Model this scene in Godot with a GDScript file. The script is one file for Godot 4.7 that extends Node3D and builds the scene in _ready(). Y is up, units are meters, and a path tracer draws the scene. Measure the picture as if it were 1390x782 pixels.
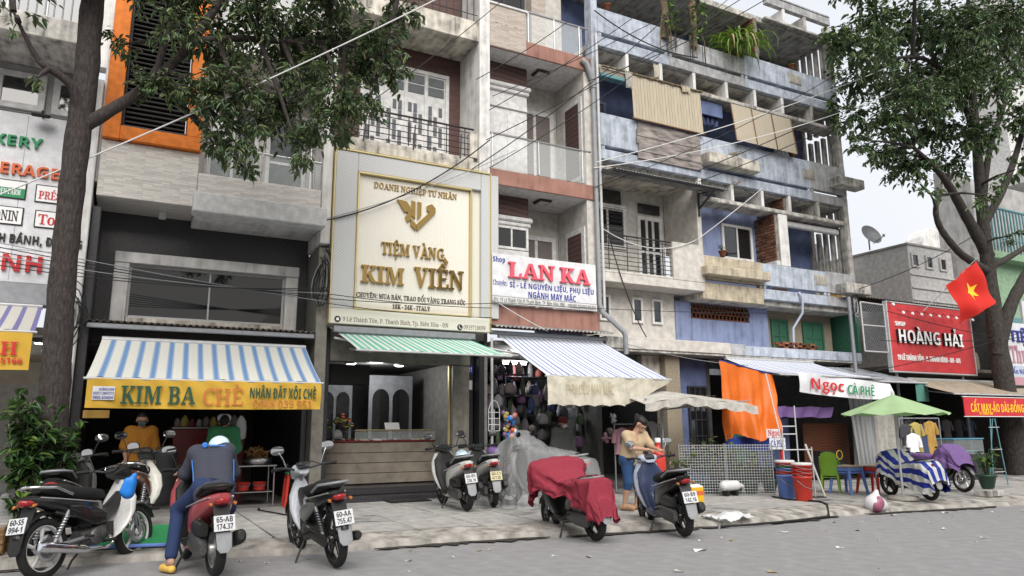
extends Node3D
# A row of narrow town houses with shops and parked motorbikes. x runs along the house fronts, y is up, z points
# from the fronts (z = 0) across the pavement to the road; metres.

var M := {}
var T := {}
var taken := {}
var boxes := {}
var gold_sign: Node3D
var rng := RandomNumberGenerator.new()

func _ready() -> void:
	rng.seed = 7
	var cam := Camera3D.new()
	cam.name = "camera"
	add_child(cam)
	cam.transform = Transform3D(Basis(Vector3(0.884263, -0.006609, 0.466943), Vector3(-0.083088, 0.981719, 0.171242), Vector3(-0.459538, -0.190220, 0.867549)).orthonormalized(), Vector3(0, 1.45, 13.6))
	cam.fov = 43.11
	cam.near = 0.05
	cam.far = 800.0
	cam.current = true
	var env := Environment.new()
	env.background_mode = Environment.BG_SKY
	env.sky = Sky.new()
	env.sky.sky_material = cloudy_sky()
	env.background_energy_multiplier = 0.44
	env.tonemap_mode = Environment.TONE_MAPPER_LINEAR
	env.tonemap_exposure = 2.95
	env.sdfgi_enabled = true
	env.ssao_enabled = true
	env.ssil_enabled = true
	var we := WorldEnvironment.new()
	we.name = "world_environment"
	we.environment = env
	add_child(we)
	var sun := DirectionalLight3D.new()
	sun.name = "sun"
	add_child(sun)
	sun.light_color = Color(1.0, 0.985, 0.965)
	sun.light_energy = 0.5
	sun.light_angular_distance = 55.0
	sun.shadow_enabled = true
	sun.look_at_from_position(Vector3(-4, 13, 14), Vector3.ZERO)
	make_textures()
	make_materials()
	build_ground()
	build_bakery_house()
	build_louvre_house()
	build_gold_house()
	build_haberdashery_house()
	build_blue_block()
	build_end_houses()
	build_far_side()
	build_trees()
	build_awnings()
	build_signs()
	build_shop_contents()
	build_pavement_things()
	build_motorbikes()
	build_people()
	build_cables()

func cloudy_sky() -> Material:
	var s := ProceduralSkyMaterial.new()
	s.sky_top_color = Color(0.81, 0.825, 0.85)
	s.sky_horizon_color = Color(0.84, 0.85, 0.87)
	s.sky_curve = 0.2
	s.ground_bottom_color = Color(0.35, 0.34, 0.33)
	s.ground_horizon_color = Color(0.6, 0.6, 0.61)
	var n := FastNoiseLite.new()
	n.seed = 3
	n.frequency = 0.008
	n.fractal_octaves = 4
	var im := n.get_seamless_image(512, 256)
	var out := Image.create(512, 256, false, Image.FORMAT_RGBA8)
	for y in 256:
		for x in 512:
			var v := im.get_pixel(x, y).r
			out.set_pixel(x, y, Color(0.34, 0.34, 0.35, clampf((v - 0.4) * 2.0, 0.0, 0.8)))
	s.sky_cover = ImageTexture.create_from_image(out)
	return s

# ---------------------------------------------------------------- nodes
func numbered(called: String) -> String:
	if not taken.has(called):
		taken[called] = 0
		return called
	taken[called] += 1
	return "%s_%03d" % [called, taken[called]]

func thing(called: String, label: String, category: String, at := Vector3.ZERO, turn := 0.0, group := "") -> Node3D:
	var o := Node3D.new()
	o.name = numbered(called)
	add_child(o)
	o.position = at
	o.rotation.y = turn
	tag(o, label, category, group)
	return o

func tag(o: Node, label: String, category: String, group := "") -> void:
	o.set_meta("label", label)
	o.set_meta("category", category)
	if group:
		o.set_meta("group", group)

func put(called: String, mesh: Mesh, m: Material, parent: Node = null, at := Vector3.ZERO) -> MeshInstance3D:
	var o := MeshInstance3D.new()
	o.mesh = mesh
	if m:
		o.material_override = m
	if parent == null:
		o.name = numbered(called)
		add_child(o)
	else:
		o.name = called
		parent.add_child(o, true)
	o.position = at
	return o

func single(called: String, label: String, category: String, mesh: Mesh, m: Material, at := Vector3.ZERO, turn := 0.0, group := "") -> MeshInstance3D:
	var o := put(called, mesh, m, null, at)
	o.rotation.y = turn
	tag(o, label, category, group)
	return o

func structure(called: String, mesh: Mesh, m: Material) -> MeshInstance3D:
	var o := put(called, mesh, m)
	o.set_meta("kind", "structure")
	return o

# a box from corner to corner, as one named part
func bx(p: Node, called: String, m: Material, x0: float, x1: float, y0: float, y1: float, z0: float, z1: float, c := 0.012) -> MeshInstance3D:
	var s := Vector3(absf(x1 - x0), absf(y1 - y0), absf(z1 - z0))
	return put(called, box_mesh(s, c), m, p, Vector3((x0 + x1) / 2, (y0 + y1) / 2, (z0 + z1) / 2))

func box_mesh(s: Vector3, c := 0.012) -> Mesh:
	c = minf(c, minf(s.x, minf(s.y, s.z)) * 0.3)
	var key := "%.3f %.3f %.3f %.3f" % [s.x, s.y, s.z, c]
	if not boxes.has(key):
		var st := begin()
		cbox(st, Vector3.ZERO, s, c)
		boxes[key] = done(st)
	return boxes[key]

# ---------------------------------------------------------------- shapes
func begin() -> SurfaceTool:
	var st := SurfaceTool.new()
	st.begin(Mesh.PRIMITIVE_TRIANGLES)
	return st

func done(st: SurfaceTool) -> Mesh:
	st.generate_normals()
	return st.commit()

func tri(st: SurfaceTool, a: Vector3, b: Vector3, c: Vector3) -> void:
	st.add_vertex(a)
	st.add_vertex(b)
	st.add_vertex(c)

func quad(st: SurfaceTool, a: Vector3, b: Vector3, c: Vector3, d: Vector3) -> void:
	tri(st, a, b, c)
	tri(st, a, c, d)

# chamfered box with flat normals, set by hand
func cbox(st: SurfaceTool, at: Vector3, s: Vector3, c := 0.01, b := Basis.IDENTITY) -> void:
	var h := s / 2
	for ax in 3:
		var u := (ax + 1) % 3
		var v := (ax + 2) % 3
		for sg in [-1.0, 1.0]:
			var n := Vector3.ZERO
			n[ax] = sg
			var q := []
			for k in [[-1, -1], [1, -1], [1, 1], [-1, 1]]:
				var p := Vector3.ZERO
				p[ax] = sg * h[ax]
				p[u] = k[0] * (h[u] - c)
				p[v] = k[1] * (h[v] - c)
				q.append(p)
			if sg > 0:
				q.reverse()
			face(st, q, n, at, b)
		if c > 0.0:
			for su in [-1.0, 1.0]:
				for sv in [-1.0, 1.0]:
					var q := []
					for k in [[-1, 0], [1, 0], [1, 1], [-1, 1]]:
						var p := Vector3.ZERO
						p[ax] = k[0] * (h[ax] - c)
						p[u] = su * (h[u] - (c if k[1] == 1 else 0.0))
						p[v] = sv * (h[v] - (0.0 if k[1] == 1 else c))
						q.append(p)
					var n := Vector3.ZERO
					n[u] = su
					n[v] = sv
					if su * sv < 0:
						q.reverse()
					face(st, q, n.normalized(), at, b)
	if c > 0.0:
		for sx in [-1.0, 1.0]:
			for sy in [-1.0, 1.0]:
				for sz in [-1.0, 1.0]:
					var q := [Vector3(sx * h.x, sy * (h.y - c), sz * (h.z - c)), Vector3(sx * (h.x - c), sy * h.y, sz * (h.z - c)), Vector3(sx * (h.x - c), sy * (h.y - c), sz * h.z)]
					if sx * sy * sz > 0:
						q.reverse()
					face(st, q, Vector3(sx, sy, sz).normalized(), at, b)

func face(st: SurfaceTool, q: Array, _n: Vector3, at: Vector3, b: Basis) -> void:
	st.set_smooth_group(-1)
	for i in range(1, q.size() - 1):
		for j in [0, i, i + 1]:
			st.add_vertex(at + b * q[j])

func ring_frame(t: Vector3) -> Array:
	var up := Vector3.UP if absf(t.y) < 0.95 else Vector3.RIGHT
	var a := t.cross(up).normalized()
	return [a, a.cross(t).normalized()]

func tube(st: SurfaceTool, pts: Array, r, seg := 8, caps := true) -> void:
	var rings := []
	var a := Vector3.ZERO
	for i in pts.size():
		var p: Vector3 = pts[i]
		var t: Vector3 = ((pts[mini(i + 1, pts.size() - 1)] as Vector3) - (pts[maxi(i - 1, 0)] as Vector3)).normalized()
		if i == 0:
			a = ring_frame(t)[0]
		else:
			a = (a - t * a.dot(t)).normalized()
		var b := a.cross(t).normalized()
		var rr: float = r[i] if r is Array else r
		var ring := []
		for k in seg:
			var f := TAU * k / seg
			ring.append(p + (a * cos(f) + b * sin(f)) * rr)
		rings.append(ring)
	skin(st, rings, caps)

func skin(st: SurfaceTool, rings: Array, caps := true, closed := true) -> void:
	st.set_smooth_group(1)
	for i in rings.size() - 1:
		var n: int = rings[i].size()
		for k in (n if closed else n - 1):
			var k2 := (k + 1) % n
			quad(st, rings[i][k], rings[i][k2], rings[i + 1][k2], rings[i + 1][k])
	if caps:
		st.set_smooth_group(-1)
		for e in [0, rings.size() - 1]:
			var c := Vector3.ZERO
			for v in rings[e]:
				c += v
			c /= rings[e].size()
			var n: int = rings[e].size()
			for k in n:
				if e == 0:
					tri(st, c, rings[e][(k + 1) % n], rings[e][k])
				else:
					tri(st, c, rings[e][k], rings[e][(k + 1) % n])
		st.set_smooth_group(1)

# superellipse sections: [centre, half axis u, half axis v, exponent]
func loft(st: SurfaceTool, secs: Array, seg := 16) -> void:
	var rings := []
	for s in secs:
		var e: float = 2.0 / (s[3] if s.size() > 3 else 2.6)
		var ring := []
		for k in seg:
			var f := TAU * k / seg
			var cu := signf(cos(f)) * pow(absf(cos(f)), e)
			var sv := signf(sin(f)) * pow(absf(sin(f)), e)
			ring.append(s[0] + s[1] * cu + s[2] * sv)
		rings.append(ring)
	skin(st, rings)

# sections along x for bike bodywork: [x, y, half width, half height, exponent]
func loft_x(st: SurfaceTool, secs: Array, z := 0.0, seg := 14) -> void:
	var a := []
	for s in secs:
		a.append([Vector3(s[0], s[1], z), Vector3(0, 0, s[2]), Vector3(0, s[3], 0), s[4] if s.size() > 4 else 2.8])
	loft(st, a, seg)

# sections along y: [y, x, half x, half z, exponent, z]
func loft_y(st: SurfaceTool, secs: Array, seg := 16) -> void:
	var a := []
	for s in secs:
		a.append([Vector3(s[1], s[0], s[5] if s.size() > 5 else 0.0), Vector3(s[2], 0, 0), Vector3(0, 0, -s[3]), s[4] if s.size() > 4 else 2.4])
	loft(st, a, seg)

func lathe(st: SurfaceTool, prof: Array, seg := 20, xf := Transform3D.IDENTITY, caps := true) -> void:
	var rings := []
	for q in prof:
		var ring := []
		for k in seg:
			var f := -TAU * k / seg
			ring.append(xf * Vector3(cos(f) * q.x, q.y, sin(f) * q.x))
		rings.append(ring)
	skin(st, rings, caps)

# a wheel-like ring round the z axis: profile points (radius, z)
func ring_z(st: SurfaceTool, prof: Array, seg := 28, at := Vector3.ZERO) -> void:
	var rings := []
	for q in prof + [prof[0]]:
		var ring := []
		for k in seg:
			var f := TAU * k / seg
			ring.append(at + Vector3(cos(f) * q.x, sin(f) * q.x, q.y))
		rings.append(ring)
	skin(st, rings, false)

func prism(st: SurfaceTool, pts: PackedVector2Array, z0: float, z1: float, xf := Transform3D.IDENTITY) -> void:
	var ids := Geometry2D.triangulate_polygon(pts)
	st.set_smooth_group(-1)
	for i in range(0, ids.size(), 3):
		var a := pts[ids[i]]
		var b := pts[ids[i + 1]]
		var c := pts[ids[i + 2]]
		tri(st, xf * Vector3(a.x, a.y, z1), xf * Vector3(b.x, b.y, z1), xf * Vector3(c.x, c.y, z1))
		tri(st, xf * Vector3(a.x, a.y, z0), xf * Vector3(c.x, c.y, z0), xf * Vector3(b.x, b.y, z0))
	for i in pts.size():
		var a := pts[i]
		var b := pts[(i + 1) % pts.size()]
		quad(st, xf * Vector3(a.x, a.y, z0), xf * Vector3(b.x, b.y, z0), xf * Vector3(b.x, b.y, z1), xf * Vector3(a.x, a.y, z1))

# a sheet of nu by nv cells through f(u, v), with UVs
func sheet(st: SurfaceTool, nu: int, nv: int, f: Callable) -> void:
	var g := []
	for i in nu + 1:
		var row := []
		for j in nv + 1:
			row.append(f.call(float(i) / nu, float(j) / nv))
		g.append(row)
	st.set_smooth_group(1)
	for i in nu:
		for j in nv:
			for k in [[0, 0], [1, 0], [1, 1], [0, 0], [1, 1], [0, 1]]:
				st.set_uv(Vector2(float(i + k[0]) / nu, float(j + k[1]) / nv))
				st.add_vertex(g[i + k[0]][j + k[1]])

func tube_mesh(pts: Array, r, seg := 8) -> Mesh:
	var st := begin()
	tube(st, pts, r, seg)
	return done(st)

func rod(p: Node, called: String, m: Material, a: Vector3, b: Vector3, r: float, seg := 8) -> MeshInstance3D:
	var key := "rod %.3f %.4f %d" % [a.distance_to(b), r, seg]
	if not boxes.has(key):
		boxes[key] = tube_mesh([Vector3.ZERO, Vector3(0, a.distance_to(b), 0)], r, seg)
	var o := put(called, boxes[key], m, p, a)
	var d := (b - a).normalized()
	if absf(d.y) < 0.9999:
		o.quaternion = Quaternion(Vector3.UP, d)
	elif d.y < 0:
		o.rotation.x = PI
	return o

# ---------------------------------------------------------------- lettering
func font(kind: String) -> Font:
	if not T.has("font " + kind):
		var f := SystemFont.new()
		f.font_names = PackedStringArray(["Droid Serif" if kind.begins_with("serif") else "Droid Sans"])
		if kind.ends_with("bold"):
			f.font_weight = 700
		T["font " + kind] = f
	return T["font " + kind]

# marks that the fonts lack, laid on by hand: base letter and marks (h horn, d dot, g grave, a acute, k hook, t tilde)
const MARKS := {"Ệ": "Êd", "Ư": "Uh", "Ề": "Êg", "Ậ": "Âd", "Ặ": "Ăd", "Ỉ": "Ik", "Ẻ": "Ek", "Ụ": "Ud", "Ổ": "Ôk", "Ứ": "Uha", "Ả": "Ak", "ọ": "od", "Ắ": "Ăa", "Ồ": "Ôg", "Ấ": "Âa", "ữ": "uht"}

func stroke(st: SurfaceTool, pts: Array, w: float, z0: float, z1: float) -> void:
	for i in pts.size() - 1:
		var a: Vector2 = pts[i]
		var b: Vector2 = pts[i + 1]
		var n := (b - a).orthogonal().normalized() * w * 0.5
		var e := (b - a).normalized() * w * 0.2
		prism(st, PackedVector2Array([a - n - e, b - n + e, b + n + e, a + n - e]), z0, z1)

# lettering fitted into the rectangle x0..x1, y0..y1 on the plane z
func letters(p: Node, called: String, s: String, kind: String, m: Material, x0: float, x1: float, y0: float, y1: float, z: float, depth := 0.006) -> MeshInstance3D:
	var plain := ""
	for ch in s:
		plain += MARKS[ch][0] if MARKS.has(ch) else ch
	var t := TextMesh.new()
	t.text = plain
	t.font = font(kind)
	t.font_size = 48
	t.pixel_size = 0.01
	t.depth = depth
	t.curve_step = 1.5
	t.horizontal_alignment = HORIZONTAL_ALIGNMENT_CENTER
	var a := t.get_aabb()
	var o := put(called, t, m, p)
	o.scale = Vector3((x1 - x0) / maxf(a.size.x, 0.01), (y1 - y0) / maxf(a.size.y, 0.01), 1)
	var c := a.get_center()
	o.position = Vector3((x0 + x1) / 2 - c.x * o.scale.x, (y0 + y1) / 2 - c.y * o.scale.y, z + depth / 2)
	if plain != s:
		var st := begin()
		var whole := t.font.get_string_size(plain, HORIZONTAL_ALIGNMENT_LEFT, -1, 48).x * 0.01
		var d0 := -depth / 2 + 0.0003
		var d1 := depth / 2 - 0.0003
		var w := 0.055 if kind.ends_with("bold") else 0.04
		for i in s.length():
			if not MARKS.has(s[i]):
				continue
			var mk_: String = MARKS[s[i]]
			var cx := t.font.get_string_size(plain.left(i), HORIZONTAL_ALIGNMENT_LEFT, -1, 48).x * 0.01 - whole / 2 + t.font.get_string_size(mk_[0], HORIZONTAL_ALIGNMENT_LEFT, -1, 48).x * 0.005
			var small := mk_[0] == mk_[0].to_lower()
			var top := 0.095 if small else 0.185
			var hat := mk_[0] in "ÂÊÔĂ"
			for k in mk_.substr(1):
				var q := Vector2(cx + (0.09 if hat else 0.0), top + (0.11 if hat else 0.04))
				if k == "d":
					prism(st, PackedVector2Array([Vector2(cx - w * 0.6, -0.255), Vector2(cx, -0.275), Vector2(cx + w * 0.6, -0.255), Vector2(cx + w * 0.6, -0.215), Vector2(cx, -0.2), Vector2(cx - w * 0.6, -0.215)]), d0, d1)
				elif k == "g":
					stroke(st, [q + Vector2(-0.06, 0.075), q + Vector2(0.02, 0.0)], w, d0, d1)
				elif k == "a":
					stroke(st, [q + Vector2(-0.02, 0.0), q + Vector2(0.06, 0.075)], w, d0, d1)
				elif k == "k":
					stroke(st, [q + Vector2(-0.03, 0.07), q + Vector2(0.02, 0.09), q + Vector2(0.035, 0.06), q + Vector2(0.0, 0.03), q], w * 0.75, d0, d1)
				elif k == "t":
					stroke(st, [q + Vector2(-0.06, 0.02), q + Vector2(-0.02, 0.05), q + Vector2(0.02, 0.02), q + Vector2(0.06, 0.05)], w * 0.8, d0, d1)
				elif k == "h":
					var hw := t.font.get_string_size(mk_[0], HORIZONTAL_ALIGNMENT_LEFT, -1, 48).x * 0.005
					stroke(st, [Vector2(cx + hw - 0.05, top - 0.02), Vector2(cx + hw, top), Vector2(cx + hw + 0.012, top + 0.05)], w * 0.8, d0, d1)
		put("accent_marks", done(st), m, o)
	return o

# ---------------------------------------------------------------- soft bodies: smooth union of tapered capsules, meshed as surface nets
func blob(bones: Array, cell := 0.014, k := 0.03) -> Mesh:
	var lo := Vector3.INF
	var hi := -Vector3.INF
	for b in bones:
		var r := Vector3.ONE * (maxf(b[2], b[3]) + cell * 2.5 + k * 0.3)
		lo = lo.min(b[0] - r).min(b[1] - r)
		hi = hi.max(b[0] + r).max(b[1] + r)
	var nx := int((hi.x - lo.x) / cell) + 2
	var ny := int((hi.y - lo.y) / cell) + 2
	var nz := int((hi.z - lo.z) / cell) + 2
	var f := PackedFloat32Array()
	f.resize(nx * ny * nz)
	f.fill(9.0)
	for b in bones:
		var a: Vector3 = b[0]
		var ab: Vector3 = b[1] - a
		var l2 := maxf(ab.length_squared(), 1e-9)
		var ra: float = b[2]
		var dr: float = b[3] - b[2]
		var r := Vector3.ONE * (maxf(b[2], b[3]) + cell * 2.0 + k)
		var i0 := Vector3i(((a.min(b[1]) - r - lo) / cell).floor()).clamp(Vector3i.ZERO, Vector3i(nx - 1, ny - 1, nz - 1))
		var i1 := Vector3i(((a.max(b[1]) + r - lo) / cell).ceil()).clamp(Vector3i.ZERO, Vector3i(nx - 1, ny - 1, nz - 1))
		for iz in range(i0.z, i1.z + 1):
			for iy in range(i0.y, i1.y + 1):
				var row := (iz * ny + iy) * nx
				for ix in range(i0.x, i1.x + 1):
					var p := lo + Vector3(ix, iy, iz) * cell - a
					var t := clampf(p.dot(ab) / l2, 0.0, 1.0)
					var d := (p - ab * t).length() - ra - dr * t
					var o := f[row + ix]
					var h := maxf(k - absf(d - o), 0.0) / k
					f[row + ix] = minf(d, o) - h * h * k * 0.25
	var vid := {}
	var vs := PackedVector3Array()
	var off := [0, 1, nx, nx + 1, nx * ny, nx * ny + 1, nx * ny + nx, nx * ny + nx + 1]
	for iz in nz - 1:
		for iy in ny - 1:
			var row := (iz * ny + iy) * nx
			for ix in nx - 1:
				var v0 := f[row + ix]
				if v0 > cell * 2.0 or v0 < -cell * 2.0:
					continue
				var q := row + ix
				var mask := 0
				for c in 8:
					if f[q + off[c]] < 0.0:
						mask |= 1 << c
				if mask == 0 or mask == 255:
					continue
				var s := Vector3.ZERO
				var n := 0
				for e in [[0, 1], [2, 3], [4, 5], [6, 7], [0, 2], [1, 3], [4, 6], [5, 7], [0, 4], [1, 5], [2, 6], [3, 7]]:
					var ea: int = e[0]
					var eb: int = e[1]
					if ((mask >> ea) & 1) != ((mask >> eb) & 1):
						var fa := f[q + off[ea]]
						var t := fa / (fa - f[q + off[eb]])
						var pa := Vector3(ea & 1, (ea >> 1) & 1, ea >> 2)
						var pb := Vector3(eb & 1, (eb >> 1) & 1, eb >> 2)
						s += pa.lerp(pb, t)
						n += 1
				vid[q] = vs.size()
				vs.append(lo + (Vector3(ix, iy, iz) + s / n) * cell)
	var ids := PackedInt32Array()
	for q in vid:
		for ax in 3:
			var step: int = [1, nx, nx * ny][ax]
			var u: int = [nx, nx * ny, 1][ax]
			var w: int = [nx * ny, 1, nx][ax]
			var ina := f[q] < 0.0
			var inb := f[q + step] < 0.0
			if ina == inb or not (vid.has(q - u) and vid.has(q - w) and vid.has(q - u - w)):
				continue
			var a: int = vid[q]
			var b: int = vid[q - u]
			var c: int = vid[q - u - w]
			var d: int = vid[q - w]
			if ina:
				ids.append_array([a, c, b, a, d, c])
			else:
				ids.append_array([a, b, c, a, c, d])
	var st := begin()
	for v in vs:
		st.add_vertex(v)
	for i in ids:
		st.add_index(i)
	st.generate_normals()
	return st.commit()

# ---------------------------------------------------------------- textures and materials
func noise_bytes(sd: int, freq: float, octaves := 4, size := 512, kind := FastNoiseLite.TYPE_SIMPLEX_SMOOTH) -> PackedByteArray:
	var n := FastNoiseLite.new()
	n.seed = sd
	n.frequency = freq
	n.noise_type = kind
	n.fractal_octaves = octaves
	if kind == FastNoiseLite.TYPE_CELLULAR:
		n.fractal_type = FastNoiseLite.FRACTAL_NONE
	var im := n.get_seamless_image(size, size)
	im.convert(Image.FORMAT_L8)
	return im.get_data()

# two noises mixed, squeezed between lo and hi (sRGB greys), with a threshold for stains
func grey(key: String, a: PackedByteArray, b: PackedByteArray, wa: float, wb: float, lo: float, hi: float, power := 1.0, size := 512) -> void:
	var lut := PackedByteArray()
	lut.resize(256)
	for i in 256:
		lut[i] = int(clampf(lo + (hi - lo) * pow(i / 255.0, power), 0, 255))
	var out := PackedByteArray()
	out.resize(size * size)
	for i in size * size:
		out[i] = lut[int(clampf(((a[i] - 128) * wa + (b[i] - 128) * wb) + 128, 0, 255))]
	var im := Image.create_from_data(size, size, false, Image.FORMAT_L8, out)
	im.convert(Image.FORMAT_RGB8)
	im.generate_mipmaps()
	T[key] = ImageTexture.create_from_image(im)

func bumps(key: String, a: PackedByteArray, strength: float, size := 512) -> void:
	var im := Image.create_from_data(size, size, false, Image.FORMAT_L8, a)
	im.convert(Image.FORMAT_RGBA8)
	im.bump_map_to_normal_map(strength)
	T[key] = ImageTexture.create_from_image(im)

func make_textures() -> void:
	var fine := noise_bytes(1, 0.12, 3)
	var mid := noise_bytes(2, 0.02, 5)
	var wide := noise_bytes(3, 0.006, 4)
	var cell := noise_bytes(4, 0.09, 1, 512, FastNoiseLite.TYPE_CELLULAR)
	var wide2 := noise_bytes(5, 0.01, 5)
	# rain streaks: noise drawn out downwards, and pebble dash with such streaks over it
	var dn := FastNoiseLite.new()
	dn.seed = 6
	dn.frequency = 0.03
	dn.fractal_octaves = 4
	var di := dn.get_seamless_image(512, 48)
	di.resize(512, 512, Image.INTERPOLATE_CUBIC)
	di.convert(Image.FORMAT_L8)
	var drip := di.get_data()
	var cells := noise_bytes(8, 0.22, 1, 512, FastNoiseLite.TYPE_CELLULAR)
	var grime_mix := PackedByteArray()
	grime_mix.resize(512 * 512)
	for i in 512 * 512:
		grime_mix[i] = int(clampf(128 + (wide2[i] - 128) * 0.6 + (drip[i] - 128) * 0.5 + (fine[i] - 128) * 0.3, 0, 255))
	grey("drip", drip, wide2, 0.7, 0.8, 190, 255, 0.55)
	grey("drip_heavy", drip, wide2, 0.7, 1.0, 140, 255, 0.6)
	grey("pebble_worn", cells, grime_mix, 0.6, 0.9, 150, 252, 0.75)
	grey("plaster", mid, fine, 0.9, 0.35, 205, 255)
	grey("grime", wide2, fine, 1.1, 0.3, 196, 255, 0.6)
	grey("stain", wide2, wide, 1.0, 0.8, 140, 255, 0.65)
	grey("pebble", cell, fine, 1.0, 1.2, 165, 255, 0.9)
	grey("asphalt", fine, wide, 1.3, 0.35, 185, 250)
	grey("asphalt_wide", wide, mid, 1.4, 0.6, 170, 255)
	grey("bark", mid, fine, 1.0, 0.8, 140, 255)
	grey("cloth", wide, fine, 0.3, 0.4, 215, 255)
	grey("dust", mid, fine, 0.9, 0.6, 222, 255)
	bumps("bump_fine", fine, 4.0)
	bumps("bump_mid", mid, 8.0)
	# horizontal strip tiles: thin darker joints, each course a slightly different tone
	var im := Image.create(256, 256, false, Image.FORMAT_RGB8)
	var r := RandomNumberGenerator.new()
	r.seed = 5
	for c in 16:
		var x := 0
		while x < 256:
			var w := r.randi_range(40, 90)
			var t := r.randf_range(0.86, 1.0)
			im.fill_rect(Rect2i(x, c * 16, mini(w, 256 - x), 16), Color(t, t, t))
			im.fill_rect(Rect2i(x, c * 16, 1, 16), Color(0.80, 0.79, 0.77))
			x += w
		im.fill_rect(Rect2i(0, c * 16, 256, 2), Color(0.78, 0.77, 0.75))
	T["strips"] = ImageTexture.create_from_image(im)
	# fine diagonal lattice of the jeweller's sign surround
	im = Image.create(256, 256, false, Image.FORMAT_RGB8)
	for y in 256:
		for x in 256:
			var a := posmod(x + y, 64)
			var b := posmod(x - y, 64)
			var v := 0.90
			if a < 9 or b < 9:
				v = 0.72
			im.set_pixel(x, y, Color(v, v * 1.0, v * 1.01))
	im.generate_mipmaps()
	T["lattice"] = ImageTexture.create_from_image(im)
	# upright flutes of the sign panel
	var fl := PackedByteArray()
	fl.resize(256 * 256)
	for y in 256:
		for x in 256:
			fl[y * 256 + x] = int(127 + 120 * sin(TAU * x / 32.0))
	bumps("bump_flute", fl, 6.0, 256)
	# corrugated sheet
	for y in 256:
		for x in 256:
			fl[y * 256 + x] = int(127 + 120 * sin(TAU * x / 64.0))
	bumps("bump_corrugated", fl, 10.0, 256)
	# bamboo blind: thin slats with darker edges
	im = Image.create(256, 256, false, Image.FORMAT_RGB8)
	for x in 256:
		var base := 0.82 + 0.14 * sin(x * 0.9) * sin(x * 0.13)
		for y in 256:
			var v := base * r.randf_range(0.93, 1.0)
			if x % 32 < 3:
				v *= 0.62
			im.set_pixel(x, y, Color(v, v * 0.98, v * 0.94))
	T["blind"] = ImageTexture.create_from_image(im)
	# woven blind
	im = Image.create(256, 256, false, Image.FORMAT_RGB8)
	for y in 256:
		for x in 256:
			var v := 0.9 - 0.22 * float(posmod(x + y * 2, 32) < 6) - 0.12 * float(posmod(x - y * 2, 32) < 5)
			im.set_pixel(x, y, Color(v, v * 0.97, v * 0.92))
	im.generate_mipmaps()
	T["woven"] = ImageTexture.create_from_image(im)
	# wood grain
	im = Image.create(256, 256, false, Image.FORMAT_RGB8)
	for y in 256:
		for x in 256:
			var v := 0.82 + 0.1 * sin(y * 0.35 + 2.0 * sin(x * 0.02)) + r.randf_range(-0.06, 0.06)
			im.set_pixel(x, y, Color(v, v, v))
	T["wood"] = ImageTexture.create_from_image(im)
	stripes("stripe_blue", [[Color(0.90, 0.90, 0.87), 12], [Color(0.68, 0.75, 0.84), 2], [Color(0.46, 0.61, 0.80), 5], [Color(0.68, 0.75, 0.84), 2]], 15)
	stripes("stripe_thin", [[Color(0.92, 0.93, 0.95), 7], [Color(0.50, 0.57, 0.76), 3]], 22)
	stripes("stripe_violet", [[Color(0.84, 0.83, 0.80), 9], [Color(0.52, 0.50, 0.70), 4]], 14)
	stripes("stripe_green", [[Color(0.90, 0.92, 0.90), 5], [Color(0.45, 0.78, 0.68), 5]], 22)
	stripes("stripe_tarp", [[Color(0.80, 0.81, 0.80), 5], [Color(0.10, 0.18, 0.58), 5]], 7, true)

func stripes(key: String, bands: Array, repeats: int, turned := false) -> void:
	var total := 0
	for b in bands:
		total += b[1]
	var w := 1024
	var im := Image.create(w, 64, false, Image.FORMAT_RGB8)
	var r := RandomNumberGenerator.new()
	r.seed = 11
	for x in w:
		var f := fmod(float(x) / w * repeats, 1.0) * total
		var c: Color = bands[0][0]
		for b in bands:
			if f < b[1]:
				c = b[0]
				break
			f -= b[1]
		for y in 64:
			im.set_pixel(x, y, c * r.randf_range(0.95, 1.0))
	if turned:
		im.rotate_90(CLOCKWISE)
	im.generate_mipmaps()
	T[key] = ImageTexture.create_from_image(im)

# c is a linear base colour; texture laid on by world (or own) position, or by UV where uv is set
func mk(key: String, c: Color, rough := 0.8, tex := "", scale = 1.0, o := {}) -> StandardMaterial3D:
	var m := StandardMaterial3D.new()
	m.albedo_color = c.linear_to_srgb()
	m.roughness = rough
	m.metallic = o.get("metal", 0.0)
	m.metallic_specular = o.get("spec", 0.4)
	if tex:
		m.albedo_texture = T[tex]
	if o.has("bump"):
		m.normal_enabled = true
		m.normal_texture = T[o.bump]
		m.normal_scale = o.get("bump_scale", 0.6)
	if (tex or o.has("bump")) and not o.has("uv"):
		m.uv1_triplanar = true
		m.uv1_world_triplanar = not o.has("own")
	m.uv1_scale = scale if scale is Vector3 else Vector3.ONE * scale
	if o.has("alpha"):
		m.transparency = BaseMaterial3D.TRANSPARENCY_ALPHA
		m.albedo_color.a = o.alpha
	if o.has("glow"):
		m.emission_enabled = true
		m.emission = o.get("glow_color", c).linear_to_srgb()
		m.emission_energy_multiplier = o.glow
	if o.has("coat"):
		m.clearcoat_enabled = true
		m.clearcoat = o.coat
		m.clearcoat_roughness = 0.1
	if o.has("back"):
		m.backlight_enabled = true
		m.backlight = (o.back as Color).linear_to_srgb()
	if o.has("vertex"):
		m.vertex_color_use_as_albedo = true
	m.cull_mode = BaseMaterial3D.CULL_DISABLED
	M[key] = m
	return m

func g(v: float) -> Color:
	return Color(v, v, v)

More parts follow.
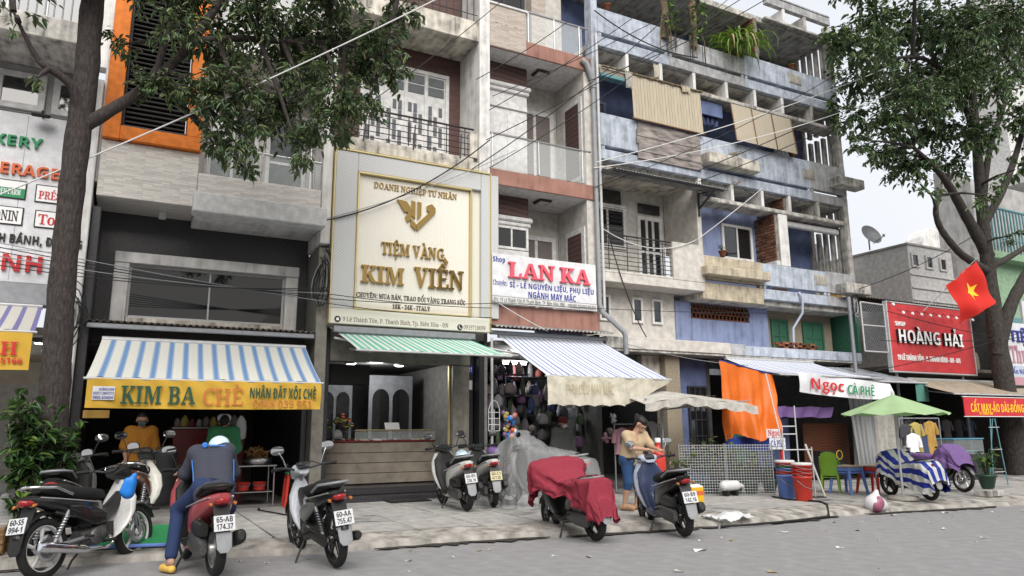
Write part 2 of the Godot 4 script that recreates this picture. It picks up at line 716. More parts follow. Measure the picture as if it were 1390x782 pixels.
func make_materials() -> void:
	mk("asphalt", Color(0.38, 0.378, 0.386), 0.9, "asphalt", 1.1, {"bump": "bump_fine", "bump_scale": 0.4})
	mk("concrete", Color(0.47, 0.445, 0.41), 0.9, "stain", 0.8, {"bump": "bump_mid", "bump_scale": 0.3})
	mk("slab_a", Color(0.40, 0.395, 0.38), 0.85, "grime", 0.6, {"bump": "bump_fine", "bump_scale": 0.3})
	mk("slab_b", Color(0.40, 0.395, 0.385), 0.85, "stain", 0.5, {"bump": "bump_fine", "bump_scale": 0.3})
	mk("slab_c", Color(0.43, 0.42, 0.40), 0.85, "grime", 0.8, {"bump": "bump_fine", "bump_scale": 0.3})
	mk("earth", Color(0.13, 0.12, 0.10), 0.95, "stain", 0.5)
	mk("dirt", Color(0.055, 0.05, 0.045), 0.75, "asphalt", 1.3)
	mk("white", Color(0.76, 0.755, 0.75), 0.7, "plaster", 0.5)
	mk("white_worn", Color(0.79, 0.78, 0.765), 0.8, "drip", 0.45)
	mk("cream", Color(0.66, 0.63, 0.585), 0.8, "plaster", 0.4)
	mk("cream_worn", Color(0.70, 0.66, 0.58), 0.85, "drip_heavy", 0.5)
	mk("strip_tile", Color(0.70, 0.67, 0.63), 0.5, "strips", 1.7)
	mk("grey_paint", Color(0.45, 0.44, 0.43), 0.8, "grime", 0.4)
	mk("orange", Color(0.80, 0.22, 0.03), 0.7, "plaster", 0.6)
	mk("dark_slat", Color(0.045, 0.042, 0.042), 0.55, "dust", 1.0)
	mk("dark_stone", Color(0.070, 0.067, 0.074), 0.3, "bark", 2.5, {"bump": "bump_fine", "bump_scale": 0.12, "spec": 0.5})
	mk("brown_tile", Color(0.115, 0.062, 0.055), 0.6, "strips", 1.2)
	mk("brown_panel", Color(0.13, 0.075, 0.065), 0.6, "wood", 0.6)
	mk("terracotta", Color(0.36, 0.19, 0.15), 0.75, "drip", 0.4)
	mk("beige_stone", Color(0.50, 0.44, 0.39), 0.8, "strips", 1.4)
	mk("blue_pebble", Color(0.66, 0.73, 0.85), 0.9, "pebble_worn", 0.5, {"bump": "bump_fine", "bump_scale": 0.8})
	mk("grey_pebble", Color(0.60, 0.61, 0.63), 0.9, "pebble_worn", 0.5, {"bump": "bump_fine", "bump_scale": 0.8})
	mk("ochre_pebble", Color(0.72, 0.63, 0.48), 0.9, "pebble_worn", 0.5, {"bump": "bump_fine", "bump_scale": 0.8})
	mk("sand_pebble", Color(0.46, 0.40, 0.30), 0.9, "pebble", 1.0, {"bump": "bump_fine", "bump_scale": 0.8})
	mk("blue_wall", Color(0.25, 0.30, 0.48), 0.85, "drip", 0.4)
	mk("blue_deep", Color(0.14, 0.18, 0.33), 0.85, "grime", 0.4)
	mk("old_concrete", Color(0.58, 0.56, 0.52), 0.9, "drip_heavy", 0.6, {"bump": "bump_mid", "bump_scale": 0.4})
	mk("brick", Color(0.30, 0.115, 0.06), 0.9, "bark", 1.5)
	mk("brick_dark", Color(0.17, 0.07, 0.045), 0.9, "bark", 1.5)
	mk("brick_pale", Color(0.37, 0.17, 0.10), 0.9, "bark", 1.5)
	mk("mortar", Color(0.28, 0.26, 0.23), 0.95, "stain", 1.0)
	mk("grey_stone", Color(0.235, 0.225, 0.195), 0.35, "grime", 0.8)
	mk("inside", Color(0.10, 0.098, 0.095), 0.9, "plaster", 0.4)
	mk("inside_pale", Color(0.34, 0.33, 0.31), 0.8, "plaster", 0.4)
	mk("floor_tile", Color(0.22, 0.21, 0.20), 0.4, "grime", 0.5)
	mk("glass_dark", Color(0.012, 0.013, 0.015), 0.04, "", 1.0, {"spec": 0.7})
	mk("glass_grey", Color(0.10, 0.11, 0.12), 0.05, "", 1.0, {"spec": 0.7})
	mk("glass_clear", Color(0.80, 0.86, 0.85), 0.02, "", 1.0, {"alpha": 0.16, "spec": 0.6})
	mk("glass_shop", Color(0.10, 0.11, 0.11), 0.02, "", 1.0, {"alpha": 0.25, "spec": 0.6})
	mk("curtain", Color(0.20, 0.17, 0.16), 0.9, "cloth", 1.0)
	mk("steel", Color(0.55, 0.55, 0.56), 0.28, "", 1.0, {"metal": 1.0})
	mk("grey_metal", Color(0.30, 0.31, 0.33), 0.5, "dust", 0.7, {"metal": 0.3})
	mk("pale_metal", Color(0.55, 0.56, 0.57), 0.45, "dust", 0.7, {"metal": 0.2})
	mk("dark_metal", Color(0.05, 0.05, 0.055), 0.5, "dust", 0.7, {"metal": 0.3})
	mk("bronze_metal", Color(0.055, 0.045, 0.045), 0.45, "dust", 0.7, {"metal": 0.3})
	mk("zinc", Color(0.40, 0.40, 0.40), 0.55, "stain", 0.6, {"metal": 0.4})
	mk("rust_sheet", Color(0.20, 0.17, 0.15), 0.8, "stain", 0.5, {"metal": 0.2})
	mk("pvc", Color(0.62, 0.62, 0.62), 0.5, "dust", 0.5)
	mk("pvc_grey", Color(0.33, 0.34, 0.36), 0.5, "dust", 0.5)
	mk("lattice", Color(0.72, 0.73, 0.72), 0.35, "lattice", 4.0)
	mk("sign_white", Color(0.74, 0.715, 0.64), 0.45, "", Vector3(3.2, 3.2, 3.2), {"bump": "bump_flute", "bump_scale": 0.5})
	mk("sign_flat", Color(0.76, 0.77, 0.80), 0.4, "dust", 0.4)
	mk("sign_cream", Color(0.66, 0.645, 0.56), 0.4)
	mk("gold", Color(0.52, 0.36, 0.13), 0.06, "", 1.0, {"metal": 1.0})
	mk("gold_trim", Color(0.70, 0.58, 0.30), 0.3, "", 1.0, {"metal": 0.6})
	mk("ink_brown", Color(0.08, 0.06, 0.05), 0.6)
	mk("ink_black", g(0.02), 0.5)
	mk("ink_blue", Color(0.035, 0.045, 0.27), 0.5)
	mk("ink_red", Color(0.52, 0.025, 0.03), 0.45)
	mk("ink_rose", Color(0.66, 0.10, 0.14), 0.35)
	mk("ink_orange", Color(0.62, 0.13, 0.04), 0.5)
	mk("ink_green", Color(0.02, 0.25, 0.10), 0.5)
	mk("ink_pine", Color(0.02, 0.075, 0.045), 0.6)
	mk("ink_rust", Color(0.50, 0.15, 0.05), 0.7)
	mk("ink_yellow", Color(0.85, 0.52, 0.03), 0.5)
	mk("ink_white", g(0.80), 0.45)
	mk("ink_faded", Color(0.50, 0.44, 0.30), 0.8)
	mk("plate_white", Color(0.72, 0.73, 0.76), 0.4, "dust", 3.0, {"own": 1})
	mk("plate_yellow", Color(0.70, 0.62, 0.36), 0.4, "dust", 3.0, {"own": 1})
	mk("yellow_cloth", Color(0.74, 0.46, 0.06), 0.75, "cloth", 0.8, {"back": Color(0.2, 0.12, 0.01)})
	mk("red_board", Color(0.58, 0.05, 0.055), 0.45, "dust", 0.3)
	mk("red_banner", Color(0.62, 0.03, 0.04), 0.5, "dust", 0.3)
	mk("flag_red", Color(0.72, 0.03, 0.02), 0.7, "cloth", 1.0, {"back": Color(0.3, 0.01, 0.01)})
	mk("awning_cream", Color(0.70, 0.66, 0.55), 0.8, "grime", 0.8, {"back": Color(0.2, 0.18, 0.12)})
	mk("canvas_grey", Color(0.55, 0.53, 0.49), 0.85, "grime", 1.0, {"back": Color(0.15, 0.14, 0.12)})
	mk("canvas_tan", Color(0.42, 0.36, 0.28), 0.85, "grime", 0.7, {"back": Color(0.12, 0.1, 0.07)})
	mk("orange_tarp", Color(0.85, 0.19, 0.02), 0.45, "cloth", 2.5, {"back": Color(0.3, 0.05, 0.0)})
	mk("blue_tarp", Color(0.02, 0.06, 0.35), 0.5, "cloth", 0.8)
	mk("grey_sheet", Color(0.36, 0.37, 0.38), 0.8, "cloth", 0.7)
	mk("lime_cloth", Color(0.42, 0.60, 0.33), 0.7, "cloth", 0.6, {"back": Color(0.15, 0.25, 0.1)})
	mk("teal_cloth", Color(0.09, 0.25, 0.20), 0.8, "cloth", 0.6)
	mk("red_cover", Color(0.31, 0.035, 0.06), 0.85, "cloth", 2.0, {"bump": "bump_mid", "bump_scale": 0.4})
	mk("purple_cover", Color(0.18, 0.10, 0.28), 0.7, "cloth", 2.0, {"bump": "bump_mid", "bump_scale": 0.3})
	mk("tarp_striped", g(0.85), 0.5, "stripe_tarp", 1.0, {"uv": 1})
	mk("plastic_sheet", Color(0.80, 0.82, 0.84), 0.35, "", 1.0, {"alpha": 0.2, "spec": 0.4})
	mk("awn_blue", g(0.92), 0.75, "stripe_blue", 1.0, {"uv": 1, "back": g(0.25)})
	mk("awn_thin", g(0.92), 0.75, "stripe_thin", 1.0, {"uv": 1, "back": g(0.25)})
	mk("awn_violet", g(0.85), 0.75, "stripe_violet", 1.0, {"uv": 1, "back": g(0.25)})
	mk("awn_green", g(0.92), 0.75, "stripe_green", 1.0, {"uv": 1, "back": g(0.25)})
	mk("sheet_metal", Color(0.50, 0.53, 0.58), 0.5, "stain", 0.4, {"metal": 0.3})
	mk("blind", Color(0.76, 0.70, 0.59), 0.8, "blind", 1.3)
	mk("woven", Color(0.72, 0.66, 0.57), 0.8, "blind", Vector3(2.2, 0.6, 2.2))
	mk("old_board", Color(0.36, 0.32, 0.30), 0.9, "stain", Vector3(0.4, 1.6, 0.4))
	mk("bark", Color(0.085, 0.070, 0.067), 0.95, "bark", Vector3(3.0, 0.55, 3.0), {"bump": "bump_mid", "bump_scale": 1.0})
	mk("bark_right", Color(0.085, 0.075, 0.068), 0.95, "bark", Vector3(1.6, 0.5, 1.6), {"bump": "bump_mid", "bump_scale": 1.0})
	mk("bark_pale", Color(0.23, 0.18, 0.12), 0.95, "stain", 1.5)
	mk("leaf", g(1.0), 0.32, "", 1.0, {"vertex": 1, "spec": 0.5, "back": Color(0.09, 0.13, 0.03)})
	mk("leaf_shrub", Color(0.055, 0.115, 0.025), 0.4, "", 1.0, {"back": Color(0.04, 0.07, 0.01)})
	mk("leaf_dark", Color(0.030, 0.070, 0.020), 0.4, "", 1.0, {"back": Color(0.03, 0.05, 0.01)})
	mk("leaf_light", Color(0.14, 0.24, 0.045), 0.45, "", 1.0, {"back": Color(0.08, 0.12, 0.01)})
	mk("leaf_dry", Color(0.34, 0.27, 0.15), 0.8)
	mk("wood", Color(0.30, 0.17, 0.08), 0.7, "wood", 1.0)
	mk("wood_brown", Color(0.17, 0.06, 0.03), 0.6, "wood", 1.0)
	mk("green_paint", Color(0.045, 0.16, 0.10), 0.6, "plaster", 1.0)
	mk("green_board", Color(0.035, 0.30, 0.11), 0.5, "dust", 1.0)
	mk("teal_paint", Color(0.15, 0.33, 0.37), 0.7, "plaster", 1.0)
	mk("lime_wall", Color(0.33, 0.50, 0.33), 0.8, "plaster", 0.5)
	mk("ochre", Color(0.47, 0.28, 0.07), 0.8, "grime", 0.7)
	mk("lamp", g(0.9), 0.5, "", 1.0, {"glow": 4.0, "glow_color": Color(1.0, 0.97, 0.92)})
	mk("cable_black", g(0.018), 0.6)
	mk("cable_white", g(0.62), 0.6)
	mk("rubber", g(0.020), 0.75, "dust", 3.0, {"own": 1})
	mk("black_plastic", g(0.022), 0.4, "dust", 3.0, {"own": 1})
	mk("seat_vinyl", g(0.016), 0.7, "", 6.0, {"own": 1, "bump": "bump_fine", "bump_scale": 0.3})
	mk("engine", Color(0.20, 0.20, 0.20), 0.45, "bark", 4.0, {"own": 1, "metal": 0.6})
	mk("chrome", Color(0.75, 0.75, 0.76), 0.12, "", 1.0, {"metal": 1.0})
	mk("mirror", Color(0.92, 0.93, 0.95), 0.03, "", 1.0, {"metal": 1.0})
	mk("cast_silver", Color(0.55, 0.55, 0.55), 0.35, "dust", 3.0, {"own": 1, "metal": 0.5})
	mk("paint_black", g(0.018), 0.25, "dust", 2.0, {"own": 1, "coat": 0.6})
	mk("paint_grey", Color(0.16, 0.165, 0.17), 0.3, "dust", 2.0, {"own": 1, "coat": 0.5})
	mk("paint_silver", Color(0.50, 0.53, 0.58), 0.3, "dust", 2.0, {"own": 1, "coat": 0.5})
	mk("paint_white", Color(0.72, 0.72, 0.71), 0.28, "dust", 2.0, {"own": 1, "coat": 0.6})
	mk("paint_cream", Color(0.66, 0.65, 0.58), 0.3, "dust", 2.0, {"own": 1, "coat": 0.5})
	mk("paint_red", Color(0.42, 0.075, 0.085), 0.35, "dust", 2.0, {"own": 1, "coat": 0.4})
	mk("paint_brown", Color(0.16, 0.06, 0.03), 0.3, "dust", 2.0, {"own": 1, "coat": 0.6})
	mk("paint_blue", Color(0.035, 0.05, 0.11), 0.28, "dust", 2.0, {"own": 1, "coat": 0.6})
	mk("paint_ice", Color(0.50, 0.56, 0.68), 0.28, "dust", 2.0, {"own": 1, "coat": 0.6})
	mk("lens_red", Color(0.30, 0.012, 0.015), 0.15, "", 1.0, {"coat": 0.8})
	mk("lens_clear", Color(0.60, 0.60, 0.60), 0.1, "", 1.0, {"coat": 0.8})
	mk("lens_amber", Color(0.38, 0.12, 0.02), 0.15, "", 1.0, {"coat": 0.8})
	mk("skin", Color(0.44, 0.26, 0.18), 0.55, "", 1.0, {})
	mk("hair", g(0.012), 0.5)
	mk("shirt_orange", Color(0.52, 0.22, 0.03), 0.9, "cloth", 3.0, {"own": 1})
	mk("shirt_green", Color(0.06, 0.27, 0.12), 0.9, "cloth", 3.0, {"own": 1})
	mk("shirt_beige", Color(0.55, 0.42, 0.27), 0.9, "cloth", 3.0, {"own": 1, "bump": "bump_mid", "bump_scale": 0.3})
	mk("jacket", Color(0.055, 0.06, 0.085), 0.85, "cloth", 3.0, {"own": 1, "bump": "bump_mid", "bump_scale": 0.9})
	mk("jacket_grey", Color(0.17, 0.175, 0.17), 0.9, "cloth", 3.0, {"own": 1})
	mk("denim", Color(0.025, 0.045, 0.12), 0.9, "cloth", 4.0, {"own": 1, "bump": "bump_fine", "bump_scale": 0.3})
	mk("denim_light", Color(0.03, 0.075, 0.19), 0.9, "cloth", 4.0, {"own": 1})
	mk("black_cloth", g(0.015), 0.9)
	mk("mask", Color(0.10, 0.12, 0.13), 0.9)
	mk("mask_white", g(0.6), 0.9)
	mk("cap_red", Color(0.13, 0.02, 0.02), 0.8)
	mk("helmet", Color(0.55, 0.70, 0.80), 0.25, "", 1.0, {"coat": 0.7})
	mk("sandal_yellow", Color(0.70, 0.45, 0.10), 0.6)
	mk("sandal_tan", Color(0.42, 0.25, 0.14), 0.7)
	mk("trim_blue", Color(0.05, 0.20, 0.62), 0.6)
	mk("red_plastic", Color(0.62, 0.05, 0.035), 0.4, "dust", 2.0)
	mk("blue_plastic", Color(0.14, 0.24, 0.60), 0.4, "dust", 2.0)
	mk("bag_blue", Color(0.02, 0.20, 0.65), 0.35)
	mk("white_plastic", g(0.70), 0.4, "dust", 2.0)
	mk("lime_plastic", Color(0.20, 0.38, 0.04), 0.4, "dust", 2.0)
	mk("yellow_box", Color(0.80, 0.47, 0.02), 0.6, "dust", 1.0)
	mk("pot_green", Color(0.025, 0.07, 0.045), 0.4, "dust", 2.0)
	mk("bag_white", Color(0.70, 0.72, 0.74), 0.35, "", 1.0, {"alpha": 0.8})
	mk("bag_pink", Color(0.30, 0.10, 0.16), 0.35)
	mk("bread", Color(0.50, 0.27, 0.10), 0.8, "bark", 6.0)
	mk("counter_front", Color(0.33, 0.29, 0.24), 0.3, "grime", 0.5)
	mk("counter_red", Color(0.16, 0.025, 0.025), 0.25)
	mk("arch_panel", Color(0.30, 0.31, 0.33), 0.6, "plaster", 0.5)
	mk("screen_blue", Color(0.10, 0.30, 0.42), 0.3, "", 1.0, {})
	for c in [["goods_a", Color(0.05, 0.05, 0.06)], ["goods_b", Color(0.16, 0.15, 0.16)], ["goods_c", Color(0.05, 0.07, 0.16)], ["goods_d", Color(0.20, 0.05, 0.05)], ["goods_e", Color(0.25, 0.21, 0.20)], ["goods_f", Color(0.10, 0.14, 0.08)], ["goods_g", Color(0.45, 0.36, 0.10)], ["goods_h", Color(0.28, 0.16, 0.30)], ["goods_i", Color(0.33, 0.33, 0.35)], ["goods_j", Color(0.55, 0.30, 0.36)]]:
		mk(c[0], c[1], 0.7, "cloth", 4.0, {"own": 1})

# ---------------------------------------------------------------- the street
func kerb_z(x: float) -> float:
	var k := [[-40.0, 3.6], [-3.0, 3.55], [0.4, 3.85], [1.8, 4.25], [2.6, 4.36], [4.2, 4.42], [6.2, 4.75], [9.1, 5.02], [11.0, 4.95], [15.0, 5.55], [25.0, 6.3], [70.0, 9.5]]
	for i in k.size() - 1:
		if x <= k[i + 1][0]:
			return lerpf(k[i][1], k[i + 1][1], clampf((x - k[i][0]) / (k[i + 1][0] - k[i][0]), 0, 1))
	return 9.5

func build_ground() -> void:
	var n := FastNoiseLite.new()
	n.seed = 21
	n.frequency = 0.9
	var st := begin()
	quad(st, Vector3(-300, -0.05, -300), Vector3(300, -0.05, -300), Vector3(300, -0.05, 300), Vector3(-300, -0.05, 300))
	structure("ground", done(st), M.earth)
	st = begin()
	sheet(st, 130, 26, func(u: float, v: float): return Vector3(lerpf(-30, 70, u), 0.004 * n.get_noise_2d(u * 90, v * 12) - 0.01 * pow(1.0 - v, 8.0), lerpf(kerb_z(lerpf(-30, 70, u)) - 0.5, 15.5, v)))
	structure("road", done(st), M.asphalt)
	# the pavement: a bed with single slabs laid on it, and a sloping concrete edge down to the road
	st = begin()
	sheet(st, 50, 1, func(u: float, v: float): return Vector3(lerpf(-30, 70, u), 0.098, lerpf(-7.0, kerb_z(lerpf(-30, 70, u)) - 0.5, v)))
	var walk := structure("sidewalk", done(st), M.dirt)
	var r := RandomNumberGenerator.new()
	r.seed = 4
	var count := 0
	for i in range(-4, 27):
		for j in 5:
			var x := i * 0.93
			var z1 := kerb_z(x + 0.46) - 0.62 - j * 0.98
			if count >= 170:
				break
			count += 1
			var o := bx(walk, "paving_slab", M[["slab_a", "slab_b", "slab_c"][r.randi() % 3]], x + 0.012, x + 0.918, 0.06, 0.12, z1 - 0.96, z1, 0.008)
			o.rotation = Vector3(r.randf_range(-0.003, 0.003), 0, r.randf_range(-0.003, 0.003))
			o.position.y += r.randf_range(-0.004, 0.004)
	for i in range(27, 45):
		var x := i * 0.93
		bx(walk, "paving_slab", M.slab_b, x, x + 0.92, 0.06, 0.12, 0.2, kerb_z(x) - 0.7, 0.006)
	st = begin()
	sheet(st, 420, 8, func(u: float, v: float):
		var x := lerpf(-30, 50, u)
		var e := 0.10 * n.get_noise_2d(x * 1.3, 3.0) + 0.05 * n.get_noise_2d(x * 5.0, 9.0)
		var z := kerb_z(x)
		if v < 0.12:
			return Vector3(x, 0.05, z - 0.66)
		if v > 0.9:
			return Vector3(x, -0.03, z + 0.02 + e)
		var t := (v - 0.12) / 0.78
		return Vector3(x, 0.119 - 0.062 * pow(t, 1.6) + 0.012 * n.get_noise_2d(x * 2.0, t * 3.0), lerpf(z - 0.62, z + e, t)))
	structure("kerb", done(st), M.concrete)
	# dirt lying in the gutter, with its own ragged outline
	for a in [[-2.6, 2.2], [2.9, 2.4], [5.5, 2.9], [8.6, 2.0], [11.2, 3.1], [15.2, 3.0]]:
		st = begin()
		sheet(st, 60, 3, func(u: float, v: float):
			var x: float = a[0] + a[1] * u
			var w: float = (0.10 + 0.42 * absf(n.get_noise_2d(x * 2.1, 40.0))) * pow(sin(PI * u), 0.4)
			return Vector3(x, 0.010 + 0.008 * sin(PI * v), kerb_z(x) + 0.06 + (v - 0.3) * w + 0.08 * n.get_noise_2d(x * 1.3, 3.0)))
		var d := put("gutter_dirt", done(st), M.dirt)
		d.set_meta("kind", "stuff")
		tag(d, "dark damp dirt lying along the foot of the kerb", "dirt", "dirt in the gutter")
	# leaves and scraps of litter on the road
	var paper := begin()
	sheet(paper, 3, 3, func(u: float, v: float): return Vector3(u - 0.5, 0.25 * sin(u * 3.0 + v * 5.0) * v + 0.14, v - 0.5))
	var pm := done(paper)
	var litter := []
	for i in 46:
		litter.append([r.randf_range(1.0, 15.0), 0.0, r.randf_range(0.015, 0.035)])
		litter[-1][1] = kerb_z(litter[-1][0]) + 0.1 + 3.6 * pow(r.randf(), 2.0)
	litter += [[1.9, 6.6, 0.05], [4.9, 6.2, 0.06], [6.3, 6.5, 0.10], [7.2, 6.1, 0.05], [5.2, 7.4, 0.06], [8.4, 5.9, 0.06], [9.4, 6.3, 0.05], [3.0, 5.4, 0.05], [10.6, 6.8, 0.05], [6.0, 7.9, 0.06], [11.5, 5.4, 0.09], [12.6, 5.6, 0.07], [2.2, 8.0, 0.08], [14.0, 6.1, 0.06], [7.9, 7.2, 0.05], [4.0, 5.15, 0.05], [9.9, 5.5, 0.05], [13.4, 5.9, 0.05], [3.6, 7.0, 0.04], [10.2, 7.6, 0.06]]
	for i in litter.size():
		var q: Array = litter[i]
		var o := single("litter_scrap", ["white paper", "dry brown", "grey"][i % 3] + " scrap of litter lying on the asphalt", "litter", pm, M[["ink_white", "leaf_dry", "canvas_grey"][i % 3]], Vector3(q[0], 0.0, q[1]), i * 1.3, "scraps of litter on the road")
		o.scale = Vector3(q[2] * 1.6, q[2], q[2])

# ---------------------------------------------------------------- house parts
func window(p: Node, called: String, x0: float, x1: float, y0: float, y1: float, z: float, fw: float, nx: int, ny: int, fm: Material, gm: Material, d := 0.06) -> MeshInstance3D:
	var st := begin()
	var c := Vector3((x0 + x1) / 2, (y0 + y1) / 2, z + d / 2)
	cbox(st, Vector3(x0 + fw / 2, c.y, c.z) - c, Vector3(fw, y1 - y0, d), 0.006)
	cbox(st, Vector3(x1 - fw / 2, c.y, c.z) - c, Vector3(fw, y1 - y0, d), 0.006)
	cbox(st, Vector3(c.x, y0 + fw / 2, c.z - 0.002) - c, Vector3(x1 - x0 - fw * 1.9, fw, d - 0.004), 0.006)
	cbox(st, Vector3(c.x, y1 - fw / 2, c.z - 0.002) - c, Vector3(x1 - x0 - fw * 1.9, fw, d - 0.004), 0.006)
	var iw := (x1 - x0 - 2 * fw)
	var ih := (y1 - y0 - 2 * fw)
	var mw := fw * 0.7
	for i in range(1, nx):
		cbox(st, Vector3(x0 + fw + iw * i / nx, c.y, c.z - 0.006) - c, Vector3(mw, ih, d - 0.012), 0.004)
	for j in range(1, ny):
		cbox(st, Vector3(c.x, y0 + fw + ih * j / ny, c.z - 0.008) - c, Vector3(iw, mw, d - 0.016), 0.004)
	var o := put(called, done(st), fm, p, c)
	for i in nx:
		for j in ny:
			bx(o, "pane", gm, x0 + fw + iw * i / nx + 0.002 - c.x, x0 + fw + iw * (i + 1) / nx - 0.002 - c.x, y0 + fw + ih * j / ny + 0.002 - c.y, y0 + fw + ih * (j + 1) / ny - 0.002 - c.y, -d * 0.45, -d * 0.1, 0.0)
	return o

# a row of parts: upright bars between two rails
func railing(p: Node, called: String, m: Material, x0: float, x1: float, y0: float, y1: float, z: float, n_up: int, n_across: int, r := 0.012) -> MeshInstance3D:
	var o := rod(p, called, m, Vector3(x0, y1, z), Vector3(x1, y1, z), r * 1.7)
	var inv := o.transform.affine_inverse()
	for i in n_up:
		var x := lerpf(x0, x1, (i + 0.5) / n_up) if n_up > 2 else lerpf(x0, x1, float(i))
		rod(o, "bar", m, inv * Vector3(x, y0, z), inv * Vector3(x, y1, z), r)
	for j in n_across:
		var y := lerpf(y0, y1, (j + 0.3) / n_across)
		rod(o, "cross_bar", m, inv * Vector3(x0, y, z), inv * Vector3(x1, y, z), r * 0.8)
	return o

func corrugated(p: Node, called: String, m: Material, x0: float, x1: float, y0: float, z0: float, y1: float, z1: float, pitch := 0.11) -> MeshInstance3D:
	var st := begin()
	var n := int((x1 - x0) / pitch * 6)
	sheet(st, n, 3, func(u: float, v: float):
		var x := lerpf(x0, x1, u)
		return Vector3(x, lerpf(y0, y1, v) + 0.018 * sin(TAU * x / pitch), lerpf(z0, z1, v)))
	sheet(st, n, 1, func(u: float, v: float):
		var x := lerpf(x0, x1, u)
		return Vector3(x, y1 + 0.018 * sin(TAU * x / pitch) - 0.008 * v, z1))
	return put(called, done(st), m, p)

# ---------------------------------------------------------------- the bakery house at the end of the row
func build_bakery_house() -> void:
	var h := thing("bakery_house", "pale house with a white bakery signboard and barred balcony beside the big tree", "house")
	bx(h, "wall", M.grey_paint, -7.0, -0.96, 6.6, 7.42, -0.3, -0.02)
	bx(h, "side_wall", M.white_worn, -0.95, -0.73, 0.1, 7.4, -6.0, 0.06)
	bx(h, "upper_wall", M.white_worn, -7.0, -0.73, 7.8, 12.0, -0.6, -0.35)
	bx(h, "lintel", M.grey_metal, -7.0, -0.96, 3.42, 3.76, -0.25, 0.10)
	bx(h, "balcony_slab", M.old_concrete, -7.0, -0.98, 7.42, 7.80, -0.34, 1.15, 0.02)
	for a in [[-3.4, -2.35], [-2.25, -1.55], [-1.45, -1.0]]:
		window(h, "window", a[0], a[1], 6.64, 7.28, -0.015, 0.10, 1, 1, M.white, M.glass_dark)
	railing(h, "balcony_railing", M.grey_metal, -5.0, -1.05, 7.82, 8.75, 1.05, 34, 0, 0.012)
	window(h, "balcony_door", -4.0, -1.1, 7.9, 10.4, -0.34, 0.08, 5, 2, M.pale_metal, M.glass_grey)
	# the shop floor with its ceiling lights
	bx(h, "shop_floor", M.floor_tile, -7.0, -0.96, 0.05, 0.16, -6.0, -0.1)
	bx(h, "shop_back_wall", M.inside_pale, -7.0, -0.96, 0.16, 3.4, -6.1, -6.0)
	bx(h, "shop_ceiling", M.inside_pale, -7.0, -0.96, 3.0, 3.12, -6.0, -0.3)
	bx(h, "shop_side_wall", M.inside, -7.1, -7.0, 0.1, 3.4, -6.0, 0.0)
	window(h, "shop_window", -7.0, -0.97, 0.2, 2.95, -0.3, 0.07, 4, 1, M.dark_metal, M.glass_shop)
	for i in 4:
		for j in 2:
			var x := -1.35 - i * 0.8
			var z := -1.4 - j * 1.5
			var l := put("ceiling_light", disc(0.11, 0.03), M.pale_metal, h, Vector3(x, 2.985, z))
			put("lamp_face", disc(0.085, 0.012), M.lamp, l, Vector3(0, -0.02, 0))
	for z in [-1.6, -3.2]:
		var lo := OmniLight3D.new()
		lo.name = "shop_light"
		h.add_child(lo, true)
		lo.position = Vector3(-2.4, 2.85, z)
		lo.light_energy = 0.5
		lo.light_size = 0.15
		lo.omni_range = 12.0
		lo.omni_attenuation = 2.0
		lo.shadow_enabled = true
		lo.light_color = Color(1, 0.97, 0.92)
	var box := put("meter_box", box_mesh(Vector3(0.16, 0.26, 0.10)), M.rust_sheet, h, Vector3(-0.84, 2.42, 0.12))
	put("lid", box_mesh(Vector3(0.13, 0.2, 0.02)), M.rust_sheet, box, Vector3(0, 0, 0.06))

func disc(r: float, t: float, seg := 20) -> Mesh:
	var st := begin()
	lathe(st, [Vector2(r * 0.9, -t / 2), Vector2(r, -t / 4), Vector2(r, t / 4), Vector2(r * 0.9, t / 2)], seg)
	return done(st)

